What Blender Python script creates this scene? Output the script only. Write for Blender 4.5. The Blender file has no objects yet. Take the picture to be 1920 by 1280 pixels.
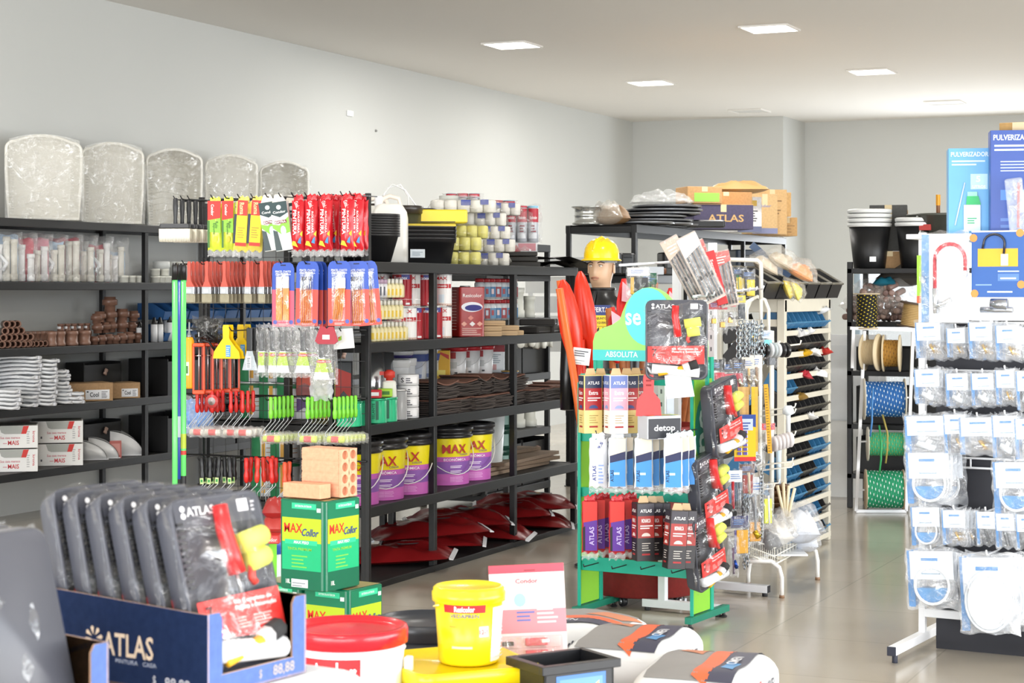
import bpy, math, random
from mathutils import Vector, Matrix, Euler
S = bpy.context.scene
COL = S.collection
random.seed(7)
PI = math.pi
# ---------------------------------------------------------------- camera
F = 3550.0; HZ = 545.0; CH = 1.5
TH = math.radians(24.26); CT = math.cos(TH); ST = math.sin(TH)
cam = bpy.data.cameras.new('camera'); cam.sensor_width = 36; cam.lens = F/1920*36
cam.shift_y = -(640-HZ)/1920; cam.clip_start = .05; cam.clip_end = 200
cam.dof.use_dof = True; cam.dof.focus_distance = 9.6; cam.dof.aperture_fstop = 9.0
co = bpy.data.objects.new('camera', cam); COL.objects.link(co)
co.location = (0, 0, CH); co.rotation_euler = (PI/2, 0, TH); S.camera = co
S.view_settings.view_transform = 'Standard'; S.view_settings.look = 'None'
S.view_settings.gamma = 1; S.view_settings.exposure = 0.22
S.cycles.transparent_max_bounces = 24; S.cycles.max_bounces = 8; S.cycles.diffuse_bounces = 4
S.cycles.use_denoising = True; S.cycles.sample_clamp_indirect = 4; S.cycles.caustics_reflective = False; S.cycles.caustics_refractive = False
# ---------------------------------------------------------------- daylight
w = bpy.data.worlds.new('daylight'); S.world = w; w.use_nodes = True
bg = w.node_tree.nodes['Background']; bg.inputs[0].default_value = (.86, .93, 1, 1); bg.inputs[1].default_value = 1.6
def area(name, loc, rot, sx, sy, e, col=(1, 1, 1)):
    l = bpy.data.lights.new(name, 'AREA'); l.shape = 'RECTANGLE'; l.size = sx; l.size_y = sy; l.energy = e; l.color = col
    o = bpy.data.objects.new(name, l); COL.objects.link(o); o.location = loc; o.rotation_euler = rot; return o
# daylight entering by the open shop front behind the camera and by the side shop windows
area('shopfront_daylight', (-3.0, -7.5, 2.2), (PI/2, 0, 0), 17, 4.6, 1020, (.96, .98, 1))
area('side_window_daylight', (9.5, 5.5, 2.0), (PI/2, 0, PI/2), 15, 4, 800, (.93, .97, 1))
area('front_ceiling_fill', (-1.5, -2.95, .55), (PI/2+.75, 0, 0), 12.5, 1.0, 430, (1, .98, .95))  # added fill lamp, tilted up to brighten the ceiling
area('side_ceiling_fill', (5.9, 6, .55), (PI/2+.75, 0, PI/2), 13, 1.0, 470, (1, .98, .95))  # second added fill, lifting the ceiling from the side
area('back_door_daylight', (-3.9, 22.8, 1.3), (PI/2, 0, PI), 1.6, 2.2, 150, (.9, .95, 1))
# ---------------------------------------------------------------- pixel helpers (store axes: Y along the side wall, X across)
def W(px, py, Z):
    X = (px-960)*Z/F
    return Vector((X*CT-Z*ST, X*ST+Z*CT, CH-(py-HZ)*Z/F))
def zdep(p): return -p[0]*ST+p[1]*CT
def onx(px, py, x0):
    t = (px-960)/F; y = x0*(CT+t*ST)/(t*CT-ST); Z = -x0*ST+y*CT
    return Vector((x0, y, CH-(py-HZ)*Z/F))
def ony(px, py, y0):
    t = (px-960)/F; x = y0*(t*CT-ST)/(CT+t*ST); Z = -x*ST+y0*CT
    return Vector((x, y0, CH-(py-HZ)*Z/F))
def onz(px, py, z0): return W(px, py, (CH-z0)*F/(py-HZ))
def ppm(Z): return F/Z      # pixels per metre
# ---------------------------------------------------------------- materials
_M = {}
def lin(c):
    if isinstance(c, str):
        c = c.lstrip('#'); c = c if len(c) == 6 else ''.join(q*2 for q in c); c = [int(c[i:i+2], 16)/255 for i in (0, 2, 4)]
        c = [x/12.92 if x <= .04045 else ((x+.055)/1.055)**2.4 for x in c]
    return (c[0], c[1], c[2], 1)
def mat(c, r=.5, m=0.0, k='p', s=0.0):
    key = (c, r, m, k, s)
    if key in _M: return _M[key]
    mt = bpy.data.materials.new('%s_%s' % ({'p': 'paint', 'f': 'film', 'g': 'glass', 'e': 'lamp'}.get(k, 'coat'), c.strip('#'))); mt.use_nodes = True
    nt = mt.node_tree; N = nt.nodes; L = nt.links; b = N['Principled BSDF']
    b.inputs['Base Color'].default_value = lin(c); b.inputs['Roughness'].default_value = r; b.inputs['Metallic'].default_value = m
    if k in ('p', 'n', 'w'):
        tc = N.new('ShaderNodeTexCoord'); nz = N.new('ShaderNodeTexNoise'); nz.inputs['Scale'].default_value = {'p': 14, 'n': 60, 'w': 6}[k]; nz.inputs['Detail'].default_value = 3
        L.new(tc.outputs['Object'], nz.inputs['Vector'])
        mr = N.new('ShaderNodeMapRange'); a = {'p': .05, 'n': .25, 'w': .22}[k]
        mr.inputs[3].default_value = 1-a; mr.inputs[4].default_value = 1+a
        if k == 'w':
            mp = N.new('ShaderNodeMapping'); mp.inputs['Scale'].default_value = (1, 9, 9); L.new(tc.outputs['Object'], mp.inputs[0]); L.new(mp.outputs[0], nz.inputs['Vector'])
        L.new(nz.outputs[0], mr.inputs[0]); hs = N.new('ShaderNodeHueSaturation'); hs.inputs['Color'].default_value = lin(c)
        L.new(mr.outputs[0], hs.inputs['Value']); L.new(hs.outputs[0], b.inputs['Base Color'])
    if k in ('f', 'g'):   # clear wrapping film: see-through with crinkled glints
        N.remove(b); out = N['Material Output']
        tr = N.new('ShaderNodeBsdfTransparent'); gl = N.new('ShaderNodeBsdfGlossy'); df = N.new('ShaderNodeBsdfDiffuse')
        gl.inputs['Roughness'].default_value = r; df.inputs[0].default_value = lin(c)
        tc = N.new('ShaderNodeTexCoord'); nz = N.new('ShaderNodeTexNoise'); nz.inputs['Scale'].default_value = s or 25; nz.inputs['Detail'].default_value = 4; nz.inputs['Distortion'].default_value = 1.2
        L.new(tc.outputs['Object'], nz.inputs['Vector']); bp = N.new('ShaderNodeBump'); bp.inputs['Strength'].default_value = .9; bp.inputs['Distance'].default_value = .02
        L.new(nz.outputs[0], bp.inputs['Height']); L.new(bp.outputs[0], gl.inputs['Normal'])
        rp = N.new('ShaderNodeMapRange'); rp.inputs[1].default_value = .45; rp.inputs[2].default_value = .72; rp.inputs[3].default_value = .03; rp.inputs[4].default_value = .28
        L.new(nz.outputs[0], rp.inputs[0]); m1 = N.new('ShaderNodeMixShader'); m1.inputs[0].default_value = m; L.new(tr.outputs[0], m1.inputs[1]); L.new(df.outputs[0], m1.inputs[2])
        m2 = N.new('ShaderNodeMixShader')
        if k == 'f': L.new(rp.outputs[0], m2.inputs[0])
        else: m2.inputs[0].default_value = .08
        L.new(m1.outputs[0], m2.inputs[1]); L.new(gl.outputs[0], m2.inputs[2]); L.new(m2.outputs[0], out.inputs[0])
    if k == 'e': b.inputs['Emission Color'].default_value = lin(c); b.inputs['Emission Strength'].default_value = s
    if k == 't': b.inputs['Transmission Weight'].default_value = .0; b.inputs['Subsurface Weight'].default_value = .0; b.inputs['Alpha'].default_value = s
    _M[key] = mt; return mt
BLK = ('#1b1b1d', .42); WHT = ('#f2f2f0', .45)
def film(dens=.06, c='#ffffff', sc=0): return mat(c, .12, dens, 'f', sc)
# ---------------------------------------------------------------- mesh builder
_TX = {}
def text_geo(s):
    if s in _TX: return _TX[s]
    cu = bpy.data.curves.new('t', 'FONT'); cu.body = s; cu.offset = .018; cu.resolution_u = 2
    o = bpy.data.objects.new('t', cu); COL.objects.link(o)
    me = bpy.data.meshes.new_from_object(o.evaluated_get(bpy.context.evaluated_depsgraph_get()))
    v = [tuple(x.co[:2]) for x in me.vertices]; f = [tuple(p.vertices) for p in me.polygons]
    bpy.data.objects.remove(o); bpy.data.curves.remove(cu); bpy.data.meshes.remove(me)
    x0 = min(a[0] for a in v); x1 = max(a[0] for a in v); y0 = min(a[1] for a in v); y1 = max(a[1] for a in v)
    v = [((a[0]-(x0+x1)/2)/(x1-x0), (a[1]-(y0+y1)/2)/(y1-y0)) for a in v]
    _TX[s] = (v, f); return _TX[s]
def circ(n, r, cx=0, cy=0, a0=0, ry=None):
    return [(cx+r*math.cos(a0+2*PI*i/n), cy+(ry or r)*math.sin(a0+2*PI*i/n)) for i in range(n)]
def rrect(w, d, r, n=3, cx=0, cy=0):
    r = min(r, w/2-1e-4, d/2-1e-4); o = []
    for k, (sx, sy) in enumerate(((1, 1), (-1, 1), (-1, -1), (1, -1))):
        for i in range(n+1):
            a = PI/2*(k+i/n); o.append((cx+sx*(w/2-r)+r*math.cos(a), cy+sy*(d/2-r)+r*math.sin(a)))
    return o
class MB:
    def __init__(s, M=None): s.v = []; s.f = []; s.mi = []; s.sm = []; s.ms = []; s.M = M or Matrix()
    def m(s, c):
        if not isinstance(c, bpy.types.Material): c = mat(*c) if isinstance(c, tuple) else mat(c)
        if c not in s.ms: s.ms.append(c)
        return s.ms.index(c)
    def add(s, v, f, c, sm=False):
        b = len(s.v); s.v += [tuple(s.M @ Vector(p)) for p in v]; k = s.m(c)
        for q in f: s.f.append(tuple(b+i for i in q)); s.mi.append(k); s.sm.append(sm)
        return s
    def box(s, x0, x1, y0, y1, z0, z1, c):
        v = [(x, y, z) for x in (x0, x1) for y in (y0, y1) for z in (z0, z1)]
        return s.add(v, [(0, 1, 3, 2), (4, 6, 7, 5), (0, 4, 5, 1), (2, 3, 7, 6), (0, 2, 6, 4), (1, 5, 7, 3)], c)
    def cb(s, cx, cy, cz, w, d, h, c): return s.box(cx-w/2, cx+w/2, cy-d/2, cy+d/2, cz-h/2, cz+h/2, c)
    def loft(s, rings, c, sm=True, cap0=True, cap1=True, loop=True):
        n = len(rings[0]); v = [p for r in rings for p in r]; f = []
        for i in range(len(rings)-1):
            for j in range(n if loop else n-1):
                a, b = i*n+j, i*n+(j+1) % n; f.append((a, b, b+n, a+n))
        if cap0: f.append(tuple(range(n))[::-1])
        if cap1: f.append(tuple((len(rings)-1)*n+j for j in range(n)))
        return s.add(v, f, c, sm)
    def rb(s, cx, cy, z0, z1, w, d, c, r=.01, e=None, w1=None, d1=None):
        "rounded box standing in z, soft top and bottom edges"
        w1 = w1 or w; d1 = d1 or d; e = min(r*.5, (z1-z0)*.3) if e is None else e; R = []
        for z, W_, D_, k in ((z0, w, d, e), (z0+e, w, d, 0), (z1-e, w1, d1, 0), (z1, w1, d1, e)):
            R.append([(x, y, z) for x, y in rrect(W_-2*k, D_-2*k, r, 3, cx, cy)])
        return s.loft(R, c, False)
    def cyl(s, x, y, z0, z1, r, c, n=16, r1=None, cap=True):
        r1 = r if r1 is None else r1
        return s.loft([[(a, b, z0) for a, b in circ(n, r, x, y)], [(a, b, z1) for a, b in circ(n, r1, x, y)]], c, n > 8, cap, cap)
    def lathe(s, pr, c, x=0, y=0, n=20, cap0=True, cap1=True):
        return s.loft([[(a, b, z) for a, b in circ(n, max(r, 1e-4), x, y)] for r, z in pr], c, True, cap0, cap1)
    def tube(s, pts, r, c, n=6, r2=None, closed=False):
        P = [Vector(p) for p in pts]; R = []
        up = None
        for i, p in enumerate(P):
            a = P[i-1] if (i or closed) else P[0]; b = P[(i+1) % len(P)] if (i < len(P)-1 or closed) else P[-1]
            t = (b-a).normalized()
            if up is None: up = t.orthogonal().normalized()
            u = (up-t*up.dot(t)); u = u.normalized() if u.length > 1e-5 else t.orthogonal().normalized(); up = u; w_ = t.cross(u)
            rr = r if r2 is None else r+(r2-r)*i/(len(P)-1)
            R.append([tuple(p+u*rr*math.cos(2*PI*j/n)+w_*rr*math.sin(2*PI*j/n)) for j in range(n)])
        if closed: R.append(R[0])
        return s.loft(R, c, True, not closed, not closed)
    def bar(s, a, b, w, c, h=None):
        "square bar between two points"
        a, b = Vector(a), Vector(b); t = (b-a).normalized(); u = Vector((0, 0, 1)).cross(t); u = u.normalized() if u.length > 1e-4 else Vector((1, 0, 0)); q = t.cross(u); h = h or w
        R = [[tuple(p+u*i*w/2+q*j*h/2) for i, j in ((-1, -1), (1, -1), (1, 1), (-1, 1))] for p in (a, b)]
        return s.loft(R, c, False)
    def prism(s, pts, y0, y1, c, sm=False):
        "outline in x,z pushed from y0 (front) to y1"
        return s.loft([[(x, y0, z) for x, z in pts], [(x, y1, z) for x, z in pts]], c, sm)
    def fq(s, x0, x1, z0, z1, y, c): return s.add([(x0, y, z0), (x1, y, z0), (x1, y, z1), (x0, y, z1)], [(0, 1, 2, 3)], c)
    def fp(s, pts, y, c): return s.add([(x, y, z) for x, z in pts], [tuple(range(len(pts)))], c)
    def sq(s, y0, y1, z0, z1, x, c): return s.add([(x, y0, z0), (x, y1, z0), (x, y1, z1), (x, y0, z1)], [(0, 1, 2, 3)], c)
    def tq(s, x0, x1, y0, y1, z, c): return s.add([(x0, y0, z), (x1, y0, z), (x1, y1, z), (x0, y1, z)], [(0, 1, 2, 3)], c)
    def band(s, r, z0, z1, c, a0=-180, a1=180, n=18, r1=None):
        "curved label on a round body; angle 0 faces -y"
        r1 = r1 or r; v = []; f = []
        for i in range(n+1):
            a = math.radians(a0+(a1-a0)*i/n); v += [(r*math.sin(a), -r*math.cos(a), z0), (r1*math.sin(a), -r1*math.cos(a), z1)]
        for i in range(n): f.append((2*i, 2*i+2, 2*i+3, 2*i+1))
        return s.add(v, f, c, True)
    def text(s, t, cx, cz, w, h, y, c, rot=0, wrap=None, face='f', slant=0):
        v, f = text_geo(t); o = []
        ca, sa = math.cos(math.radians(rot)), math.sin(math.radians(rot))
        for a, b in v:
            a, b = a*w+b*h*slant, b*h; x = cx+a*ca-b*sa; z = cz+a*sa+b*ca
            if wrap: o.append((wrap*math.sin(x/wrap), -wrap*math.cos(x/wrap), z))
            elif face == 'f': o.append((x, y, z))
            elif face == 'r': o.append((y, x, z))      # +x face, text runs along +y
            else: o.append((x, z, y))                  # top face
        return s.add(o, f, c)
    def lines(s, x0, x1, z0, z1, n, y, c, fill=.45, seed=1, wrap=None):
        "unreadable small print as thin bars"
        rn = random.Random(seed); h = (z1-z0)/n
        for i in range(n):
            a = x1-(x1-x0)*rn.uniform(0, .35); z = z1-(i+1)*h
            if wrap: s.band(wrap, z, z+h*fill, c, math.degrees(x0/wrap), math.degrees(a/wrap), 4)
            else: s.fq(x0, a, z, z+h*fill, y, c)
        return s
    def pillow(s, w, d, h, c, p=2.6, n=14, nz=.0, seed=1, flat=.35, ex=.8):
        "stuffed bag lying in xy, bottom at z=0"
        rn = random.Random(seed); ph = [rn.uniform(0, 6.3) for _ in range(6)]
        for side in (1, -1):
            v = []; f = []
            for i in range(n+1):
                for j in range(n+1):
                    u, q = 2*i/n-1, 2*j/n-1; e = max(0, (1-abs(u)**p)*(1-abs(q)**p))**ex*.5
                    b = nz*(math.sin(5*u+ph[0])*math.cos(4*q+ph[1])+.6*math.sin(9*q+ph[2]+3*u)+.4*math.sin(13*u+ph[3]+5*q))*min(1, e*3)
                    e2 = e*h*(1 if side > 0 else flat*2)
                    k = 1-.03*abs(math.sin(7*q+ph[4]))*(abs(u) > .9)
                    v.append((u*w/2*k, q*d/2, h*flat+side*e2*(1 if side < 0 else (1-flat)*2)+(b if side > 0 else 0)))
            for i in range(n):
                for j in range(n):
                    a = i*(n+1)+j; q4 = (a, a+n+1, a+n+2, a+1); f.append(q4 if side > 0 else q4[::-1])
            s.add(v, f, c, True)
        return s
    def bagz(s, w, h, t, c, n=10, nz=.004, seed=1, z0=0, cx=0, cy=0, sk=0):
        "soft upright pouch in x,z, thickness t, front at -y"
        rn = random.Random(seed); ph = [rn.uniform(0, 6.3) for _ in range(6)]
        for side in (-1, 1):
            v = []; f = []
            for i in range(n+1):
                for j in range(n+1):
                    u, q = 2*i/n-1, 2*j/n-1; e = (max(0, (1-abs(u)**2.5))*max(0, (1-abs(q)**3)))**.6*.5
                    b = nz*(math.sin(8*u+ph[0]+4*q)+.7*math.sin(11*q+ph[1]-6*u)+.6*math.sin(19*u+ph[2]))
                    ed = 1+.03*math.sin(9*q+ph[3])
                    v.append((cx+u*w/2*ed+sk*q, cy+side*e*t+b, z0+(q+1)*h/2+.006*math.sin(7*u+ph[5])))
            for i in range(n):
                for j in range(n):
                    a = i*(n+1)+j; q4 = (a, a+n+1, a+n+2, a+1); f.append(q4 if side < 0 else q4[::-1])
            s.add(v, f, c, True)
        return s
    def build(s, name, parent=None, bev=0):
        me = bpy.data.meshes.new(name); me.from_pydata(s.v, [], s.f)
        for c in s.ms: me.materials.append(c)
        me.polygons.foreach_set('material_index', s.mi); me.polygons.foreach_set('use_smooth', s.sm); me.update()
        o = bpy.data.objects.new(name, me); COL.objects.link(o)
        if parent: o.parent = parent
        if bev:
            b = o.modifiers.new('edge', 'BEVEL'); b.width = bev; b.segments = 2; b.limit_method = 'ANGLE'
        return o
def tag(o, label, cat, group=None, kind=None):
    if label: o['label'] = label
    if cat: o['category'] = cat
    if group: o['group'] = group
    if kind: o['kind'] = kind
    return o
def place(o, loc, rz=0, rot=None):
    o.location = loc; o.rotation_euler = rot if rot else (0, 0, rz); return o
def root(name): o = bpy.data.objects.new(name, None); o.empty_display_size = .05; COL.objects.link(o); return o
def struct(mb, name, bev=0): o = mb.build(name, None, bev); o['kind'] = 'structure'; return o
def dup(r):
    n = r.copy(); COL.objects.link(n)
    for ch in r.children:
        c = ch.copy(); COL.objects.link(c); c.parent = n
        for g in ch.children:
            d = g.copy(); COL.objects.link(d); d.parent = c
    return n
_P = {}
def inst(key, fn, loc, label, cat, group=None, rz=0, rot=None, sc=None):
    "first use builds the thing, later uses copy it with all its parts"
    if key in _P: o = dup(_P[key])
    else: o = fn(); _P[key] = o
    place(o, loc, rz, rot)
    o.scale = (sc if isinstance(sc, tuple) else (sc,)*3) if sc else (1, 1, 1)
    for k in ('group',):
        if k in o: del o[k]
    return tag(o, label, cat, group)
ORD = ['first', 'second', 'third', 'fourth', 'fifth', 'sixth', 'seventh', 'eighth', 'ninth', 'tenth', 'eleventh', 'twelfth', 'thirteenth', 'fourteenth', 'fifteenth', 'sixteenth', 'seventeenth', 'eighteenth', 'nineteenth', 'twentieth', 'twenty-first', 'twenty-second', 'twenty-third', 'twenty-fourth', 'twenty-fifth', 'twenty-sixth', 'twenty-seventh', 'twenty-eighth', 'twenty-ninth', 'thirtieth']
YAW = TH          # rotation that turns a thing's front (-y) square to the camera
AIS = PI/2        # front towards the aisle (+x)
# ---------------------------------------------------------------- room
XL = -8.27; YB = 21.99; YB2 = 22.95; XS = -6.35; CZ = 3.59; XR = 6.0; Y0 = -3.0
def surf(name, c1, c2, scale, rough, bump=0, rr=0):
    mt = bpy.data.materials.new(name); mt.use_nodes = True; nt = mt.node_tree; N = nt.nodes; L = nt.links; b = N['Principled BSDF']
    tc = N.new('ShaderNodeTexCoord'); nz = N.new('ShaderNodeTexNoise'); nz.inputs['Scale'].default_value = scale; nz.inputs['Detail'].default_value = 6
    L.new(tc.outputs['Object'], nz.inputs['Vector']); r = N.new('ShaderNodeMix'); r.data_type = 'RGBA'
    r.inputs[6].default_value = lin(c1); r.inputs[7].default_value = lin(c2); L.new(nz.outputs[0], r.inputs[0]); L.new(r.outputs[2], b.inputs['Base Color'])
    b.inputs['Roughness'].default_value = rough
    if rr:
        m = N.new('ShaderNodeMapRange'); m.inputs[3].default_value = rough-rr; m.inputs[4].default_value = rough+rr; L.new(nz.outputs[0], m.inputs[0]); L.new(m.outputs[0], b.inputs['Roughness'])
    if bump:
        n2 = N.new('ShaderNodeTexNoise'); n2.inputs['Scale'].default_value = 90; L.new(tc.outputs['Object'], n2.inputs['Vector']); bp = N.new('ShaderNodeBump'); bp.inputs['Strength'].default_value = bump; bp.inputs['Distance'].default_value = .01
        L.new(n2.outputs[0], bp.inputs['Height']); L.new(bp.outputs[0], b.inputs['Normal'])
    return mt
MW = surf('plaster_wall', '#c2c4c1', '#c9cac8', .6, .85, .05)
MC = surf('ceiling_paint', '#dedbd6', '#e4e1dc', .4, .9, .03)
def floor_mat():
    mt = surf('polished_tile_floor', '#aaa294', '#bdb5a8', 1.3, .17, 0, .06); nt = mt.node_tree; N = nt.nodes; L = nt.links; b = N['Principled BSDF']
    br = N.new('ShaderNodeTexBrick'); br.offset = 0; tc = N.new('ShaderNodeTexCoord'); L.new(tc.outputs['Object'], br.inputs['Vector'])
    br.inputs['Scale'].default_value = 1; br.inputs['Brick Width'].default_value = .8; br.inputs['Row Height'].default_value = .8; br.inputs['Mortar Size'].default_value = .004
    br.inputs['Color1'].default_value = (1, 1, 1, 1); br.inputs['Color2'].default_value = (.95, .95, .95, 1); br.inputs['Mortar'].default_value = (.8, .8, .8, 1)
    mx = N.new('ShaderNodeMix'); mx.data_type = 'RGBA'; mx.blend_type = 'MULTIPLY'; mx.inputs[0].default_value = 1
    src = b.inputs['Base Color'].links[0].from_socket; L.new(src, mx.inputs[6]); L.new(br.outputs[0], mx.inputs[7]); L.new(mx.outputs[2], b.inputs['Base Color'])
    return mt
struct(MB().box(XL-.2, XR+.2, Y0, YB2+.2, -.12, 0, floor_mat()), 'floor')
struct(MB().box(XL-.2, XR+.2, Y0, YB2+.2, CZ, CZ+.12, MC), 'ceiling')
struct(MB().box(XL-.2, XL, Y0, YB2+.2, 0, CZ, MW), 'wall_left')
struct(MB().box(XL, XS, YB, YB2+.2, 0, CZ, MW), 'wall_back')
DX0 = ony(1600, 600, YB2).x; DX1 = DX0+1.9
struct(MB().box(XS, DX0, YB2, YB2+.2, 0, CZ, MW).box(DX0, DX1, YB2, YB2+.2, 2.15, CZ, MW).box(DX1, XR+.2, YB2, YB2+.2, 0, CZ, MW), 'wall_back_recess')
struct(MB().box(XR, XR+.2, 13, YB2+.2, 0, CZ, MW).box(XR, XR+.2, Y0, -1.5, 0, CZ, MW), 'wall_right')
struct(MB().box(XL, XR, Y0-.1, Y0, 3.45, CZ, MW), 'wall_front_lintel')
struct(MB().box(-60, 60, -60, 80, -.3, -.13, ('#b4b2ac', .9, 0, 'n')), 'ground_outside')
# glass back door with dark metal frame
d = MB(); fr = ('#8fa0ad', .4)
for a, b in ((DX0, DX0+.06), (DX1-.06, DX1), ((DX0+DX1)/2-.04, (DX0+DX1)/2+.04)): d.box(a, b, YB2+.04, YB2+.1, 0, 2.15, fr)
d.box(DX0+.06, DX1-.06, YB2+.04, YB2+.1, 2.08, 2.15, fr).box(DX0+.06, DX1-.06, YB2+.04, YB2+.1, 0, .08, fr)
do = struct(d, 'door_1')
MB().box(DX0+.06, DX1-.06, YB2+.065, YB2+.075, .08, 2.08, mat('#ffffff', .02, 0, 'g')).build('glass_pane', do)
# small screws left in the side wall
o = onx(655, 218, XL); tag(place(MB().rb(0, 0, 0, .05, .012, .11, WHT, .004).build('cable_clip'), (XL+.008, o.y, o.z)), 'small white cable clip alone high on the bare side wall', 'clip')
o = onx(704, 245, XL); tag(place(MB().lathe([(.012, 0), (.012, .01), (.004, .02)], ('#8a8a88', .4), n=10).build('wall_screw'), (XL, o.y, o.z), rot=(0, PI/2, 0)), 'tiny grey screw sticking out of the side wall under the clip', 'screw')
# ---------------------------------------------------------------- ceiling lamps
def panel(on):
    def f():
        r = root('ceiling_light')
        fr = MB(); a = .20
        for x0, x1, y0, y1 in ((-a, a, -a, -a+.018), (-a, a, a-.018, a), (-a, -a+.018, -a+.018, a-.018), (a-.018, a, -a+.018, a-.018)): fr.box(x0, x1, y0, y1, -.014, 0, ('#e6e3de', .5))
        fr.build('frame', r)
        MB().box(-a+.018, a-.018, -a+.018, a-.018, -.008, -.001, mat('#fffdf6', .5, 0, 'e', 14) if on else mat('#d3d2ce', .6)).build('diffuser', r)
        return r
    return f
lamps = [(960, 83, 1), (1443, 52, 1), (1220, 154, 1), (1635, 133, 1), (1405, 207, 0), (1772, 191, 0)]
wh = ['nearest the camera over the aisle side', 'nearest the camera above the bin racks', 'second row, above the aisle shelves', 'second row, above the rope reels', 'unlit, deepest row near the wall corner', 'unlit, deepest row above the sprayer boxes']
wh = ['above the long aisle shelf, first row of lamps', 'above the white wire stand, first row of lamps', 'second row, in line above the boxes on the tall black rack', 'second row, above the stacked black buckets', 'faint unlit square in the last row by the wall corner', 'faint unlit square in the last row above the recessed wall']
for (px, py, on), wl in zip(lamps, wh):
    p = onz(px, py, CZ)
    inst(('lamp', on), panel(on), (p.x, p.y, CZ-.001), ('bright' if on else 'switched off') + ' square ceiling panel, ' + wl, 'ceiling light', 'square panels in the ceiling')
    if on: area('lamp_light', (p.x, p.y, CZ-.03), (0, 0, 0), .34, .34, 48, (1, .97, .92))
for x, y in ((-5.6, 7), (-2, 8.5), (3, 10), (-5.6, 1), (-2, 2), (3, 3), (3, 17), (-2.5, 18), (.5, 20.5)): area('lamp_light', (x, y, CZ-.03), (0, 0, 0), .34, .34, 34, (1, .97, .92))
# ================================================================ RACKS
BK = ('#121214', .42, .0)
def rack(label, x0, x1, posts, levels, top, group=None, name='shelving_rack', th=.05, pw=.035, backposts=None, shelf=BK, zb=0, gap=0):
    "metal rack along y: front x1 faces the aisle"
    r = root(name); r.location = (x1, posts[0], 0); tag(r, label, 'shelf rack', group); T = Matrix.Translation((-x1, -posts[0], 0))
    for xx, ps in ((x1, posts), (x0, backposts or posts)):
        for y in ps:
            m = MB(T); s = 1 if xx == x1 else -1
            m.box(xx-(pw if s > 0 else 0), xx+(0 if s > 0 else pw), y-pw/2, y+pw/2, zb, top, BK).box(xx-.03 if s > 0 else xx-.01, xx+.01 if s > 0 else xx+.03, y-.03, y+.03, zb, zb+.006, BK); m.build('post', r, .003)
    for z in levels:
        m = MB(T); y0, y1 = posts[0]-.01, posts[-1]+.01
        m.box(x0+.012, x1-.012, y0, y1, z-.012, z, ('#2a2a2b', .5, .1))
        m.box(x1-.010, x1+.006, y0, y1, z-th, z+.003, BK).box(x0-.006, x0+.010, y0, y1, z-th, z+.003, BK)
        for y in (y0, y1-.01): m.box(x0+.01, x1-.01, y, y+.01, z-th, z+.003, BK)
        m.build('shelf', r, .003)
    return r
LA = [.335, .745, 1.13, 1.555, 1.96]
xA, xAb = -7.85, -8.25
rack('long black metal rack against the side wall, white hampers on its top', xAb, xA, [7.6, 11.14, 12.42, 13.7, 14.98], LA, 1.96, None)
LB = [.03, .415, .826, 1.239, 1.644]
xB, xBb = -4.54, -5.04
rb_ = rack('open black rack along the aisle holding paint buckets and red sacks', xBb, xB, [8.33, 9.08, 10.13, 11.06], LB, 1.644, None, backposts=[9.49, 11.06])
m = MB().box(-.035, 0, -.017, .017, 1.644, 1.975, BK); m.build('post', rb_, .003)
LB2 = [.03, .415, .826, 1.239]
rack('shallow black rack behind the wire end, holding white and green paint cans', -5.60, -5.06, [8.45, 9.49], LB2, 1.96, None)
# tall black rack with cartons on top
rD = rack('tall black rack with cardboard boxes and wrapped discs on top', -5.60, -5.03, [13.45, 14.9, 16.2, 17.5], [.05, .6, 1.15, 1.62, 2.0], 2.0, None, th=.06)
# rack E behind the aisle rack with white pipes
pE = onx(1030, 460, -5.5)
rack('black rack holding white pipe fittings behind the aisle rack', -6.0, -5.5, [pE.y-1.1, pE.y], [.1, .5, .9, 1.3, 1.62, pE.z], pE.z, None)
# white slatted wall board behind
sl = MB()
for i in range(5): sl.box(0, .8, 0, .02, 1.0+i*.16, 1.0+i*.16+.135, ('#eceeec', .5))
sl.box(.02, .06, .02, .04, 0, 1.8, WHT).box(.74, .78, .02, .04, 0, 1.8, WHT)
a = W(985, 560, 15.6); tag(place(sl.build('slatted_display'), (a.x, a.y, 0), .25), 'white slatted display board behind the rack of white pipe fittings', 'display board')
# rack C with black buckets on top, at the far end
pC0 = ony(1588, 900, 12.9); pC1x = pC0.x+1.5
rC = root('shelving_rack'); tag(rC, 'black rack by the back door with stacked black buckets on top', 'shelf rack'); rC.location = (pC0.x, 12.9, 0)
for x in (0, 1.5):
    for y in (0, .45): MB().box(x, x+.035, y, y+.035, 0, 1.70, BK).build('post', rC, .003)
LC = [.20+.05, .55, .95, 1.32, 1.66]
LC = [CH-(p-HZ)*13.06/F for p in (888, 795, 695, 603, 503)]
for z in LC: MB().box(0, 1.535, .0, .485, z-.035, z, BK).build('shelf', rC, .003)
# white low partition behind rack C and leaning white board
struct(MB().box(pC0.x-.62, pC0.x+1.7, 13.55, 13.62, 0, .55, ('#e9eae8', .35)), 'trim_1')
tag(place(MB().box(0, .5, 0, .03, 0, 1.18, ('#f4f6f7', .35)).box(0, .5, -.006, 0, .0, .02, ('#9a9a98', .4)).box(.05, .45, -.004, 0, .08, 1.1, ('#eef1f3', .3)).build('white_slab', None, .002), (pC0.x-.42, 13.70, 0), 0, (-.03, 0, 0)), 'white flat panel standing upright between the bin rack and the rope reels', 'panel')
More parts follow.
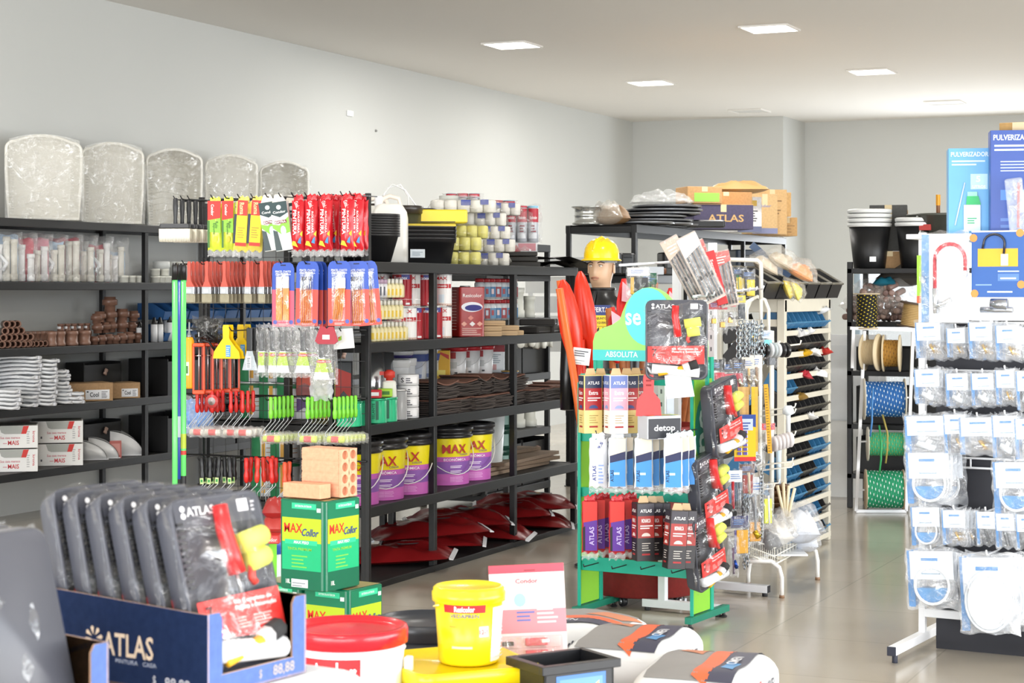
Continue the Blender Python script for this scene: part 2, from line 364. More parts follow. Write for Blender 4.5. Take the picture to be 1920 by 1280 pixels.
# ---------------------------------------------------------------- bin rack (beige), double sided
bx, by0, by1 = -2.94, 10.25, 11.20
rI = root('bin_rack'); tag(rI, 'beige metal rack carrying tilted rows of small blue and black bins', 'bin rack'); rI.location = (bx, by0, 0)
BE = ('#d9d4c4', .45, .1); LI = [1.43-.148-.1225*i for i in range(11)]; LI = [z for z in LI if z > .05]
D_ = .42
for y in (0, by1-by0):
    for x in (-.05, -D_): MB().box(x, x+.045, y-.022, y+.022, 0, 1.45, BE).build('post', rI, .003)
    for z in (.12, .7, 1.3): MB().box(-D_+.045, -.05, y-.015, y+.015, z, z+.04, BE).build('side_brace', rI)
MB().box(-D_, -.005, -.02, by1-by0+.02, 1.38, 1.455, BE).build('top_tray', rI, .004)
for z in LI:
    m = MB().box(-.02, 0.0, -.01, by1-by0+.01, z-.035, z-.005, BE)
    if z > 1: pass
    m.build('rail', rI, .002)
def binf(c, c2, s=1.0):
    def f():
        m = MB(); w, d, h, t = .088, .13, .07, .003   # front at -y (low lip), back high
        m.prism([(-w/2, 0), (w/2, 0), (w/2, h), (-w/2, h)], d-t, d, c)
        for s_ in (-1, 1):
            x = s_*w/2; m.loft([[(x, 0, 0), (x, d, 0), (x, d, h), (x, d*.55, h), (x, -.012, h*.45)], [(x-s_*t, 0, 0), (x-s_*t, d, 0), (x-s_*t, d, h), (x-s_*t, d*.55, h), (x-s_*t, -.012, h*.45)]], c, False)
            m.box(x-.003, x+.003, d*.5, d, h, h+.004, c2)
        m.box(-w/2, w/2, 0, d, 0, t, c).loft([[(-w/2, 0, 0), (w/2, 0, 0), (w/2, t, 0), (-w/2, t, 0)], [(-w/2, -.014, h*.45), (w/2, -.014, h*.45), (w/2, -.014+t, h*.45), (-w/2, -.014+t, h*.45)]], c, False)
        m.box(-w/2, w/2, -.018, -.010, h*.42, h*.48, c2)
        m.box(-w*.36, w*.36, .02, d*.9, t, h*.3, ('#4a4a4a', .4, .5))
        return m.build('storage_bin')
    return f
BLU = ('#2f6f9e', .45); BLU2 = ('#4a8ab5', .4); BBK = ('#222224', .45); BBK2 = ('#5b5850', .4)
rows = ['bbbbbbbbb', 'kkkkkkkkk', 'kkkkkkkkk', 'bbkkkkkkk', 'kkkkkkkkk', 'kkkkkkkkk', 'kkkkkbbbb', 'bbbkkkbbb', 'bbbbkkbbb', 'bbbbbbbkk', 'bbkkkbbkb', 'xxkkkkkkk']
for i, z in enumerate(LI[:11]):
    rw = rows[i] if i < len(rows) else 'kkkkkkkkk'
    for j, ch in enumerate(rw):
        if ch == 'x': continue
        y = by0+.06+j*(by1-by0-.12)/8*1.0
        inst(('bin', ch), binf(BLU if ch == 'b' else BBK, BLU2 if ch == 'b' else BBK2), (bx-.03, y, z+.004), '%s small plastic bin, %s along the %s tilted row down the beige rack' % ('blue' if ch == 'b' else 'black', ORD[j], ORD[i]), 'storage bin', 'small bins on the beige rack', rot=(math.radians(27), 0, AIS), sc=(1.12, .95, 1.42))
# loose bits sticking out of some bins
for k, (i, j, c, nm) in enumerate([(2, 5, '#f2f2f2', 'white'), (2, 7, '#c8322a', 'red'), (2, 3, '#e0b020', 'yellow'), (1, 4, '#e8e8e8', 'white'), (1, 2, '#d8d8d8', 'white'), (3, 6, '#f0f0f0', 'white'), (3, 3, '#b02a3a', 'red'), (5, 4, '#eeeeee', 'white'), (4, 2, '#9a7a3a', 'brass'), (0, 7, '#e8ecf0', 'clear')]):
    m = MB().pillow(.1, .07, .035, (c, .4), nz=.012, seed=k, n=8)
    y = by0+.06+j*(by1-by0-.12)/8; tag(place(m.build('parts_packet'), (bx+.0, y, LI[i]+.085), rot=(.3, .2, AIS+k)), '%s small packet poking out of the %s bin row, over its %s bin' % (nm, ORD[i], ORD[j]), 'packet', 'packets in the small bins')
# the other side of the rack: blue bins seen edge-on through its end
for i in range(9):
    z = 1.2-.13*i; c = 'b' if i in (3, 6, 7) else 'k'
    inst(('bin', c), None, (bx-.36, by0+.06, z), '%s bin on the hidden side of the beige rack, %s from its top' % ('blue' if c == 'b' else 'black', ORD[i]), 'storage bin', 'bins on the far side of the beige rack', rot=(math.radians(18), 0, -AIS), sc=(1.2, 1.3, 1.7))
# big black bins nested on top
def bigbin():
    m = MB(); c = ('#232325', .4); c2 = ('#6b675c', .35); w, d, h, t = .2, .34, .15, .004
    for s_ in (-1, 1):
        x = s_*w/2; P = [(0, 0), (d, 0), (d, h), (d*.3, h), (-.03, h*.5)]
        m.loft([[(x, a, b) for a, b in P], [(x-s_*t, a, b) for a, b in P]], c, False)
        m.tube([(x, d, h), (x, d*.3, h), (x, -.03, h*.5)], .006, c2)
    m.box(-w/2, w/2, 0, d, 0, t, c).box(-w/2, w/2, d-t, d, 0, h, c)
    m.loft([[(-w/2, 0, 0), (w/2, 0, 0), (w/2, t, 0), (-w/2, t, 0)], [(-w/2, -.03, h*.5), (w/2, -.03, h*.5), (w/2, -.03+t, h*.5), (-w/2, -.03+t, h*.5)]], c, False)
    m.tube([(-w/2, -.03, h*.5), (w/2, -.03, h*.5)], .007, c2)
    return m.build('storage_bin')
for k, (px, py) in enumerate([(1400, 567), (1437, 567), (1473, 566), (1502, 565), (1528, 563), (1552, 561)]):
    p = onx(px, py, bx+.02); inst('bigbin', bigbin, (bx-.0, by0-.36+k*.27, 1.457), 'large black open bin, %s in the row on top of the beige rack' % ORD[k], 'storage bin', 'large bins on top of the beige rack', rz=AIS, sc=(1.25, 1.1, 1.15))
# ================================================================ SIDE WALL RACK GOODS
def A(px, lvl, x=-7.95): p = onx(px, 0, x); return Vector((x, p.y, LA[lvl]+.002))
def archpts(w, h, n=6, cr=.055):
    P = [(-w*.47, 0), (w*.47, 0), (w*.485, h*.3), (w*.5, h*.6), (w*.5, h*.84)]
    for i in range(1, n): a = PI/2*i/n; P.append((w*.5-cr*(1-math.cos(a)), h*.84+(h*.085)*math.sin(a)))
    for i in range(0, 9): u = 1-2*i/8; P.append(((w*.5-cr)*u, h*(.925+.075*(1-u*u))))
    for i in range(1, n): a = PI/2*(1-i/n); P.append((-(w*.5-cr*(1-math.cos(a))), h*.84+(h*.085)*math.sin(a)))
    P += [(-w*.5, h*.84), (-w*.5, h*.6), (-w*.485, h*.3)]
    return P
def hamper(deep):
    def f():
        r = root('laundry_hamper'); w, h = .47, .55; c = mat('#e6e3d9', .35, 0, 'n' if 0 else 'p')
        P = archpts(w, h); m = MB(); R = []
        for y, s in ((0, 1), (.1, .95), (.22, .86), (.3, .8)): R.append([(x*s, y if deep else y*.35, h*.5*(1-s)*.7+z*s) for x, z in P])
        m.loft(R, c, True, False, True)
        for k in range(9 if deep else 0):
            s = .83+.0*k; z = h*(.2+.075*k); m.tube([(-w*.36, .285, z), (0, .29, z+.03), (w*.36, .285, z)], .0025, c, 4)
        m.build('shell', r)
        MB().tube([(x, -.004, max(.011, z)) for x, z in P], .011, ('#efece2', .3), 6, closed=True).build('rim', r)
        m = MB()
        for k in range(16):
            z = h*(.08+.035*k); m.box(w*.36, w*.40, -.012, -.006, z, z+.006, '#cfccc2'); m.box(-w*.44, -w*.40, -.012, -.006, z, z+.006, '#cfccc2')
        m.build('graduation_slots', r)
        m = MB(); nn = 9; v = []; fa = []; rn = random.Random(5)
        for i in range(nn+1):
            for j in range(nn+1):
                u, q = 2*i/nn-1, j/nn; v.append((u*w*.53*(1-.12*(q > .85)), -.03-.02*math.sin(5*u+4*q)*.6+rn.uniform(-.006, .006), .0+q*h*(1.02-.07*u*u)))
        for i in range(nn):
            for j in range(nn): a = i*(nn+1)+j; fa.append((a, a+nn+1, a+nn+2, a+1))
        m.add(v, fa, film(.24 if not deep else .05, '#f4f2ea', 22), True); m.build('plastic_wrap', r)
        return r
    return f
for k, (x0, x1, t) in enumerate([(-6, 133, 256), (135, 250, 270), (256, 361, 281), (366, 465, 292), (468, 562, 304)]):
    p = A((x0+x1)/2, 4, -8.03); Z = zdep(p); hh = (409+(x0+x1)/2*.052-t)*Z/F; ww = (x1-x0)*Z/F
    inst(('ham', k in (2, 4)), hamper(k in (2, 4)), p+Vector((.12, -.05, .003)), 'white film-wrapped hamper on the top wall shelf, %s from the street end, %s' % (ORD[k], 'ribbed hollow showing' if k in (2, 4) else 'mouth covered'), 'hamper', 'wrapped hampers on the wall rack', rz=math.radians(52), sc=(ww/.47, .8, hh/.55))
# wrapped bundles of white pipes and red parts on the second shelf
def bundle(seed):
    def f():
        rn = random.Random(seed); r = root('pipe_bundle'); m = MB()
        for k in range(4):
            x = -.085+.055*k+rn.uniform(-.008, .008); h = rn.uniform(.18, .30)
            c = rn.choice(['#e9e6dc', '#f2f2f2', '#e2ded2']); y = rn.uniform(-.03, .03)
            m.cyl(x, y, .004, h, .024, (c, .35), 12); m.cyl(x, y, h-.03, h, .028, (c, .35), 12); m.cyl(x, y, .006, .05, .029, (c, .35), 12)
        m.build('white_pipe', r)
        m = MB(M=Matrix.Translation((0, .05, .0)))
        m.pillow(.2, .05, .02, ('#c8344a', .5)) if 0 else m.bagz(.22, rn.uniform(.2, .3), .03, (rn.choice(['#c9455a', '#b8d0e8', '#d8899a', '#b93a4a']), .5), seed=seed, nz=.004)
        m.build('red_liner' if seed % 2 else 'liner', r)
        if seed % 3 == 0: MB().tube([(-.06, -.05, .06), (-.08, -.06, .12), (-.03, -.06, .17), (.02, -.055, .12), (-.01, -.06, .07)], .015, ('#eef0f2', .3), 8).build('bent_pipe', r)
        MB(M=Matrix.Translation((0, 0, .004))).bagz(.27, .31, .17, film(.1, '#ffffff', 18), nz=.007, seed=seed+3, n=14).build('plastic_wrap', r)
        return r
    return f
for k in range(8):
    p = A(6+k*29, 3, -7.99); inst(('bun', k), bundle(k), p, 'film bag of white pipe parts under the hampers, %s from the street end' % ORD[k], 'bag', 'film bags of pipe parts', rz=.8, sc=(.9, .8, 1.02))
def capf(r_, h, c): 
    def f(): return MB().lathe([(r_*.9, 0), (r_, .004), (r_, h*.7), (r_*1.08, h*.72), (r_*1.08, h-.003), (r_, h)], (c, .4), n=18).build('pipe_plug')
    return f
for k, (px, x, zz) in enumerate([(232, -7.92, 0), (246, -7.92, 0), (260, -7.92, 0), (291, -7.93, 0), (302, -7.92, 0), (313, -7.9, 0), (291, -7.93, .052), (308, -7.93, .052), (340, -7.92, 0), (340, -7.92, .052), (338, -7.92, .104)]):
    p = A(px, 3, x); p.z += zz; inst('cap', capf(.032, .05, '#e4e4da'), p, 'short cream pipe cap on the second shelf behind the wall post, loose or stacked', 'pipe cap', 'cream pipe caps on the second shelf')
for k, (px, zz, s) in enumerate([(303, .1, 1), (326, .1, 1.15), (345, .11, 1.0)]):
    p = A(px, 3, -8.05); inst('capL', capf(.058, .1, '#e9ebe8'), p, 'large pale grey pipe coupler at the back of the second shelf, %s from the post' % ORD[k], 'pipe coupler', None, sc=(s, s, 1.6))
# brown fittings on the third shelf
BR = ('#8f6c5c', .38); BR2 = ('#7d5c4d', .35)
def coupling():
    return MB().lathe([(.030, 0), (.034, .003), (.034, .02), (.030, .024), (.030, .066), (.034, .07), (.034, .088), (.030, .09), (.024, .09), (.022, .06)], BR, n=16, cap1=False).build('pipe_coupling')
def smallc():
    r = MB().lathe([(.02, 0), (.024, .002), (.024, .018), (.02, .02), (.02, .038), (.024, .04), (.024, .052), (.018, .052), (.017, .03)], BR2, n=12, cap1=False); r.band(.0245, .018, .034, '#e6e6e8', -40, 40, 6); return r.build('pipe_coupling')
def union():
    return MB().lathe([(.03, 0), (.032, .002), (.032, .025), (.045, .028), (.045, .055), (.042, .06), (.034, .062), (.034, .075), (.025, .075), (.022, .04)], BR2, n=14, cap1=False).build('pipe_union')
def tubep():  # short tube lying with the mouth towards the aisle (-y)
    return MB(M=Matrix.Translation((0, 0, .024)) @ Matrix.Rotation(PI/2, 4, 'X')).lathe([(.024, -.10), (.024, .0), (.0245, .002), (.017, .002), (.016, -.05)], BR, n=14, cap1=False).build('pipe_sleeve')
n = 0
for row in range(4):
    for k in range([6, 6, 4, 3][row]):
        p = A(4+k*10+row*3, 2, -7.93); p.z += row*.043
        inst('tubep', tubep, p, 'brown pipe sleeve lying in the pile at the street end of the third shelf', 'pipe sleeve', 'brown pipe sleeves piled on their sides', rz=.85)
for k in range(6):
    p = A(44+k*8.2, 2, -7.93); inst('tubep', tubep, p, 'small brown sleeve in the single low row beside the pile of sleeves', 'pipe sleeve', 'low row of brown sleeves', rz=.85, sc=(.8, .8, .85))
for k, px in enumerate([50, 58, 67, 76, 85, 93]): inst('coup', coupling, A(px, 2, -8.08), 'brown pipe coupling standing in the rear row of the third shelf', 'pipe coupling', 'rear row of brown couplings', sc=(1, 1, 1.1))
for k, (px, s) in enumerate([(97, 1.0), (112, 1.15), (134, 1.35), (158, 1.3)]): inst('coup', coupling, A(px, 2, -7.93), 'brown ribbed pipe coupling standing at the shelf edge, %s from the pile of sleeves' % ORD[k], 'pipe coupling', 'front row of brown couplings', sc=(s, s, 1.1))
for k, px in enumerate([114, 126, 138, 151, 163]):
    p = A(px, 2, -8.03); inst('coup', coupling, p, 'brown coupling hidden in the second row of the third shelf', 'pipe coupling', 'second row of brown couplings')
    p = p.copy(); p.z += .093; inst('smc', smallc, p, 'small brown threaded coupling with a pale label, stacked %s along the second row' % ORD[k], 'pipe coupling', 'small labelled couplings')
for k, (px, x, zz, s) in enumerate([(177, -7.93, 0, .75), (190, -7.93, 0, .85), (203, -7.95, 0, .9), (216, -7.93, 0, .8), (228, -7.93, 0, .95), (241, -7.93, 0, 1.05), (259, -7.93, 0, .95), (183, -7.97, .075, .9), (181, -8.0, .142, .9), (196, -8.0, .075, 1), (208, -8.0, .078, 1), (228, -8.0, .078, 1.1), (247, -8.0, .078, .9), (262, -8.02, .078, .85), (187, -8.0, .15, 1.0), (206, -8.0, .152, 1.15), (229, -8.0, .155, 1.15), (250, -8.0, .15, 1.0), (206, -8.0, .236, 1.2)]):
    p = A(px, 2, x); p.z += zz; inst('uni', union, p, 'brown pipe union in the heap against the wall post on the third shelf' if k < 18 else 'large brown pipe union on the very top of the heap by the wall post', 'pipe union', 'heap of brown unions' if k < 18 else None, sc=s)
def cart():
    r = root('sealant_tube'); MB().cyl(0, 0, 0, .17, .024, ('#eceef2', .35), 16).build('tube', r); MB().lathe([(.022, .17), (.019, .185), (.008, .235), (.006, .238)], ('#111113', .35), n=12).build('nozzle', r); return r
for k, (px, x, zz) in enumerate([(262, -7.92, -.04), (270, -7.98, .02), (289, -7.92, 0), (300, -7.92, -.0), (296, -8.02, .04), (310, -8.02, .05), (318, -7.95, .02), (330, -7.98, .02)]):
    p = A(px, 2, x); inst('cart', cart, p, 'white sealant cartridge with a black cone nozzle in the cluster past the wall post', 'sealant tube', 'white cartridges with black nozzles', sc=(1, 1, .75+zz*3))
# white hose coils
def coil(seed):
    def f():
        rn = random.Random(seed); m = MB(); pts = []
        for i in range(46):
            a = i/22*2*PI; pts.append(((.17+.012*math.sin(a*1.7+seed))*math.cos(a), .085*math.sin(a)+.02*math.cos(2.3*a), .013+.010*(i/46)+.006*math.sin(3*a)))
        m.tube(pts, .0105, ('#e9ebee', .38), 6)
        m.box(-.185, -.15, -.02, .02, .004, .032, ('#d9dadf', .5)).box(.155, .185, -.016, .016, .004, .03, ('#d9dadf', .5))
        return m.build('hose_coil')
    return f
n = 0
for col, (px, cnt, x) in enumerate([(-6, 5, -7.9), (30, 13, -7.98), (60, 12, -7.94), (92, 9, -7.97), (118, 3, -7.93)]):
    for k in range(cnt):
        p = A(px+random.uniform(-3, 3)+(k*.5 if col < 3 else -k*.8), 3, x); p.z = LA[1]+.002+k*.0255
        inst(('coil', (k+col) % 3), coil((k+col) % 3), p, 'white coiled flexible hose in the %s stack from the street end' % ORD[col], 'hose coil', 'white hose coils, stack %s' % ORD[col], rz=.5+random.uniform(-.35, .35), sc=.82)
# Cool boxes
def carton(w, d, h, col='#b08d66', txt=None, lab=True):
    def f():
        r = root('cardboard_box'); m = MB().rb(0, 0, 0, h, w, d, (col, .7, 0, 'n'), .004, .002); m.fq(-w/2+.002, w/2-.002, h-.003, h-.001, -d/2-.0006, '#8d6e4c'); m.tq(-.015, .015, -d/2+.003, d/2-.003, h+.0006, '#c9ae86'); m.build('body', r)
        if txt:
            l = MB(); l.fq(-w*.12, w*.42, h*.1, h*.62, -d/2-.0012, '#f0f1f5').text(txt, w*.08, h*.36, w*.2, h*.26, -d/2-.002, '#1c1c22').lines(w*.24, w*.38, h*.16, h*.56, 5, -d/2-.0018, '#7a7a80').box(-w*.09, -w*.05, -d/2-.002, -d/2-.0014, h*.48, h*.55, '#16161a'); l.build('label', r)
        return r
    return f
inst('cool1', carton(.33, .24, .125, txt='Cool'), A(160, 1, -8.02), 'longer brown carton with a white Cool label beside the hose coils', 'box', None, rz=.95, sc=(.95, 1, 1))
inst('cool2', carton(.22, .2, .11, txt='Cool'), A(226, 1, -8.0), 'shorter brown carton with a white Cool label beside the black panels', 'box', None, rz=.95)
# MAIS boxes
def mais():
    r = root('product_box'); w, h, d = .37, .15, .36
    m = MB().rb(0, 0, 0, h, w, d, ('#ecebe8', .5), .003, .0015); y = -d/2-.0008
    m.sq(-d/2, d/2, 0.002, h-.002, -w/2-.0008, '#d6301f').fq(-w/2, -w/2+.045, 0, h-.004, y, '#d9311f')
    arc = [(-w*.18+.0, h)]+[(-w*.18+.16*t, h-.05*min(1, 6*t)*1) for t in (.06, .15, .5, .85)]+[(w*.24, h)]
    m.fp([(w*.20, h-.055), (w*.29, h-.055), (w*.34, h-.002), (w*.24, h-.002)], y-.0004, '#cf2318').fp([(-w*.2, h-.002), (-w*.16, h-.045), (-w*.1, h-.055), (w*.2, h-.055), (w*.24, h-.002)], y-.0002, '#a8aaa4')
    m.text('Sua casa merece', .0, h*.47, w*.36, h*.11, y-.0006, '#c9707a').text('MAIS', w*.06, h*.24, w*.2, h*.2, y-.0006, '#c8202c').lines(-w*.13, w*.0-.02, h*.2, h*.27, 1, y-.0006, '#d08a90').text('krona', w*.43, h*.5, h*.5, h*.12, y-.0006, '#cc6068', rot=-90).lines(w*.3, w*.36, h*.2, h*.8, 6, y-.0006, '#b9b9b9')
    m.fq(-w*.3, -w*.27, h*.2, h*.3, y-.0006, '#4a4a50'); m.tq(-w/2+.01, w/2-.01, -d/2+.01, d/2-.01, h+.0006, '#85827c')
    m.build('body', r); return r
for k, (px, zz) in enumerate([(20, 0), (20, .152), (106, 0), (106, .152)]):
    p = A(px, 0, -8.03); p.z += zz; inst('mais', mais, p, 'white and red box printed MAIS, %s of the pile %s' % ('upper' if zz else 'lower', 'beside the white gutter pieces' if px > 50 else 'at the street end'), 'box', 'white boxes printed MAIS', rz=.66, sc=(.93, .85, .96))
def gutter():
    r = root('gutter_piece'); m = MB(); n = 14; P = []
    for i in range(n+1): a = PI*.5*i/n; P.append((-.14+.26*math.sin(a), .17*math.cos(a)))
    m.loft([[(x, 0, z) for x, z in P], [(x, .2, z+.01) for x, z in P]], ('#eff0f0', .2), True, False, False, loop=False)
    m.loft([[(x*.98, 0.006, z*.97) for x, z in P]+[(-.14, .006, 0)], [(x*.98, .009, z*.97) for x, z in P]+[(-.14, .009, 0)]], ('#f4f4f4', .25))
    m.box(-.15, .13, -.004, .2, 0, .006, ('#eeeeee', .3)); m.build('shell', r); return r
for k, (px, s) in enumerate([(173, .85), (192, .95), (232, 1.15)]):
    p = A(px, 0, -7.98); inst('gut', gutter, p, 'white curved plastic cover on the lowest wall shelf, %s from the boxes' % ORD[k], 'plastic cover', 'white curved covers', rz=.75, sc=(s, 1, s*.95))
p = A(217, 0, -7.93); tag(place(MB().box(-.04, .04, 0, .003, 0, .12, ('#b9635c', .5)).fq(-.03, .03, .02, .10, -.001, '#d09088').build('leaflet'), (p.x, p.y, p.z), 0, (-.1, 0, .75)), 'faded red leaflet stuck among the white curved covers', 'leaflet')
# large black open bins in the further bays, with a sample fitting on each front
def blackbin():
    r = root('stock_bin'); m = MB(); w, d, h = .40, .34, .27; c = ('#141416', .5); t = .006
    m.box(-w/2, w/2, -d/2, d/2, 0, t, c).box(-w/2, w/2, -d/2, -d/2+t, 0, h*.93, c).box(-w/2, w/2, d/2-t, d/2, 0, h, c).box(-w/2, -w/2+t, -d/2, d/2, 0, h, c).box(w/2-t, w/2, -d/2, d/2, 0, h, c)
    m.build('body', r)
    MB(M=Matrix.Translation((.02, -d/2-.02, h*.72)) @ Matrix.Rotation(.5, 4, 'Y')).lathe([(.013, -.022), (.018, -.02), (.018, -.004), (.012, 0), (.018, .006), (.018, .024)], ('#a3877a', .4), n=10).build('sample_fitting', r)
    return r
for lv in (0, 1):
    for k in range(7):
        p = Vector((-8.02 if k else -8.13, 10.9+.46*k+(.25 if k > 0 else 0), LA[lv]+.002))
        inst('bbin', blackbin, p, 'black open stock bin on the %s wall shelf, %s bin past the %s' % ('lowest' if lv == 0 else 'fourth', ORD[k], 'white covers' if lv == 0 else 'Cool cartons'), 'stock bin', 'black stock bins on the wall rack', rz=AIS, sc=(1.08, 1 if k else .45, .95+.02*k))
# blue bins in the bay behind the brushes
def bluebin():
    m = MB(); w, d, h, t = .15, .22, .12, .004; c = ('#2a5a92', .4)
    for s_ in (-1, 1):
        x = s_*w/2; P = [(0, 0), (d, 0), (d, h), (d*.4, h), (-.02, h*.5)]; m.loft([[(x, a, b) for a, b in P], [(x-s_*t, a, b) for a, b in P]], c, False)
    m.box(-w/2, w/2, 0, d, 0, t, c).box(-w/2, w/2, d-t, d, 0, h, c).loft([[(-w/2, 0, 0), (w/2, 0, 0), (w/2, t, 0), (-w/2, t, 0)], [(-w/2, -.02, h*.5), (w/2, -.02, h*.5), (w/2, -.02+t, h*.5), (-w/2, -.02+t, h*.5)]], c, False)
    return m.build('storage_bin')
for row in range(2):
    for k in range(10):
        inst('bluebin', bluebin, (-7.95+.0*row, 11.55+.165*k, LA[2]+.005+(1-row)*.155), 'blue open bin behind the brush display, %s along the %s row' % (ORD[k], 'lower' if row else 'upper'), 'storage bin', 'blue bins on the wall rack', rz=AIS)
# ================================================================ AISLE RACK GOODS
def B(px, lvl, x=-4.62, dz=0): p = onx(px, 0, x); return Vector((x, p.y, LB[lvl]+.002+dz))
def tw(px0, px1, p): return abs(px1-px0)*zdep(p)/F
VY = YAW-.15
# --- paint buckets MAX
def maxbucket():
    r = root('paint_bucket'); h = .36; a = .135; b = .152
    m = MB().lathe([(a-.004, 0), (a, .006), (b, h*.82), (b, h*.84)], ('#f2e21c', .3), n=28)
    def rr(z): return a+(b-a)*z/(h*.82)+.0012
    m.band(rr(.07), .0, .07, '#c763b8', -180, 180, 28, rr(.07)).band(rr(.07)+.0004, .07, .145, '#8a58ab', -180, 180, 28, rr(.145)).band(rr(.145)+.0006, .145, .175, '#c25fb6', -180, 180, 28, rr(.175))
    m.text('ECONÔMICA', 0.0, .160, .14, .019, 0, '#f4e8f4', wrap=rr(.16)+.004)
    m.text('MAX', -.005, .225, .15, .055, 0, '#b3241c', wrap=rr(.23)+.004).text('COLLOR', .055, .19, .06, .012, 0, '#4a3a80', wrap=rr(.2)+.004)
    for z in (.125, .095): m.lines(-.03, .05, z-.018, z, 2, 0, '#e8d8ee', .5, 3, rr(.1)+.002).lathe([(.006, 0), (.006, .001)], '#e8d8ee', n=6) if 0 else m.lines(-.03, .05, z-.018, z, 2, 0, '#e8d8ee', .5, 3, rr(.1)+.002)
    m.lines(-.03, .06, .02, .055, 4, 0, '#e09ad6', .5, 4, rr(.04)+.002).band(rr(.03)+.001, .012, .06, '#e8e8d8', 33, 42, 3)
    m.build('body', r)
    MB().lathe([(b+.001, h*.80), (b+.010, h*.82), (b+.010, h*.86), (b+.004, h*.87), (b+.004, h*.92), (b+.013, h*.925), (b+.013, h*.99), (b+.006, h), (b-.006, h), (b-.010, h*.965), (.0, h*.965)], ('#222225', .3), n=28).build('lid', r)
    MB().tube([(b*1.05*math.cos(t), -b*1.12*abs(math.sin(t))-.006, .27-.20*math.sin(t)**1.0) for t in [PI*i/14 for i in range(15)]], .003, ('#e6e6e6', .4), 5).build('handle', r)
    return r
for k, (pc, rz) in enumerate([(658, -.3), (706, -.15), (756, -.3), (804, -.9), (832, .0), (874, -.15)]):
    x = [-4.72, -4.72, -4.72, -4.86, -4.74, -4.74][k]
    p = B(pc, 1, x); inst('maxb', maxbucket, p, 'yellow and purple black-lidded paint bucket, %s along the second shelf of the aisle rack' % ORD[k], 'paint bucket', 'yellow and purple paint buckets', rz=YAW+rz+.5, sc=(1.02, 1.02, .9))
for k in range(4):
    inst('maxb', None, (-4.93 if k else -4.9, 8.62+.4*k, LB[1]+.362+.002) if 0 else (-4.9, 8.75+.33*k+.0, LB[1]+.002), 'paint bucket hidden in the rear line of the second shelf, only its black lid showing', 'paint bucket', 'rear line of paint buckets', rz=YAW) if k < 0 else None
def plainbucket(col, lid, h=.34, r0=.12, r1=.14, band=None, txt=None, txc='#222', hc='#bcbcbc'):
    def f():
        r = root('bucket'); m = MB().lathe([(r0-.004, 0), (r0, .005), (r1, h*.88)], (col, .35), n=22)
        if band:
            for (z0, z1, c, a0, a1) in band: m.band(r0+(r1-r0)*z0/h+.0012, z0*h, z1*h, c, a0, a1, 16, r0+(r1-r0)*z1/h+.0012)
        if txt:
            for (t, z, w, hh, c) in txt: m.text(t, 0, z*h, w, hh, 0, c, wrap=r1+.0022)
        m.build('body', r)
        MB().lathe([(r1+.001, h*.86), (r1+.006, h*.87), (r1+.006, h*.92), (r1+.008, h*.93), (r1+.008, h*.99), (r1+.002, h), (r1-.008, h), (r1-.01, h*.97), (0, h*.97)], (lid, .35), n=22).build('lid', r)
        MB().tube([(r1*1.02*math.cos(t), -r1*1.03-.002, h*.78-.42*h*math.sin(t)) for t in [PI*(i/12*.8+.1) for i in range(13)]], .0018, (hc, .3, .6), 4).build('handle', r)
        return r
    return f
p = B(905, 1, -4.8); inst('wb', plainbucket('#dfe4e4', '#eef0f0', txt=[('88', .35, .03, .05, '#333')]), p, 'plain white lidded bucket after the last yellow paint bucket', 'bucket', None, rz=YAW, sc=(.95, .95, 1.15))
for z in range(3):
    for j, px in enumerate((922, 938)):
        p = B(px, 1, -4.78-.0*j, z*.128); inst('gcan', lambda: MB().lathe([(.062, 0), (.066, .004), (.066, .1), (.072, .104), (.072, .124), (.062, .127)], ('#1f4a3e', .4), n=18).band(.0668, .02, .09, '#8fb0a8', -30, 50, 8).build('paint_tub'), p, 'dark green tub with a pale label in the stacks beside the white bucket', 'tub', 'dark green tubs', rz=YAW)
# planks at the end of shelf 2
for k in range(7):
    p = B(985+k*1.0, 1, -4.8); q = B(960+k*16, 1, -4.75)
    m = MB().cb(0, 0, .011, .16, .95, .02, ('#8f7a66', .7, 0, 'w'))
    if k == 0: pm = m.build('plank'); pm0 = pm
    else: pm = pm0.copy(); COL.objects.link(pm)
    tag(place(pm, (-4.9+.17*(k % 2), 10.35+.06*k if k < 4 else 10.62, LB[1]+.003+.0225*(k//2)), .05*((k % 3)-1)), 'rough brown board lying in the low pile at the end of the second shelf', 'board', 'brown boards on the second shelf')
# --- red sacks on the bottom shelf
def redsack(sd):
    def f():
        r = root('sack'); m = MB().pillow(.62, .40, .12, ('#7a1518', .3), nz=.016, seed=sd, n=22, flat=.3)
        m.build('body', r)
        z = .036
        for s_ in (-1, 1): e = MB(); e.loft([[(s_*.308, -.19, z-.008), (s_*.33, -.185, z-.012), (s_*.33, -.185, z-.006), (s_*.308, -.19, z+.006)], [(s_*.308, .19, z-.008), (s_*.33, .185, z-.012), (s_*.33, .185, z-.006), (s_*.308, .19, z+.006)]], ('#d9dade', .4), False); e.build('white_seam', r)
        q = MB(M=Matrix.Translation((0, 0, .124)))
        for (x, y, rr, c) in ((-.12, -.03, .035, '#c9a24a'), (-.12, -.03, .028, '#7a1c1c')): q.add([(x+rr*math.cos(a), y+rr*.9*math.sin(a), .001+(c != '#c9a24a')*.0006) for a in [2*PI*i/16 for i in range(16)]], [tuple(range(16))], c)
        q.add([(.02, -.07, .0015), (.12, -.06, -.001), (.15, .02, -.001), (.1, .08, -.001), (.06, .03, .001), (.02, .06, .001), (0, 0, .001)], [tuple(range(7))], '#5c6a70').add([(.06, -.02, .0022), (.1, -.01, .0012), (.08, .03, .002)], [(0, 1, 2)], '#d8a040')
        q.build('printed_emblem', r); return r
    return f
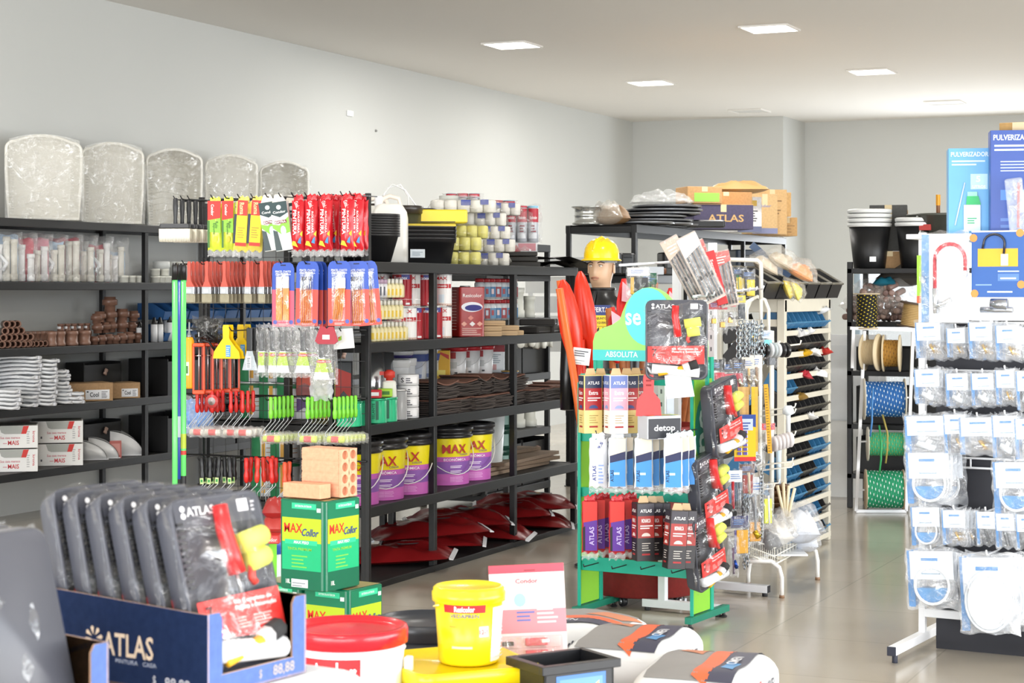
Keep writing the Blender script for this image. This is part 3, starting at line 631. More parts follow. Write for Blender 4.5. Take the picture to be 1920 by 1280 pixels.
for k, (px, x, dz, rz, s) in enumerate([(745, -4.78, 0, .06, 1.05), (812, -4.82, .02, .1, 1.0), (905, -4.80, .0, -.05, 1), (800, -4.84, .08, .3, 1.15), (858, -4.86, .09, .2, 1.05), (985, -4.78, 0, .1, 1), (945, -4.86, .055, .15, 1), (985, -4.84, .088, .12, 1.1)]):
    p = B(px, 0, x, dz); inst(('sack', k % 3), redsack(k % 3+2), p, 'glossy red sack with white end seams on the lowest shelf, %s in the sprawled row' % ORD[k], 'sack', 'red sacks on the lowest shelf', rz=YAW+.12+rz, rot=(0, .06*((k % 3)-1), YAW-.1+rz), sc=(s*.92, s, .82))
# --- shelf 3 (z .826)
def metal_can(c, h=.19, rad=.05, bands=(), txt=(), top='#c9cacc'):
    def f():
        r = root('can'); m = MB().lathe([(rad-.002, 0), (rad+.001, .002), (rad+.001, .006), (rad, .008), (rad, h-.01)], (c, .3), n=20)
        for (z0, z1, cc, a0, a1) in bands: m.band(rad+.0008, z0*h, z1*h, cc, a0, a1, 14)
        for (t, z, w, hh, cc, rot) in txt: m.text(t, 0, z*h, w, hh, 0, cc, wrap=rad+.0022, rot=rot)
        m.build('body', r)
        MB().lathe([(rad, h-.01), (rad+.003, h-.008), (rad+.003, h), (rad-.006, h), (rad-.008, h-.006), (0, h-.006)], (top, .3, .7), n=20).build('lid', r)
        return r
    return f
green = metal_can('#27b07e', .125, .062, [(0.02, .98, '#2fbf8a', -180, 180), (.15, .9, '#11604a', 10, 24)], [('SELANTE', .5, .08, .014, '#11604a', 90)], '#3fb98a')
for k, (px, z, c) in enumerate([(655, 0, 0), (668, 0, 0), (702, 0, 1), (722, 0, 2)]):
    p = B(px, 2, -4.60, 0); inst('gc', green, p, 'green tub on the middle shelf beside the rack post, %s from the wire end' % ORD[k], 'tub', 'green tubs on the middle shelf', rz=YAW)
    if k > 1: tag(place(MB().rb(0, 0, 0, .042, .075, .06, ('#c92c34' if k == 2 else '#a8d838', .5), .006).fq(-.025, .025, .012, .03, -.0306, '#f4f4f4' if k == 2 else '#3c7c20').build('price_tag'), (p.x, p.y, p.z+.127), YAW), ('red' if k == 2 else 'lime') + ' card resting on a green tub of the middle shelf', 'card')
p = B(697, 2, -4.74); tag(place(MB().lathe([(.066, 0), (.066, .36)], ('#b9bcc0', .22, .9), n=24).build('foil_roll'), p), 'tall roll of silver foil standing behind the green tubs', 'foil roll')
p = B(721, 2, -4.82); inst('foil2', lambda: MB().lathe([(.05, 0), (.05, .34)], ('#aeb1b5', .25, .85), n=24).build('foil_roll'), p, 'narrower silver roll behind the white glue bottle', 'foil roll')
def glue():
    r = root('glue_bottle'); MB().rb(0, 0, 0, .19, .085, .05, ('#e9e9e2', .4), .015, w1=.07).fp([(-.03, .14), (.0, .15), (.028, .02), (.01, .02)], -.0262, '#c9302a').build('body', r); MB().lathe([(.018, .19), (.018, .2), (.03, .205), (.03, .23), (.012, .24)], ('#cf3a30', .4), n=12).box(-.05, .0, -.01, .01, .215, .232, ('#cf3a30', .4)).build('cap', r); return r
inst('glue', glue, B(730, 2, -4.60), 'white bottle with a red arrow and red spout beside the green tubs', 'bottle', None, rz=YAW, sc=(1, 1, 1.1))
inst('can_s', metal_can('#9fa1a4', .16, .045), B(747, 2, -4.60), 'small bare grey can between the red-spouted bottle and the tape stack', 'can', None, rz=YAW)
for k in range(4):
    p = B(765, 2, -4.62, k*.058); inst('tape', lambda: MB().lathe([(.03, .054), (.056, .056), (.058, .052), (.058, .004), (.056, 0), (.03, 0)], ('#dfe0e2', .3), n=22).band(.0586, .012, .045, '#f2f2f4', -60, 60, 12).text('S', -.025, .028, .018, .026, 0, '#3c3c42', wrap=.06).lines(-.005, .03, .012, .044, 3, 0, '#6a6a72', .55, 2, .0605).build('tape_roll'), p, 'wide white tape roll printed with an S, %s from the bottom of its stack' % ORD[k], 'tape roll', 'stack of white tape rolls', rz=YAW-.05)
for k, (px, x, z) in enumerate([(745, -4.78, .12), (757, -4.86, .12), (780, -4.86, .0), (800, -4.86, .0)]):
    p = B(px, 2, x); inst('wtub', plainbucket('#e9ecef', '#eef0f0', .2, .058, .064, [(.1, .55, '#2a4f96', -60, 60), (.15, .35, '#c8d4ea', -20, 20)]), p, 'small white lidded pot with a blue label, %s behind the tape rolls' % ORD[k], 'pot', 'small white pots with blue labels', rz=YAW, sc=(1, 1, .85 if k > 1 else 1.5))
wblue = plainbucket('#e7eaee', '#e9ecf0', .225, .068, .074, [(.62, .86, '#3b4d8c', -70, 70), (.2, .58, '#cdd4e2', -50, 40), (.05, .18, '#8d9bc4', 0, 40)])
for k, (px, dz) in enumerate([(748, .17), (776, .17), (801, .17), (776, 0), (801, 0)]):
    p = B(px, 2, -4.93, dz+.0); inst(('wbk', k == 0), wblue if k else plainbucket('#eceef0', '#e6e8ea', .225, .068, .074, [(.5, .86, '#3a2f78', -80, 60), (.46, .5, '#c8365a', -80, 60), (.05, .2, '#d8b848', -30, 30)]), p, ('white pail with a violet and gold label' if k == 0 else 'white pail with navy print, %s of the back row group' % ORD[k-1]), 'pail', 'white and navy pails' if k else None, rz=YAW, sc=(1, 1, .74))
# yellow boxes + red white pails
def ybox():
    r = root('yellow_box'); MB().rb(0, 0, 0, .19, .11, .1, ('#e2ad20', .5), .003, .001).fp([(-.0, .18), (.05, .16), (.05, .13), (.0, .165)], -.0512, '#c02a1c').fq(-.05, -.01, .05, .17, -.0512, '#ece6d2').lines(-.045, -.015, .06, .16, 8, -.0518, '#8a8a80').fq(-.02, .03, .02, .06, -.0512, '#f4e070').build('body', r); return r
for k, (px, dz) in enumerate([(826, 0), (826, .166), (834, 0), (834, .166)]):
    p = B(px+(6 if k > 1 else 0), 2, -4.93 if k > 1 else -4.86, dz); inst('ybox', ybox, p, 'yellow carton with a red swoosh, %s by the second rack post' % ('upper' if dz else 'lower'), 'box', 'yellow cartons', rz=YAW, sc=(1, 1, .86))
wred = plainbucket('#eceded', '#b22a34', .2, .062, .068, [(.62, .84, '#a33a40', -45, 5), (.28, .5, '#c4c8c8', -40, 10), (.1, .2, '#55585c', -40, -20), (.1, .16, '#55585c', 0, 14)])
for k, (px, dz) in enumerate([(853, 0), (879, 0), (904, 0), (853, .172), (879, .172), (904, .172)]):
    p = B(px, 2, -4.86, dz); inst('wred', wred, p, 'white pail with a red lid and label, %s row, %s from the yellow cartons' % ('upper' if dz else 'lower', ORD[k % 3]), 'pail', 'white pails with red lids', rz=YAW, sc=(1, 1, .85))
def rcart():
    r = root('square_tin'); MB().rb(0, 0, 0, .2, .1, .1, ('#dfe3e6', .35), .006).fq(-.05, .05, .15, .198, -.0508, '#8d2630').fq(-.045, .0, .02, .06, -.0508, '#d8a8a8').lines(-.04, .03, .07, .14, 5, -.0508, '#9aa6ae').build('body', r); return r
for k, dz in enumerate((0, .172)): inst('rtin', rcart, B(931, 2, -4.86, dz), 'square white tin with a dark red top band, %s, after the red-lidded pails' % ('upper' if k else 'lower'), 'tin', None, rz=YAW, sc=(1, 1, .85))
inst('btin', metal_can('#6f90b8', .13, .05, [(.1, .6, '#9ab4d2', -180, 180)], top='#c9ab6a'), B(956, 2, -4.72, .06), 'small blue tin with a tan lid above the dark sheets', 'tin', None, rz=YAW)
# dark sheet stacks (abrasive sheets)
def sheets(sd, curl):
    def f():
        rn = random.Random(sd); m = MB(); n = 8; w, d = .26, .24
        for k in range(9):
            v = []; ox, oy = rn.uniform(-.01, .01), rn.uniform(-.012, .012); z = k*.0145; cv = curl*(k/8)**2
            for i in range(n+1):
                for j in (0, 1):
                    u = i/n; v.append((-w/2+w*u+ox, (-d/2 if j == 0 else d/2)+oy, z+cv*.09*abs(2*u-1)**2+.003*math.sin(7*u+k)))
            t = .011; b = len(v); v += [(x, y, q+t) for x, y, q in v]
            fs = []
            for i in range(n):
                a = i*2; fs += [(a, a+1, a+3, a+2), (b+a, b+a+2, b+a+3, b+a+1), (a, a+2, b+a+2, b+a), (a+1, b+a+1, b+a+3, a+3)]
            fs += [(0, b, b+1, 1), (2*n, 2*n+1, b+2*n+1, b+2*n)]
            m.add(v, fs, ('#4c4440' if k < 8 else '#7a5648', .85, 0, 'n'))
        return m.build('abrasive_sheets')
    return f
def sheetrow(lst):
    for k, (px, dz, cv, x) in enumerate(lst):
        p = B(px, 2, x, dz); o = inst(('sht', k % 3, cv > 0), sheets(k % 3+1, cv), p, 'stack of dark rough abrasive sheets on the middle shelf, %s bundle past the tape rolls' % ORD[k], 'sheet bundle', 'bundles of dark abrasive sheets', rz=AIS+.1*((k % 3)-1), sc=(1, 1, .62))
sheetrow([(803, 0, 0, -4.68), (803, .085, .3, -4.68), (838, 0, 0, -4.68), (843, .085, .2, -4.70), (873, 0, 0, -4.66), (877, .085, .5, -4.70), (905, 0, 0, -4.68), (907, .085, .5, -4.70), (935, 0, 0, -4.70), (935, .085, .4, -4.72), (975, 0, 0, -4.68), (1000, 0, 0, -4.68), (1020, 0, .5, -4.68), (1045, 0, .2, -4.68), (1065, 0, 0, -4.68)])
# --- shelf 4 (z 1.239)
def smallbottle(): 
    m = MB().lathe([(.016, 0), (.018, .004), (.018, .06), (.008, .075)], ('#e9dfb0', .25), n=10).band(.0186, .012, .045, '#e4c23a', -50, 50, 5).lathe([(.009, .073), (.009, .09), (.006, .098)], ('#f2f0e6', .4), n=8); return m.build('small_bottle')
for row in range(3):
    for k in range(9 if row == 0 else 8):
        for j in range(2):
            if row == 2 and k < 3: continue
            p = B(699+k*7.3+j*2, 3, -4.60-.045*j, row*.112); inst('sb', smallbottle, p, 'tiny yellow bottle with a pale cap, %s tier next to the corner post' % ORD[row], 'bottle', 'tiny yellow bottles, tier %s' % ORD[row])
for row in range(2):
    tag(place(MB().box(-.07, .42, -.075, .02, 0, .003, mat('#ffffff', .1, .15, 'f')).build('clear_tray'), (-4.6, 8.45, LB[3]+.103+.112*row), AIS), 'clear plastic sheet between the tiny bottle tiers, %s from below' % ORD[row], 'tray', None)
for k in range(4): p = B(699+k*7, 3, -4.60, .225); inst('sb2', lambda: MB().lathe([(.017, 0), (.018, .07)], ('#e6e6ea', .3), n=10).lathe([(.018, .07), (.018, .09), (.012, .094)], ('#b59ab0', .4), n=10).band(.0186, .01, .055, '#5a5a66', 0, 50, 4).build('small_bottle'), p, 'tiny white bottle with a mauve cap on the top tier by the corner post', 'bottle', 'tiny mauve-capped bottles')
def litre(main, stripe, t1, c1, t2=None, rad=.052, h=.235):
    bands = [(0.0, 1, main, -180, 180)]+stripe
    return metal_can(main, h, rad, bands, [(t1, .86, .075, .024, c1, 0)]+([(t2, .62, .07, .014, '#f4f4f4', 0)] if t2 else []))
canW = litre('#ecebea', [(.55, .68, '#b3202a', -80, 80), (.1, .35, '#d4e4ee', -20, 20), (0, .06, '#c8a89a', -90, 90)], 'MAX', '#c02028', 'Solvente')
canR = litre('#a51c28', [(.82, .96, '#3a3f86', 5, 60), (.1, .6, '#c96a72', -85, -40), (.04, .1, '#e8e8e8', 30, 60)], 'Eucatex', '#eceaf4')
n = 0
for row, dz in ((0, 0), (1, .178)):
    for k, (px, t) in enumerate([(712, 0), (734, 0), (754, 1), (770, 0), (795, 1)] if row else [(744, 0), (763, 0), (776, 1), (798, 1), (812, 1)]):
        x = -4.82 if (row and k < 2) else -4.66
        if row and k >= 2: x = -4.70
        p = B(px, 3, x, dz); inst(('can', t), canR if t else canW, p, ('dark red' if t else 'white and red') + ' round tin on the fourth shelf, %s layer, %s from the corner post' % ('upper' if row else 'lower', ORD[k]), 'tin', 'round tins on the fourth shelf', rz=YAW-.1, sc=(1, 1, .74))
for dz in (0, .178): inst(('can', 0), None, B(831, 3, -4.63, dz), 'white and red tin just past the second post, %s of two' % ('upper' if dz else 'lower'), 'tin', None, rz=YAW-.2, sc=(.9, .9, .74))
def redrect():
    r = root('square_tin'); w, d, h = .155, .21, .35
    m = MB().rb(0, 0, 0, h, w, d, ('#9c1a16', .22), .014, .003); y = -d/2-.001
    m.text('Resicolor', 0, h*.83, w*.75, h*.07, y-.001, '#f2e8e8')
    e = [(w*.42*math.cos(a)-.002, h*.6+h*.1*math.sin(a)) for a in [2*PI*i/20 for i in range(20)]]
    m.fp(e, y, '#e8eaf2').fp([(x*.8+.008, h*.6+(z-h*.6)*.62-.006) for x, z in e], y-.0006, '#2a2c80')
    for q, (x, z, c) in enumerate([(-.01, .38, '#d88a80'), (-.05, .26, '#e0a898'), (0, .26, '#e6e6e6'), (.045, .26, '#e0a898')]): m.fp([(x+.018*math.cos(a), h*z+.018*math.sin(a)) for a in [PI/2*i for i in range(4)]], y-.0006, c)
    m.lines(-w*.4, w*.4, h*.04, h*.2, 4, y-.0006, '#d8b0a8')
    x = -w/2-.001
    for i in range(14): m.sq(-d*.3, d*(.3 if i % 4 else .0), h*(.92-.06*i), h*(.92-.06*i)+.006, x, '#cf9a92')
    m.build('body', r); MB().lathe([(.03, h), (.03, h+.01), (0, h+.01)], ('#c8c9cb', .3, .7), n=14).build('cap', r); return r
p = B(872, 3, -4.66); inst('rr', redrect, p, 'large dark red rectangular tin with a blue and white eye-shaped emblem', 'tin', None, rz=YAW+.42, sc=(1.0, 1.0, .80))
spray = lambda lab, c2: (lambda: MB().lathe([(.03, 0), (.031, .15), (.024, .165)], ('#dfe3e8', .25), n=14).band(.0318, .02, .12, lab, -10, 80, 7).band(.0319, .05, .1, c2, 10, 40, 5).lathe([(.026, .165), (.026, .195), (.02, .2)], ('#b02830', .4), n=12).build('spray_can'))
for row in range(2):
    for k in range(7):
        t = (k+row) % 3; px = 899+k*10.5
        p = B(px, 3, -4.80-.0*k, .075+.14*row if row else .0)
        if row == 0: p.z = LB[3]+.002+.0
        p.z = LB[3]+.083+row*.128
        inst(('spray', t), spray(['#4a7fae', '#a8484e', '#6f9cc0'][t], ['#e8d0d0', '#c8d8e8', '#b04a50'][t]), p, 'spray can with %s label, %s layer behind the flat brown bundles' % (['blue and pink', 'red and pale blue', 'light blue and red'][t], ORD[row]), 'spray can', 'spray cans on the fourth shelf', rz=YAW, sc=(1, 1, .62))
tag(place(MB().box(-.05, .05, -.42, .42, 0, .08, ('#3a3a3c', .6)).build('display_carton'), (-4.83, 10.0, LB[3]+.002)), 'dark carton tray under the spray cans', 'carton')
for k in range(6):
    px, dz = [(905, 0), (905, .03), (912, .06), (935, 0), (938, .03), (947, 0)][k]
    p = B(px, 3, -4.60, dz); inst('pap', lambda: MB().rb(0, 0, 0, .028, .19, .14, ('#b49a78', .8, 0, 'w'), .006).box(-.09, .09, -.0705, .07, .012, .014, '#7a654c').build('paper_bundle'), p, 'flat brown paper bundle at the front of the fourth shelf', 'paper bundle', 'flat brown paper bundles', rz=YAW+.3)
# end of shelves 3-4: dark odds
for k, (px, dz) in enumerate([(990, 0), (1015, 0), (1040, 0), (1010, .045)]):
    p = B(px, 3, -4.66, dz); inst('dk', lambda: MB().rb(0, 0, 0, .04, .2, .22, ('#2b2826', .7), .01).box(-.09, .08, -.112, -.11, .01, .015, '#4a4644').build('hinge_box'), p, 'low black packet at the far end of the fourth shelf', 'packet', 'low black packets', rz=AIS+.1*k)
# white plastic fittings at far end shelf3, black bin seen in rack behind
# --- top shelf (z 1.644)
def pot():
    r = root('black_pot_stack') if 0 else None
    return MB().lathe([(.085, 0), (.13, .235), (.142, .24), (.142, .262), (.132, .262), (.124, .24), (.08, .01)], ('#1c1c1e', .45), n=24, cap1=False).build('black_pot')
for k in range(9):
    p = B(706, 4, -4.66, k*.0128); inst('pot', pot, p, 'black plastic pot nested in the tall stack beside the corner post, %s from the bottom' % ORD[k], 'pot', 'nested black pots by the corner post', rz=.3*k, sc=(.86, .86, .56))
    if k < 8: p = B(672, 4, -4.90, k*.0128); inst('pot', pot, p, 'black plastic pot in the rear nested stack behind the corner post', 'pot', 'rear nested black pots', rz=.3*k, sc=(.86, .86, .56))
def jug():
    r = root('jerrycan'); c = ('#e4e2dc', .35); w, d, h = .24, .16, .37
    m = MB(); R = []
    for z, s, o in ((0, .96, 0), (.01, 1, 0), (.26, 1, 0), (.30, .93, 0), (.335, .72, .0), (.345, .55, .0)): R.append([(x, y, z) for x, y in rrect(w*s, d*(s+.1 if s < .9 else s), .03, 3)])
    m.loft(R, c); m.build('body', r)
    MB().tube([(-.06, 0, .335), (-.05, 0, .375), (0, 0, .39), (.06, 0, .375), (.075, 0, .32)], .014, ('#e6d9cd', .35), 8).build('handle', r)
    MB().lathe([(.026, .33), (.03, .335), (.03, .385), (.024, .39)], ('#f0f0f2', .35), n=16).build('cap', r) if 0 else MB(M=Matrix.Translation((-.075, 0, .0))).lathe([(.024, .30), (.028, .345), (.028, .385), (.022, .39)], ('#f0f0f2', .35), n=16).build('cap', r)
    return r
inst('jug', jug, B(731, 4, -4.78), 'translucent white jerrycan with white cap beside the nested black pots', 'jerrycan', None, rz=YAW, sc=(.8, .9, .93))
inst('jug', jug, B(703, 4, -4.93), 'second white jerrycan half hidden behind the nested black pots', 'jerrycan', None, rz=YAW, sc=(1, .8, .92))
dkb = lambda c, lab: plainbucket(c, '#2c2622', .30, .085, .1, [(.35, .75, lab, -60, -5), (.45, .65, '#2a3f78', -45, -25)])
for k, (px, x, c, lab, top) in enumerate([(702, -4.97, '#2e2c22', '#6a6440', 0), (733, -4.98, '#1f4a3c', '#2a5a48', 0), (758, -4.92, '#3a3a24', '#8a8a4a', 0), (785, -4.92, '#1b5640', '#c8c850', 0)]):
    p = B(px, 4, x); inst(('dkb', k), dkb(c, lab), p, ['olive black pail behind the corner post', 'dark green pail behind the jerrycan cap', 'olive pail with a faded label beside the jerrycan', 'dark green pail with a yellow label, last of the dark pails'][k], 'pail', None, rz=YAW, sc=(1, 1, 1.1 if k < 3 else 1.07))
for k, (dx, a) in enumerate([(0, .3), (.03, -.25)]):
    p = B(735, 4, -4.96); m = MB().tube([(-.09, 0, 0), (-.06, 0, .09), (0, .01, .13), (.06, 0, .08), (.1, -.01, -.03)], .004, ('#f2f2f2', .4), 6); tag(place(m.build('wire_hoop'), (p.x+dx, p.y+.02, p.z+.325), rot=(0, a, YAW)), 'thin white bail handle arching over the dark pails, %s of two' % ORD[k], 'handle', 'white bail handles')
def tub(col='#161618', w=.36, d=.26, h=.155):
    def f():
        m = MB(); R = []
        for z, s in ((0, .86), (.004, .88), (h-.03, .97), (h-.03, 1.0), (h-.004, 1.02), (h, 1.03), (h, .97), (h-.02, .93), (.012, .84)): R.append([(x, y, z) for x, y in rrect(w*s, d*s, .04, 4)])
        m.loft(R, (col, .35)); return m.build('mixing_tub')
    return f
for k in range(4):
    p = B(783, 4, -4.74, k*.021); o = inst('tub', tub(), p, 'black mixing tub nested in the stack before the yellow packs, %s from the bottom' % ORD[k], 'tub', 'nested black mixing tubs', rz=YAW+.35, sc=(1.05, 1, .92))
p = B(780, 4, -4.60); tag(place(MB().fq(-.04, .04, 0, .045, 0, '#e8eef2').box(-.04, .04, 0, .002, 0, .045, '#e8eef2').lines(-.03, .03, .012, .035, 3, -.0006, '#7a8a94').build('barcode_label'), (p.x+.01, p.y, p.z+.03), YAW+.3), 'white barcode label stuck on the lowest black mixing tub', 'label')
def yflat():
    m = MB().rb(0, 0, 0, .075, .34, .22, ('#e8cf2e', .3), .012).box(-.165, .1, -.112, -.11, .002, .008, '#1a1a1a'); return m.build('yellow_case')
inst('yf', yflat, B(818, 4, -4.80, .235), 'bright yellow flat case lying across the wrapped rolls', 'case', None, rz=YAW+.1)
tag(place(MB().rb(0, 0, 0, .02, .30, .2, ('#e0c63a', .4), .006).build('yellow_tray'), B(806, 4, -4.76, .245) if 0 else B(800, 4, -4.78, .205), YAW+.2), 'thin yellow tray edge between the black tubs and the yellow case', 'tray')
def rollpack(c, tagc='#2c3f96', n=5):
    def f():
        r = root('wrapped_roll_pack')
        for k in range(n):
            m = MB(); [m.lathe([(.03, 0), (.039, .006), (.04, .072), (.034, .08), (.012, .081)], (c, .6), -.16+.08*k, -.065+.08*j, 14) for j in range(2)]; m.build('roll', r)
        if tagc: MB().fq(-.02, .04, .045, .08, -.104, tagc).box(.10, .15, -.1035, -.101, .05, .082, tagc).build('blue_tag', r)
        MB(M=Matrix.Translation((0, 0, -.002))).pillow(.44, .24, .09, film(.12, c, 22), nz=.006, seed=4, n=14, p=6, ex=.4).build('plastic_wrap', r)
        return r
    return f
YW, WT = '#e6e08a', '#e9e6de'
for k, (px, x, dz, c) in enumerate([(850, -4.72, 0, YW), (850, -4.72, .083, YW), (862, -4.76, .155, YW), (905, -4.72, 0, WT), (915, -4.72, .083, WT), (905, -4.76, .16, WT), (900, -4.80, .24, WT), (868, -4.82, .31, WT), (925, -4.82, .31, WT)]):
    p = B(px, 4, x, dz); inst(('rp', c), rollpack(c, None if c == YW else '#2c3f96'), p, '%s foam roller pack in clear wrap, %s in the heap on the aisle rack' % ('pale yellow' if c == YW else 'white blue-tagged', ORD[k]), 'roller pack', 'wrapped roller packs', rz=YAW+.08*((k % 3)-1)+.1, sc=(.78 if k != 7 else .95, .9, .9))
def resi():
    r = root('wrapped_can_pack')
    for k in range(3):
        for j in range(2):
            m = MB(M=Matrix.Translation((-.085+.085*k, -.045+.09*j, 0))); m.lathe([(.04, 0), (.04, .19)], ('#b9bcc2', .3), n=16).band(.0405, .11, .185, '#b32a3a', -180, 180, 16).text('Resicolor', 0, .135, .06, .018, 0, '#f4f0f0', wrap=.0415).band(.0406, .02, .05, '#d4d6da', -60, 40, 6).lines(-.02, .02, .055, .1, 3, 0, '#8b3a44', .5, k+j, .0412).lathe([(.041, .19), (.041, .2), (0, .2)], ('#8fc4de' if k != 1 else '#c44a58', .4), n=14); m.build('can', r)
    MB().bagz(.31, .21, .2, film(.1, '#ffffff', 20), nz=.005, seed=9, n=12).build('plastic_wrap', r); return r
def resi2():
    r = root('wrapped_can_pack')
    m = MB().rb(0, 0, 0, .13, .22, .16, ('#c9c7ca', .35), .01); m.fp([(-.06, .1), (-.03, .115), (.0, .07), (-.02, .035), (-.06, .03), (-.08, .06)], -.0812, '#b8303a').fq(-.02, .1, .08, .125, -.0812, '#c2828a').build('body', r)
    MB().bagz(.24, .14, .18, film(.12, '#ffffff', 20), nz=.004, seed=2).build('plastic_wrap', r); return r
inst('resi', resi, B(978, 4, -4.78, .155), 'clear-wrapped pack of red and grey cans at the far end of the rack top, upper', 'can pack', None, rz=YAW+.05, sc=(.82, .9, 1.12))
inst('resi', resi, B(930, 4, -4.90, .335), 'clear-wrapped pack of blue-lidded red cans lying highest on the heap', 'can pack', None, rz=YAW+.2, sc=(.9, .8, .38))
inst('resi', resi, B(868, 4, -4.93, .395), 'low wrapped pack of red and white cans at the back of the heap', 'can pack', None, rz=YAW, sc=(.8, .7, .2))
inst('resi2', resi2, B(976, 4, -4.76, .02), 'wrapped white and red pack beneath the grey can pack', 'can pack', None, rz=YAW+.05, sc=(.9, .8, 1))
inst('capL', None, B(812, 4, -4.98), 'white lidded tub standing behind the yellow case', 'tub', None, sc=(1.1, 1.1, 3.1))
tag(place(MB().lathe([(.06, 0), (.06, .42), (.052, .42), (.052, .38)], ('#dcdfd8', .4), n=22, cap1=False).build('white_pipe'), B(842, 4, -4.99)), 'short wide pale pipe standing up behind the roller heap', 'pipe')
pz = W(1008, 440, 13.2)
tag(place(MB(M=Matrix.Rotation(PI/2, 4, 'X') @ Matrix.Translation((0, 0, 0))).lathe([(.055, -.1), (.055, .06), (.075, .065), (.078, .1), (.07, .105)], ('#dcdcd0', .4), n=22).build('pipe_elbow') if 0 else MB().lathe([(.06, 0), (.06, .3)], ('#dddfd4', .4), n=20).lathe([(.0, .17), (.0, .17)], '#dddfd4').tube([(0, 0, .2), (.06, -.04, .2), (.11, -.09, .2)], .055, ('#d9dad0', .4), 14).tube([(.105, -.085, .2), (.13, -.11, .2)], .07, ('#c9b8a8', .4), 14).build('pipe_tee'), (-5.74, pE.y-.16, pE.z+.004)), 'white branched pipe fitting on top of the rack behind', 'pipe fitting')
# black flat items at far end of top shelf
for k, (px, x, dz, rz, s) in enumerate([(973, -4.70, 0, .1, 1), (973, -4.70, .032, .0, .95), (973, -4.7, .064, .05, .9), (1010, -4.68, 0, .3, 1.1), (1022, -4.66, .028, .4, 1.1), (1045, -4.66, 0, .5, 1.1)]):
    if k < 3: fn = lambda: MB().rb(0, 0, 0, .03, .24, .2, ('#26231f', .6), .008).build('black_packet')
    else: fn = lambda: MB().loft([[(-.17, y, z), (-.09, y, z+.028), (0, y, z+.02), (.1, y, z+.03), (.2, y, z-.0)][::1] for y, z in ((-.11, 0), (.11, .0))]+[[(-.17, .11, .006), (-.09, .11, .034), (0, .11, .026), (.1, .11, .036), (.2, .11, .006)], [(-.17, -.11, .006), (-.09, -.11, .034), (0, -.11, .026), (.1, -.11, .036), (.2, -.11, .006)]], ('#2c2823', .55), False, False, False, False).build('bent_black_sheet')
    inst(('bp', k >= 3), fn, B(px, 4, x, dz), ('flat black packet, %s in the little pile at the far end of the rack top' % ORD[k]) if k < 3 else 'curled black sheet lying at the very end of the rack top', 'black sheet', 'black packets at the far end' if k < 3 else 'curled black sheets at the far end', rz=YAW+rz, sc=s)
# rack E goods: white pipe fittings
for lv, z in enumerate([.5, .9, 1.3, 1.62]):
    for k in range(5):
        y = pE.y-.1-.17*k
        s = [1.0, 1.2, .8, 1.1, .9][(k+lv) % 5]
        inst('wpf', lambda: MB().lathe([(.05, 0), (.058, .004), (.058, .05), (.05, .055), (.05, .16), (.058, .165), (.058, .2), (.05, .2), (.046, .15)], ('#e2e3da', .4), n=18, cap1=False).build('pipe_coupling'), (-5.62-.03*(k % 2), y, z+.002), 'white pipe coupling on the rack behind, shelf %s from below' % ORD[lv+1], 'pipe coupling', 'white pipe couplings on the rack behind, shelf %s' % ORD[lv], sc=s)
for k, (px, py) in enumerate([(958, 644), (976, 642), (997, 645), (1010, 643)]):
    p = onx(px, py, -5.50); p.y = min(p.y, pE.y-.1); tag(place(MB(M=Matrix.Rotation(PI/2, 4, 'Y')).lathe([(.02, -.02), (.032, -.018), (.032, .02), (.024, .024), (.024, .05), (.03, .052), (.03, .075)], ('#e4e4dc', .4), n=14).build('sample_fitting'), (p.x+.03, p.y, p.z), .3*k-.5), 'white sample fitting fixed on a black bin behind the aisle rack, %s in its row' % ORD[k], 'pipe fitting', 'white samples on black bins')
for k in range(3):
    for z in (.102, .502):
        inst('bbin', None, (-5.70, pE.y-.22-.42*k, z+.002 if z < .3 else .93-.03+.004), 'black stock bin on the rack behind the aisle rack, %s of the %s row' % (ORD[k], 'lower' if z < .3 else 'upper'), 'stock bin', 'black bins behind the aisle rack', rz=AIS, sc=(1, 1, 1.2 if z < .3 else 1.0))
tag(place(MB().rb(0, 0, 0, .55, .28, .2, ('#141416', .45), .05, .02).build('black_case'), onx(1010, 800, -5.25) * 1 and Vector((-5.2, onx(1012, 800, -5.2).y, .42)), YAW), 'big rounded black case behind the far end of the aisle rack', 'case') if 0 else None
# ================================================================ WIRE END DISPLAY (brushes, rollers, scrapers)
YP = 8.27
def H(px, py, dy=0.0): return ony(px, py, YP-dy)
rW = root('wire_display'); a = H(342, 372); b = H(688, 372); rW.location = (b.x, YP, 0)
tag(rW, 'black wire display end of the aisle rack hung with brushes, rollers and scrapers', 'display rack')
TW = Matrix.Translation((-b.x, -YP, 0))
def wz(py): return H(520, py).z
gx0, gx1 = H(376, 0).x, b.x
for x in (gx0, (gx0+gx1)/2+.28, gx1): MB(TW).box(x-.012, x+.012, YP, YP+.024, 0, wz(366), BK).build('post', rW, .002)
rails = [373, 494, 617, 742, 858]
for z in [wz(q) for q in rails]:
    m = MB(TW); m.tube([(a.x, YP-.006, z), (gx1, YP-.006, z)], .005, BK); m.build('rail', rW)
m = MB(TW)
for i in range(12): z = wz(640)+i*.05 if 0 else .5+i*.13; m.tube([(gx0, YP+.004, z), (gx1, YP+.004, z)], .002, ('#3a3a3c', .5), 4)
for i in range(14): x = gx0+(gx1-gx0)*i/13; m.tube([(x, YP+.004, .3), (x, YP+.004, wz(372))], .0015, ('#3a3a3c', .5), 4)
m.build('mesh', rW)
def hook(px, ri, L=.26):
    "px is where the hook tip shows; returns its tip x"
    p = H(px, 0, L); z = wz(rails[ri]); MB(TW).tube([(p.x, YP, z), (p.x, YP-L+.02, z-.004), (p.x, YP-L, z+.014)], .0032, BK, 5).build('hook', rW); return p.x
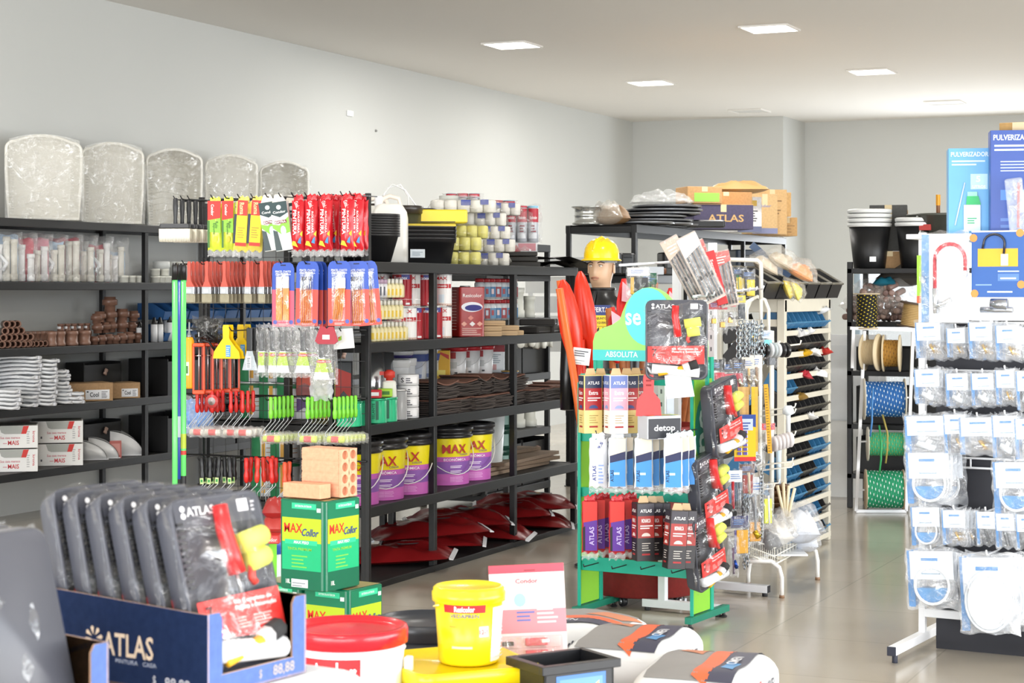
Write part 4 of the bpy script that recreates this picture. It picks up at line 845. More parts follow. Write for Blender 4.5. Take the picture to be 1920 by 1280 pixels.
def hang(x, ri, d, drop=.0): return Vector((x, YP-d, wz(rails[ri])-drop))
def toprod(px, ri, d): return H(px, 0, d).x
# wide whitewash brushes
def wbrush():
    r = root('whitewash_brush')
    MB().lathe([(.008, 0), (.014, -.004), (.015, -.05), (.011, -.10), (.012, -.13), (.010, -.135)][::-1], ('#2c2d30', .4), n=10).build('handle', r)
    MB().rb(0, 0, -.155, -.13, .175, .055, ('#37383c', .45), .01).build('block', r)
    m = MB(); rn = random.Random(2)
    for i in range(19):
        for j in range(3):
            x = -.08+.16*i/18; y = -.02+.02*j; m.lathe([(.003, -.222), (.006, -.2), (.0062, -.156)], ('#e8e2d2', .7), x*1.06, y, 5)
    m.build('bristles', r); return r
for k in range(4):
    hook(325+13*k, 0, .24) if k < 3 else 0
    p = hang(toprod(329, 0, .23-.0*k), 0, .23-.06*k, -.004); inst('wbr', wbrush, (p.x+.0, p.y, p.z+.0), 'wide white-bristled brush with a charcoal handle, %s on its top rail hook' % ORD[k], 'brush', 'wide whitewash brushes', rz=.3, sc=(.9, .8, 1))
# roller packets
def packet(body, w, h, t, deco, tail='#d8d8d8'):
    def f():
        r = root('roller_packet'); m = MB(); m.bagz(w, h*.84, t, (body, .22), nz=.0025, seed=3, n=12, z0=-h*.93); 
        b_ = MB(); deco(m, w, h, -t/2-.003); m.build('wrapper', r)
        m = MB(); m.bagz(w*1.02, h*.12, .012, film(.14, '#ffffff', 30), nz=.004, seed=5, n=7, z0=-h*1.03, cy=0); m.build('crimped_end', r); m = MB(); m.bagz(w*.7, h*.12, .01, (body, .25), nz=.003, seed=6, n=6, z0=-h*.11); m.build('crimped_end', r)
        return r
    return f
def dred(m, w, h, y):
    m.text('ROLO PARA', w*.14, -h*.46, h*.36, w*.14, y-.001, '#f6eaea', rot=-90).text('PINTURA', -w*.14, -h*.46, h*.42, w*.26, y-.001, '#fafafa', rot=-90).text('Condor', 0, -h*.17, h*.13, w*.3, y+.006, '#ffd8d8', rot=-70)
    m.fp([(w*.05, -h*.8), (w*.3, -h*.82), (w*.3, -h*.7), (w*.16, -h*.74)], y+.001, '#3b8fd0').fp([(-w*.38, -h*.84), (-w*.1, -h*.86), (w*.1, -h*.88), (-w*.1, -h*.78), (-w*.3, -h*.77)], y+.001, '#f0c020').fp([(w*.2, -h*.66), (w*.42, -h*.6), (w*.4, -h*.7)], y+.001, '#f0c020')
def dgreen(m, w, h, y):
    m.fp([(-w*.44, -h*.06), (w*.44, -h*.06), (w*.4, -h*.36), (-w*.44, -h*.40)], y+.000, '#dd2c22').fp([(-w*.44, -h*.40), (w*.4, -h*.36), (w*.42, -h*.62), (-w*.44, -h*.6)], y+.0004, '#8ccf3a').fp([(-w*.46, -h*.40), (-w*.3, -h*.41), (-w*.3, -h*.88), (-w*.44, -h*.88)], y+.000, '#3f6f2a')
    m.text('Condor', -w*.12, -h*.22, h*.2, w*.2, y-.0005, '#ffe8e4', rot=-90).text('Rolo', w*.16, -h*.48, h*.12, w*.2, y-.001, '#3a5a20', rot=-90).text('Espuma', -w*.02, -h*.55, h*.2, w*.2, y-.001, '#3a5a20', rot=-90).fp([(w*.05+w*.14*math.cos(a), -h*.73+w*.2*math.sin(a)) for a in [2*PI*i/10 for i in range(10)]], y-.0008, '#e8c030')
def dyel(m, w, h, y):
    m.fp([(-w*.3, -h*.06), (w*.36, -h*.06), (w*.36, -h*.38), (-w*.3, -h*.38)], y, '#df3426').text('Roma', 0, -h*.2, h*.2, w*.3, y-.0006, '#ffe0a0', rot=-85).fp([(-w*.3, -h*.32), (w*.4, -h*.32), (w*.42, -h*.84), (-w*.3, -h*.84)], y-.0003, '#f4d420').fp([(-w*.3, -h*.78), (w*.42, -h*.78), (w*.42, -h*.84), (-w*.3, -h*.84)], y-.0006, '#d83020').fp([(-w*.48, -h*.3), (-w*.3, -h*.3), (-w*.3, -h*.8), (-w*.46, -h*.8)], y+.001, '#1c2a3c').lines(-w*.2, w*.3, -h*.7, -h*.5, 5, y-.0008, '#b0942a')
WR = .078
for k, (px, d) in enumerate([(404, .24), (429, .22)]):
    hook(395+25*k, 0, .27); p = hang(toprod(px, 0, d), 0, d); inst('pg', packet('#d9e84a', WR, .285, .05, dgreen), p, 'lime and red foam roller packet on the top rail, %s from the wide brushes' % ORD[k], 'roller packet', 'lime roller packets', rz=.15+YAW*.5, sc=(.98-.12*k, 1, 1))
for k, (px, d) in enumerate([(458, .24), (484, .22)]):
    hook(445+25*k, 0, .27); p = hang(toprod(px, 0, d), 0, d); inst('py', packet('#e8d860', WR, .285, .05, dyel), p, 'yellow roller packet with red header and navy strip, %s of two' % ORD[k], 'roller packet', 'yellow roller packets', rot=(0, math.radians(4), .3), sc=(1, 1, 1.02))
def extra():
    r = root('product_box'); w, h, d = .085, .25, .05
    m = MB().rb(0, 0, -.29, -.04, w, d, ('#e4e9e6', .4), .003, .001); y = -d/2-.0008
    m.fp([(-w/2, -.04), (w/2, -.04), (w/2, -.10), (0, -.12), (-w/2, -.10)], y, '#1f3a3c').text('Condor', 0, -.092, w*.75, .013, y-.0006, '#f2f4f4').lathe([(.0, 0), (.0, 0)], '#fff') if 0 else m.fp([(-w/2, -.04), (w/2, -.04), (w/2, -.10), (0, -.12), (-w/2, -.10)], y, '#1f3a3c').text('Condor', 0, -.092, w*.75, .013, y-.0006, '#f2f4f4')
    m.fp([(.012*math.cos(a), -.068+.012*math.sin(a)) for a in [2*PI*i/10 for i in range(10)]], y-.0006, '#e8eeee').fp([(-w*.34, -.135), (w*.36, -.135), (w*.36, -.152), (-w*.34, -.152)], y-.0004, '#7a2434').text('EXTRA', 0, -.1435, w*.62, .011, y-.001, '#fff')
    m.fp([(-w/2, -.15), (-w*.1, -.16), (w/2, -.12), (w/2, -.2), (0, -.21), (-w/2, -.17)], y-.0002, '#86c440').fp([(-w/2, -.18), (-w*.25, -.19), (-w*.1, -.287), (-w/2, -.287)], y-.0002, '#3c4a4c').fp([(w*.1+.014*math.cos(a), -.19+.026*math.sin(a)) for a in [2*PI*i/10 for i in range(10)]], y-.0006, '#c8dce8')
    m.build('body', r)
    MB().fp([(-w*.2, 0), (w*.2, 0), (w*.42, -.04), (-w*.42, -.04)], 0, '#e8e0d2').fp([(-w*.2, 0), (w*.2, 0), (w*.42, -.04), (-w*.42, -.04)], .001, '#e8e0d2').build('hang_tab', r)
    return r
for k, (px, d, ry) in enumerate([(500, .26, -.14), (521, .27, -.14), (545, .15, -.12)]):
    hook(497+25*k, 0, .29); p = hang(toprod(px, 0, d), 0, d, -.008); inst('ex', extra, p, 'white and green EXTRA roller box hanging crooked on the top rail, %s along' % ORD[k], 'box', 'hanging EXTRA boxes', rot=(0, ry, .3), sc=(1, .9, .96))
for k, (px, d) in enumerate([(560, .25), (585, .25), (611, .25), (634, .12), (652, .25), (669, .22)]):
    hook(px-14, 0, .28) if k != 3 else 0; p = hang(toprod(px, 0, d), 0, d, -.002); inst('pr', packet('#c9202c', WR*.92, .30, .05, dred), p, 'glossy red packet printed ROLO PARA PINTURA on the top rail, %s after the EXTRA boxes' % ORD[k], 'roller packet', 'red roller packets', rz=.18+.08*(k % 2), sc=(.98 if k not in (3,) else .8, 1, .97))
    for j in range(2): 
        if k in (1, 2, 4): p2 = hang(toprod(px, 0, d), 0, d-.07*(j+1), -.002); inst('pr', None, p2, 'red roller packet tucked behind another on the top rail', 'roller packet', 'red roller packets hung behind the front ones', rz=.15, sc=.95)
# red handled paint brushes
def pbrush(w):
    def f():
        r = root('paint_brush')
        P = [(-.006, .006), (.006, .006), (.010, -.01), (.008, -.06), (.012, -.095), (w*.5, -.125), (-w*.5, -.125), (-.012, -.095), (-.008, -.06), (-.010, -.01)]
        MB().prism(P, -.006, .006, ('#cf5a4c', .4)).build('handle', r, .002)
        MB().rb(0, 0, -.158, -.122, w*1.02, .018, ('#c2c6cc', .28, .85), .003).fq(-w*.25, w*.25, -.15, -.134, -.0096, '#dfe6ee').build('ferrule', r)
        m = MB(); n = 8
        for i in range(n): x = -w*.46+w*.92*i/(n-1); m.lathe([(.002, -.205), (.0055, -.195), (.005, -.158)], ('#aca58f', .8), x, 0, 5)
        m.rb(0, 0, -.2, -.157, w*.96, .014, ('#a39c86', .85, 0, 'n'), .003); m.build('bristles', r); return r
    return f
for g, (px, n, w) in enumerate([(355, 6, .064), (388, 6, .052), (421, 6, .045), (465, 6, .036), (491, 6, .032)]):
    hook(px-14, 1, .29)
    for k in range(n):
        d = .255-.036*k; p = hang(toprod(px, 1, .255), 1, d, -.004); inst(('pb', w), pbrush(w), p, 'red-handled paint brush on the second rail, on the %s hook from the poles' % ORD[g], 'paint brush', 'red-handled brushes on hook %s' % ORD[g], rz=.08*((k % 2)-.5)+.1)
# blister cards with artist brushes
def blister(var):
    def f():
        r = root('blister_card'); w, h = .118, .32
        P = [(-w/2, -h), (w/2, -h), (w/2, -.03), (w*.42, -.008), (w*.3, .0), (-w*.3, .0), (-w*.42, -.008), (-w/2, -.03)]
        m = MB().prism(P, 0, .002, ('#2b52b8', .4)); y = -.0008
        m.fp([(-w/2, -h), (w/2, -h), (w/2, -h*.44), (-w/2, -h*.42)], y, '#e2564a' if var else '#e0607a').text('PINCEL CHATO', 0, -.045, w*.7, .011, y-.0006, '#eef2ff').text('CABO LARANJA', 0, -.06, w*.7, .010, y-.0006, '#eef2ff').fq(-w*.12, w*.12, -.016, -.010, y-.0004, '#16204a')
        for sx in (-1, 1): m.fp([(sx*w*.36+.011*math.cos(a), -h*.93+.011*math.sin(a)) for a in [2*PI*i/10 for i in range(10)]], y-.0006, '#5a66b8')
        m.lines(-w*.2, w*.25, -h*.98, -h*.94, 2, y-.0006, '#f4d0cc'); m.build('card', r)
        b = MB(); O = ('#e8892a', .4)
        if var == 0:
            for sx in (-1, 1): b.box(sx*.018-.016, sx*.018+.016, -.010, -.003, -h*.9, -h*.40, O).box(sx*.018-.015, sx*.018+.015, -.010, -.003, -h*.40, -h*.22, '#eae6e0')
        elif var == 1:
            for j in range(5): x = -.024+.011*j; b.tube([(x+.004*j*0, -.006, -h*.96), (x, -.007, -h*.45)], .0032, O, 6).tube([(x, -.007, -h*.45), (x, -.007, -h*.3)], .0028, ('#c9cdd2', .3, .8), 6).tube([(x, -.007, -h*.3), (x, -.007, -h*.24)], .003, '#4a3a30', 5)
        else:
            for j in range(5): x = -.02+.010*j; b.tube([(x-.008, -.006, -h*.9), (x+.01, -.008, -h*.42)], .0045, O, 6).box(x+.006, x+.015, -.011, -.005, -h*.42, -h*.26, '#efe9e2')
        b.build('brushes', r)
        MB().rb(0, -.011, -h*.94, -h*.15, w*.62, .018, film(.02, '#ffffff', 8), .008).build('blister', r); return r
    return f
for k, (px, d, v, ry) in enumerate([(531, .27, 0, 0), (577, .26, 1, .02), (636, .27, 2, 0), (668, .20, 1, -.03), (684, .15, 1, -.09)]):
    if k < 3: hook(px-8, 1, .29)
    p = hang(toprod(px, 1, d), 1, d, -.006 if k > 0 else -.0); inst(('bl', v), blister(v), p, ['blue and pink card with two broad orange brushes', 'blue and red card with a fan of slim orange brushes', 'blue and pink card with a slanted bunch of orange brushes', 'blue and red brush card tucked edge-on behind the slanted-bunch card', 'blue and red brush card swinging against the corner post'][k]+', second rail', 'brush card', 'blister brush cards', rot=(0, ry, .12 if k < 3 else .75), sc=(1.0, 1, .98))
    if k in (1,): 
        for j in (1, 2): inst(('bl', v), None, hang(toprod(px, 1, d), 1, d-.04*j, -.006), 'blue and red brush card hidden behind the fan-of-brushes card, %s back' % ORD[j-1], 'brush card', 'blister brush cards', rz=.12)
# third rail
def gun():
    r = root('grease_gun'); MB().lathe([(.024, -.27), (.026, -.262), (.026, -.02), (.022, -.01), (.018, 0)], ('#f0a81e', .35), n=18).band(.0265, -.2, -.13, '#f6f0d8', -30, 30, 6).band(.0267, -.19, -.15, '#4a7a3a', -12, 20, 4).build('barrel', r)
    MB().lathe([(.018, 0), (.014, .01), (.006, .03), (.005, .075), (.003, .08)], ('#9aa0a6', .3, .8), n=10).box(-.02, .02, -.003, .003, .035, .042, ('#9aa0a6', .3, .8)).build('pump_rod', r); return r
hook(341, 2, .29); p = H(355, 632, .29); inst('gun', gun, p, 'yellow-orange grease gun hanging beside the broom poles', 'grease gun', None, sc=(.95, .95, .95))
def caulk():
    r = root('caulking_gun'); O = ('#e8501e', .35)
    m = MB().box(-.03, -.022, -.02, .02, -.245, 0, O).box(.022, .03, -.02, .02, -.245, 0, O).rb(0, 0, -.25, -.23, .062, .05, O, .008).rb(0, 0, -.012, .005, .062, .05, O, .008).build('cradle', r)
    MB().tube([(0, 0, -.24), (0, 0, .06)], .004, ('#c9ccd0', .25, .9), 6).lathe([(.02, -.06), (.02, -.055)], ('#c9ccd0', .25, .9), n=12).build('push_rod', r)
    MB().tube([(0, 0, .0), (-.01, -.0, .03), (.04, 0, .05), (.09, 0, .01)], .007, ('#161618', .35), 6).tube([(0, 0, .02), (.05, 0, .01), (.085, 0, -.04)], .006, ('#161618', .35), 6).build('trigger_handle', r); return r
for k in range(5):
    p = H(373, 645, .27); inst('caulk', caulk, (p.x+.012*k, p.y+.062*k, p.z), 'orange skeleton caulking gun on the third rail, %s from the front' % ORD[k], 'caulking gun', 'orange caulking guns', rz=.5)
m = MB(); rn = random.Random(4)
for k in range(16): m.tube([(rn.uniform(-.06, .06), rn.uniform(-.05, .05), rn.uniform(-.05, .05)) for _ in range(3)], .009, ('#101012', .15), 5)
m.bagz(.17, .13, .1, film(.1, '#888888', 25), nz=.008, z0=-.065)
p = H(390, 617, .2); tag(place(m.build('black_trigger_bag'), p, .2), 'shiny dark bundle of black triggers above the orange caulking guns', 'tool bundle')
def yspat():
    P = [(-.018, .02), (.018, .02), (.022, .005), (.02, -.05), (.05, -.085), (.085, -.12), (.092, -.155), (-.085, -.155), (-.078, -.12), (-.05, -.085), (-.02, -.05), (-.022, .005)]
    r = root('plastic_spatula'); MB().prism(P, -.002, .002, ('#f5ce12', .35)).build('blade', r); MB().fq(0, .03, -.145, -.085, -.0032, '#5aa0d8').lines(.003, .027, -.14, -.09, 5, -.0036, '#c8e0f4').build('blue_label', r); return r
hook(430, 2, .29)
for k in range(4): p = H(424, 616, .28); inst('ysp', yspat, (p.x+.004*k, p.y+(.03 if k < 2 else .06)*k, p.z), 'wide yellow plastic spatula on the third rail, %s from the front' % ORD[k], 'spatula', 'yellow plastic spatulas', rz=.08, sc=(.86, 1, .96))
def bspat():
    r = root('putty_knife'); MB().rb(0, 0, -.105, .01, .036, .012, ('#2c2d30', .4), .006).build('handle', r)
    MB().prism([(-.016, -.10), (.016, -.10), (.05, -.2), (-.045, -.2)], -.001, .001, ('#b9bdc2', .25, .85)).build('blade', r); MB().fq(-.018, .01, -.19, -.13, -.002, '#eef0f2').lines(-.014, .006, -.185, -.135, 6, -.0026, '#55606a').build('label', r); return r
hook(466, 2, .29)
for k in range(4): p = H(468, 618, .28); inst('bsp', bspat, (p.x, p.y+.035*k, p.z), 'steel putty knife with a flat black handle, %s on the hook beside the yellow spatulas' % ORD[k], 'putty knife', 'black-handled putty knives', rz=.1, sc=(.9, 1, 1))
def wspat(w):
    def f():
        r = root('putty_knife'); MB().rb(0, 0, -.10, .0, .026, .014, ('#3a3b40', .35), .006).build('handle', r)
        MB().prism([(-.014, -.095), (.014, -.095), (w/2, -.205), (-w/2, -.205)], -.001, .001, ('#cfd3d6', .25, .7)).build('blade', r)
        y = -.0022; MB().fp([(-.017, -.105), (.017, -.105), (w*.42, -.17), (-w*.42, -.17)], y, '#b6d63e').fp([(w*.3*math.cos(a), -.118+.008*math.sin(a)) for a in [2*PI*i/12 for i in range(12)]], y-.0006, '#d42a34').text('Condor', 0, -.118, w*.45, .006, y-.0012, '#fff').build('label', r)
        MB().bagz(w*1.35, .26, .03, film(.07, '#ffffff', 34), nz=.006, seed=int(w*1000), n=12, z0=-.225).build('plastic_sleeve', r); return r
    return f
for g, (px, n, w) in enumerate([(490, 2, .04), (511, 3, .05), (530, 3, .075), (568, 3, .085), (603, 2, .088)]):
    hook(px-8, 2, .29)
    for k in range(n): p = H(px, 620+(12 if g == 4 else 0), .28-.05*k); inst(('ws', w), wspat(w), (toprod(px, 2, .28), p.y, p.z), 'lime-labelled putty knife in a clear sleeve, %s group past the black-handled knives' % ORD[g], 'putty knife', 'sleeved putty knives, group %s' % ORD[g], rz=.1)
p = H(602, 700, .22); tag(place(MB().bagz(.12, .13, .03, film(.35, '#dfe3e6', 30), nz=.007, seed=8, n=12, z0=-.13).build('silver_bag'), p, .1), 'crumpled empty silver bag hanging under the last sleeved putty knife', 'bag')
hook(592, 2, .28); hook(636, 2, .22)
p = H(613, 612, .30); inst('rs', lambda: MB().prism([(-.035, 0), (-.012, .0), (0, -.012), (.012, 0), (.035, 0), (.058, -.07), (.04, -.085), (-.045, -.085), (-.062, -.07)], -.004, .004, ('#a81f34', .4)).fq(-.022, .016, -.062, -.04, -.0046, '#e8eef4').build('filling_spreader'), p, 'dark red trapezoid spreader with a white label on the third rail', 'spreader', rz=.1)
p = H(645, 617, .2); inst('wc', lambda: MB().prism([(-.05, 0), (.045, .005), (.055, -.09), (-.055, -.1)], -.002, .002, ('#f0f0ee', .4)).fp([(-.03, -.045), (-.012, -.03), (-.012, -.052), (-.028, -.058)], -.0026, '#9ccf3c').fp([(-.03, -.04), (-.02, -.035), (-.026, -.05)], -.003, '#d03030').build('white_spreader'), p, 'white rectangular spreader with a tiny green and red mark near the corner post', 'spreader', rz=.12)
# mini rollers
def mini(hc, rc, seed):
    def f():
        r = root('mini_roller')
        MB().lathe([(.006, .0), (.009, -.006), (.010, -.03), (.008, -.06), (.012, -.075), (.010, -.1), (.006, -.108)][::-1], (hc, .35), n=10).build('handle', r)
        MB().tube([(0, 0, -.10), (0, 0, -.12), (-.05, .0, -.175), (-.05, 0, -.19), (-.03, 0, -.2)], .0022, ('#c9ccd0', .3, .85), 5).build('wire', r)
        m = MB(M=Matrix.Translation((.005, 0, -.205)) @ Matrix.Rotation(PI/2, 4, 'Y')); m.lathe([(.005, -.045), (.016, -.042), (.017, .042), (.006, .046)], (rc, .8), n=12); m.band(.0176, -.02, .02, '#d63a34', 200 if 0 else -60, 60, 8); m.build('sleeve', r)
        MB(M=Matrix.Translation((.005, 0, -.23))).bagz(.13, .05, .045, film(.12, '#ffffff', 34), nz=.004, seed=seed, n=8).build('plastic_wrap', r); return r
    return f
for g, (px, n, hc, rc, sd) in enumerate([(370, 6, '#d42420', '#e6ded2', 1), (398, 3, '#d42420', '#e6ded2', 1), (433, 3, '#d42420', '#e6ded2', 1), (455, 3, '#d42420', '#e6ded2', 1), (508, 6, '#7fd83a', '#d6e644', 2), (577, 6, '#7fd83a', '#d6e644', 2), (628, 6, '#7fd83a', '#d6e644', 2)]):
    hook(px-12, 3, .30)
    for k in range(n):
        q = H(px, 733 if g < 4 else 744, .27); col = 'red' if g < 4 else 'green'
        inst(('mini', hc), mini(hc, rc, sd), (q.x+.004*k, q.y+.042*k*(.8 if n > 3 else 1), q.z), '%s-handled mini roller with wrapped %s sleeve on the fourth rail, hook %s from the poles' % (col, 'cream' if g < 4 else 'lime', ORD[g]), 'mini roller', '%s mini rollers on hook %s' % (col, ORD[g]), rz=.1)
for k, (px, py) in enumerate([(362, 748), (380, 752)]):
    p = H(px, py, .1); inst('bb', lambda: MB().bagz(.11, .17, .05, ('#5d8fd0', .3), nz=.008, seed=4, n=10, z0=-.17).bagz(.13, .2, .07, film(.12, '#ffffff', 30), nz=.008, seed=5, n=10, z0=-.18).build('blue_pouch'), p, 'blue and white crinkled pouch behind the red mini rollers, %s from the poles' % ORD[k], 'pouch', 'blue pouches', rz=.2)
p = H(397, 752, .31); tag(place(MB().lathe([(.0, -.002), (.034, -.002), (.034, .002)], ('#c84444', .4), n=20).lathe([(.0, .0025), (.02, .003)], ('#f0dede', .4), n=16).build('round_label'), (p.x, p.y, p.z), rot=(PI/2, 0, .2)), 'round red and white hang label in front of the red mini rollers', 'label')
# fifth rail: cage roller frames
def frame_(hc, lab):
    def f():
        r = root('paint_roller'); MB().lathe([(.007, .0), (.011, -.006), (.012, -.05), (.009, -.07), (.014, -.095), (.012, -.125), (.006, -.135)][::-1], (hc, .35), n=10).build('handle', r)
        MB().tube([(0, 0, -.13), (0, 0, -.15), (-.04, .0, -.19), (-.04, 0, -.23)], .003, ('#c9ccd0', .3, .85), 5).build('wire', r)
        if lab: MB().rb(.0, -.012, -.145, -.112, .02, .004, ('#c8dc9a', .5), .002).fq(-.005, .006, -.135, -.12, -.0146, '#3a9a4a').build('label', r)
        return r
    return f
for g, (px, n, hc, py, l) in enumerate([(378, 2, '#1c1d20', 857, 1), (394, 2, '#1c1d20', 857, 1), (411, 2, '#1c1d20', 856, 1), (430, 2, '#1c1d20', 856, 1), (462, 3, '#d5241f', 858, 0), (484, 4, '#e03a2c', 858, 0), (508, 2, '#d5241f', 859, 0), (534, 2, '#e2502e', 866, 0)]):
    hook(px-8, 4, .28) if g in (0, 2, 4, 6) else 0
    for k in range(n):
        q = H(px, py, .26); inst(('rf', hc, l), frame_(hc, l), (q.x, q.y+.045*k, q.z), '%s handle of a roller frame on the lowest rail, cluster %s from the poles' % ({'#1c1d20': 'ribbed black', '#d5241f': 'bright red', '#e03a2c': 'scarlet', '#e2502e': 'orange-red'}[hc], ORD[g]), 'roller frame', 'roller frames, cluster %s' % ORD[g], rot=(0, .06*((k+g) % 3-1), .1), sc=(1, 1, .92))
# broom poles
def pole(c, lab):
    def f():
        r = root('broom_pole'); m = MB().lathe([(.013, 0), (.013, 1.55)], (c, .25), n=14)
        for z0, z1, cc in lab: m.band(.0134, z0, z1, cc, -180, 180, 14)
        m.build('shaft', r); MB().lathe([(.0145, 1.55), (.0145, 1.615), (.010, 1.63)], ('#151517', .35), n=14).build('cap', r); return r
    return f
for k, (px, Z, c, nm, lab) in enumerate([(328, 8.95, '#6ade74', 'bright green pole nearest the wall rack', []), (337.5, 9.05, '#2c4fb0', 'blue pole with a pale band between two green poles', [(.8, .9, '#c8d0e0'), (.5, .6, '#181a20'), (.56, .575, '#d03030')]), (344, 9.0, '#6ade74', 'green pole touching the wire display', [(.75, .82, '#b8c840'), (.72, .74, '#d04038'), (.45, .62, '#202024')])]):
    p = W(px, 1000, Z); inst(('pole', k), pole(c, lab), (p.x, p.y, .001), nm+', upright with a black cap', 'pole', None, rz=.3)
# goods inside the shallow rack, seen through the wire end
def maxcan(h=.19):
    r = root('paint_can'); m = MB().lathe([(.078, 0), (.08, .002), (.08, h-.008)], ('#dcdfe2', .3), n=22).band(.0808, 0, h*.98, '#1f7a4a', -100, -22, 8).band(.0808, .1*h, .9*h, '#d8a030', -18, -4, 3).band(.0808, h*.84, h*.98, '#1f7a4a', -22, 100, 10).lines(.0, .075, .2*h, .7*h, 4, 0, '#b07a50', .15, 2, .0815)
    m.build('body', r); MB().lathe([(.08, h-.01), (.083, h-.008), (.083, h), (.072, h), (.07, h-.006), (0, h-.006)], ('#c9cbcd', .3, .7), n=22).build('lid', r); return r
for k, (px, lv, st) in enumerate([(478, 2, 0), (478, 2, 1), (514, 2, 0), (514, 2, 1), (547, 2, 0), (547, 2, 1), (500, 1, 0), (500, 1, 1), (535, 1, 0), (535, 1, 1)]):
    p = ony(px, 0, 8.62); inst('mc', maxcan, (p.x, p.y, LB2[lv]+.003+.192*st), 'white and green paint can in the shallow rack, %s layer, %s from its outer side' % ('upper' if st else 'lower', ORD[k//2]), 'paint can', 'white and green cans on shelf %s' % ORD[lv], rz=YAW+.1)
for k, (px, c, c2, h) in enumerate([(572, '#8a2a22', '#c84a30', .13), (572, '#dcdfe2', '#6a4a8a', .12), (600, '#8e8a34', '#b6b04a', .26), (622, '#b89a28', '#c8b84a', .3), (645, '#24292e', '#b8342a', .3), (660, '#e2dccf', '#3a5a9a', .12)]):
    p = ony(px, 0, 8.60+.02*k); z = LB2[2]+.003+(.125 if k == 0 else .0)
    if k == 0: z = LB2[2]+.003+.125
    inst(('odd', k), (lambda c=c, c2=c2, h=h: MB().rb(0, 0, 0, h, .085, .08, (c, .4), .004, .002).fp([(-.04, h*.3), (.0, h*.5), (.04, h*.35), (.04, h*.8), (-.04, h*.9)], -.0406, c2).build('carton')), (p.x, p.y, z), ['rust red carton upper behind the sleeved knives', 'white carton with violet print under the rust carton', 'olive green carton behind the crumpled silver bag', 'mustard tall carton inside the wire end', 'dark carton with a red flash beside the corner post', 'low cream carton nearest the corner post'][k], 'carton', None, rz=YAW)
# stacked MAX Collor square cans on the floor
def sqcan():
    r = root('square_paint_can'); w, h = .226, .346; G, Y, G2, G3 = '#137a55', '#b9d02e', '#1fb87c', '#0f6a4c'
    m = MB().rb(0, 0, 0, h, w, w, (G3, .25), .018, .004)
    for q in range(4):
        m.M = Matrix.Rotation(-PI/2*q, 4, 'Z'); y = -w/2-.001; a = w/2-.017
        m.fq(-a, a, h*.80, h*.985, y, (G, .25)).fq(-a, a, h*.53, h*.80, y, (Y, .25)).fq(-a, a, h*.22, h*.53, y, (G2, .25)).fq(-a*.5, a*.75, h*.9, h*.965, y-.0005, '#30c894').text('EXTERIOR-INTERIOR', a*.1, h*.932, w*.36, h*.025, y-.001, '#e8fff4').fq(a*.78, a*.98, h*.875, h*.92, y-.0005, '#e8f4ee')
        m.text('MAX', -a*.42, h*.685, w*.40, h*.105, y-.001, '#e2311e').text('Collor', a*.45, h*.645, w*.36, h*.085, y-.0016, '#2c3f8e', slant=.3).fq(-a*.85, a*.8, h*.505, h*.555, y-.0006, '#30c894').text('MAX PISO', 0, h*.53, w*.32, h*.032, y-.0012, '#ffffff', slant=.25)
        m.text('TINTA PREMIUM', -a*.1, h*.455, w*.52, h*.03, y-.001, '#8fd040').lines(-a*.5, a*.35, h*.25, h*.41, 4, y-.001, '#7ccf4e', .35).text('18L', -a*.68, h*.09, w*.1, h*.05, y-.001, '#eef8f2')
    m.M = Matrix(); m.fq(-w*.22, w*.14, h*.03, h*.12, -w/2-.0015, '#e9edf0').lines(-w*.2, w*.1, h*.04, h*.1, 2, -w/2-.002, '#8a9298', .4); m.build('body', r)
    MB().tq(-w*.46, w*.46, -w*.46, w*.46, h+.0006, ('#d8c88e', .3, .5)).tube([(-.05, .02, h+.004), (-.03, 0, h+.022), (.05, -.02, h+.022), (.07, -.03, h+.004)], .005, '#2c2c2e', 6).build('lid', r); return r
ca = -math.radians(33); ZC = 7.2
c0 = W(609, 1107, ZC); rzc = YAW-.0+ca
def fromcorner(c, w, rz):   # centre of a box whose corner (right,front) is at c
    return Vector((c.x, c.y, 0))+Matrix.Rotation(rz, 3, 'Z') @ Vector((-w/2, w/2, 0))
q = fromcorner(c0, .226, rzc-0*PI/2); inst('sq', sqcan, (q.x, q.y, .352), 'green and lime square paint can carrying two clay bricks', 'paint can', None, rz=rzc)
c1 = W(653, 1120, 7.28); q1 = fromcorner(c1, .226, rzc); inst('sq', sqcan, (q1.x, q1.y, .001), 'green and lime square paint can at the bottom, under the one with bricks', 'paint can', None, rz=rzc)
c2 = W(566, 1120, 7.2); q2 = fromcorner(c2, .226, rzc); q2 += Vector((-.02, .0, 0)); inst('sq', sqcan, (q1.x-.236*math.cos(rzc), q1.y-.236*math.sin(rzc), .001), 'square paint can beside the bottom one, only a green and lime strip showing', 'paint can', None, rz=rzc)
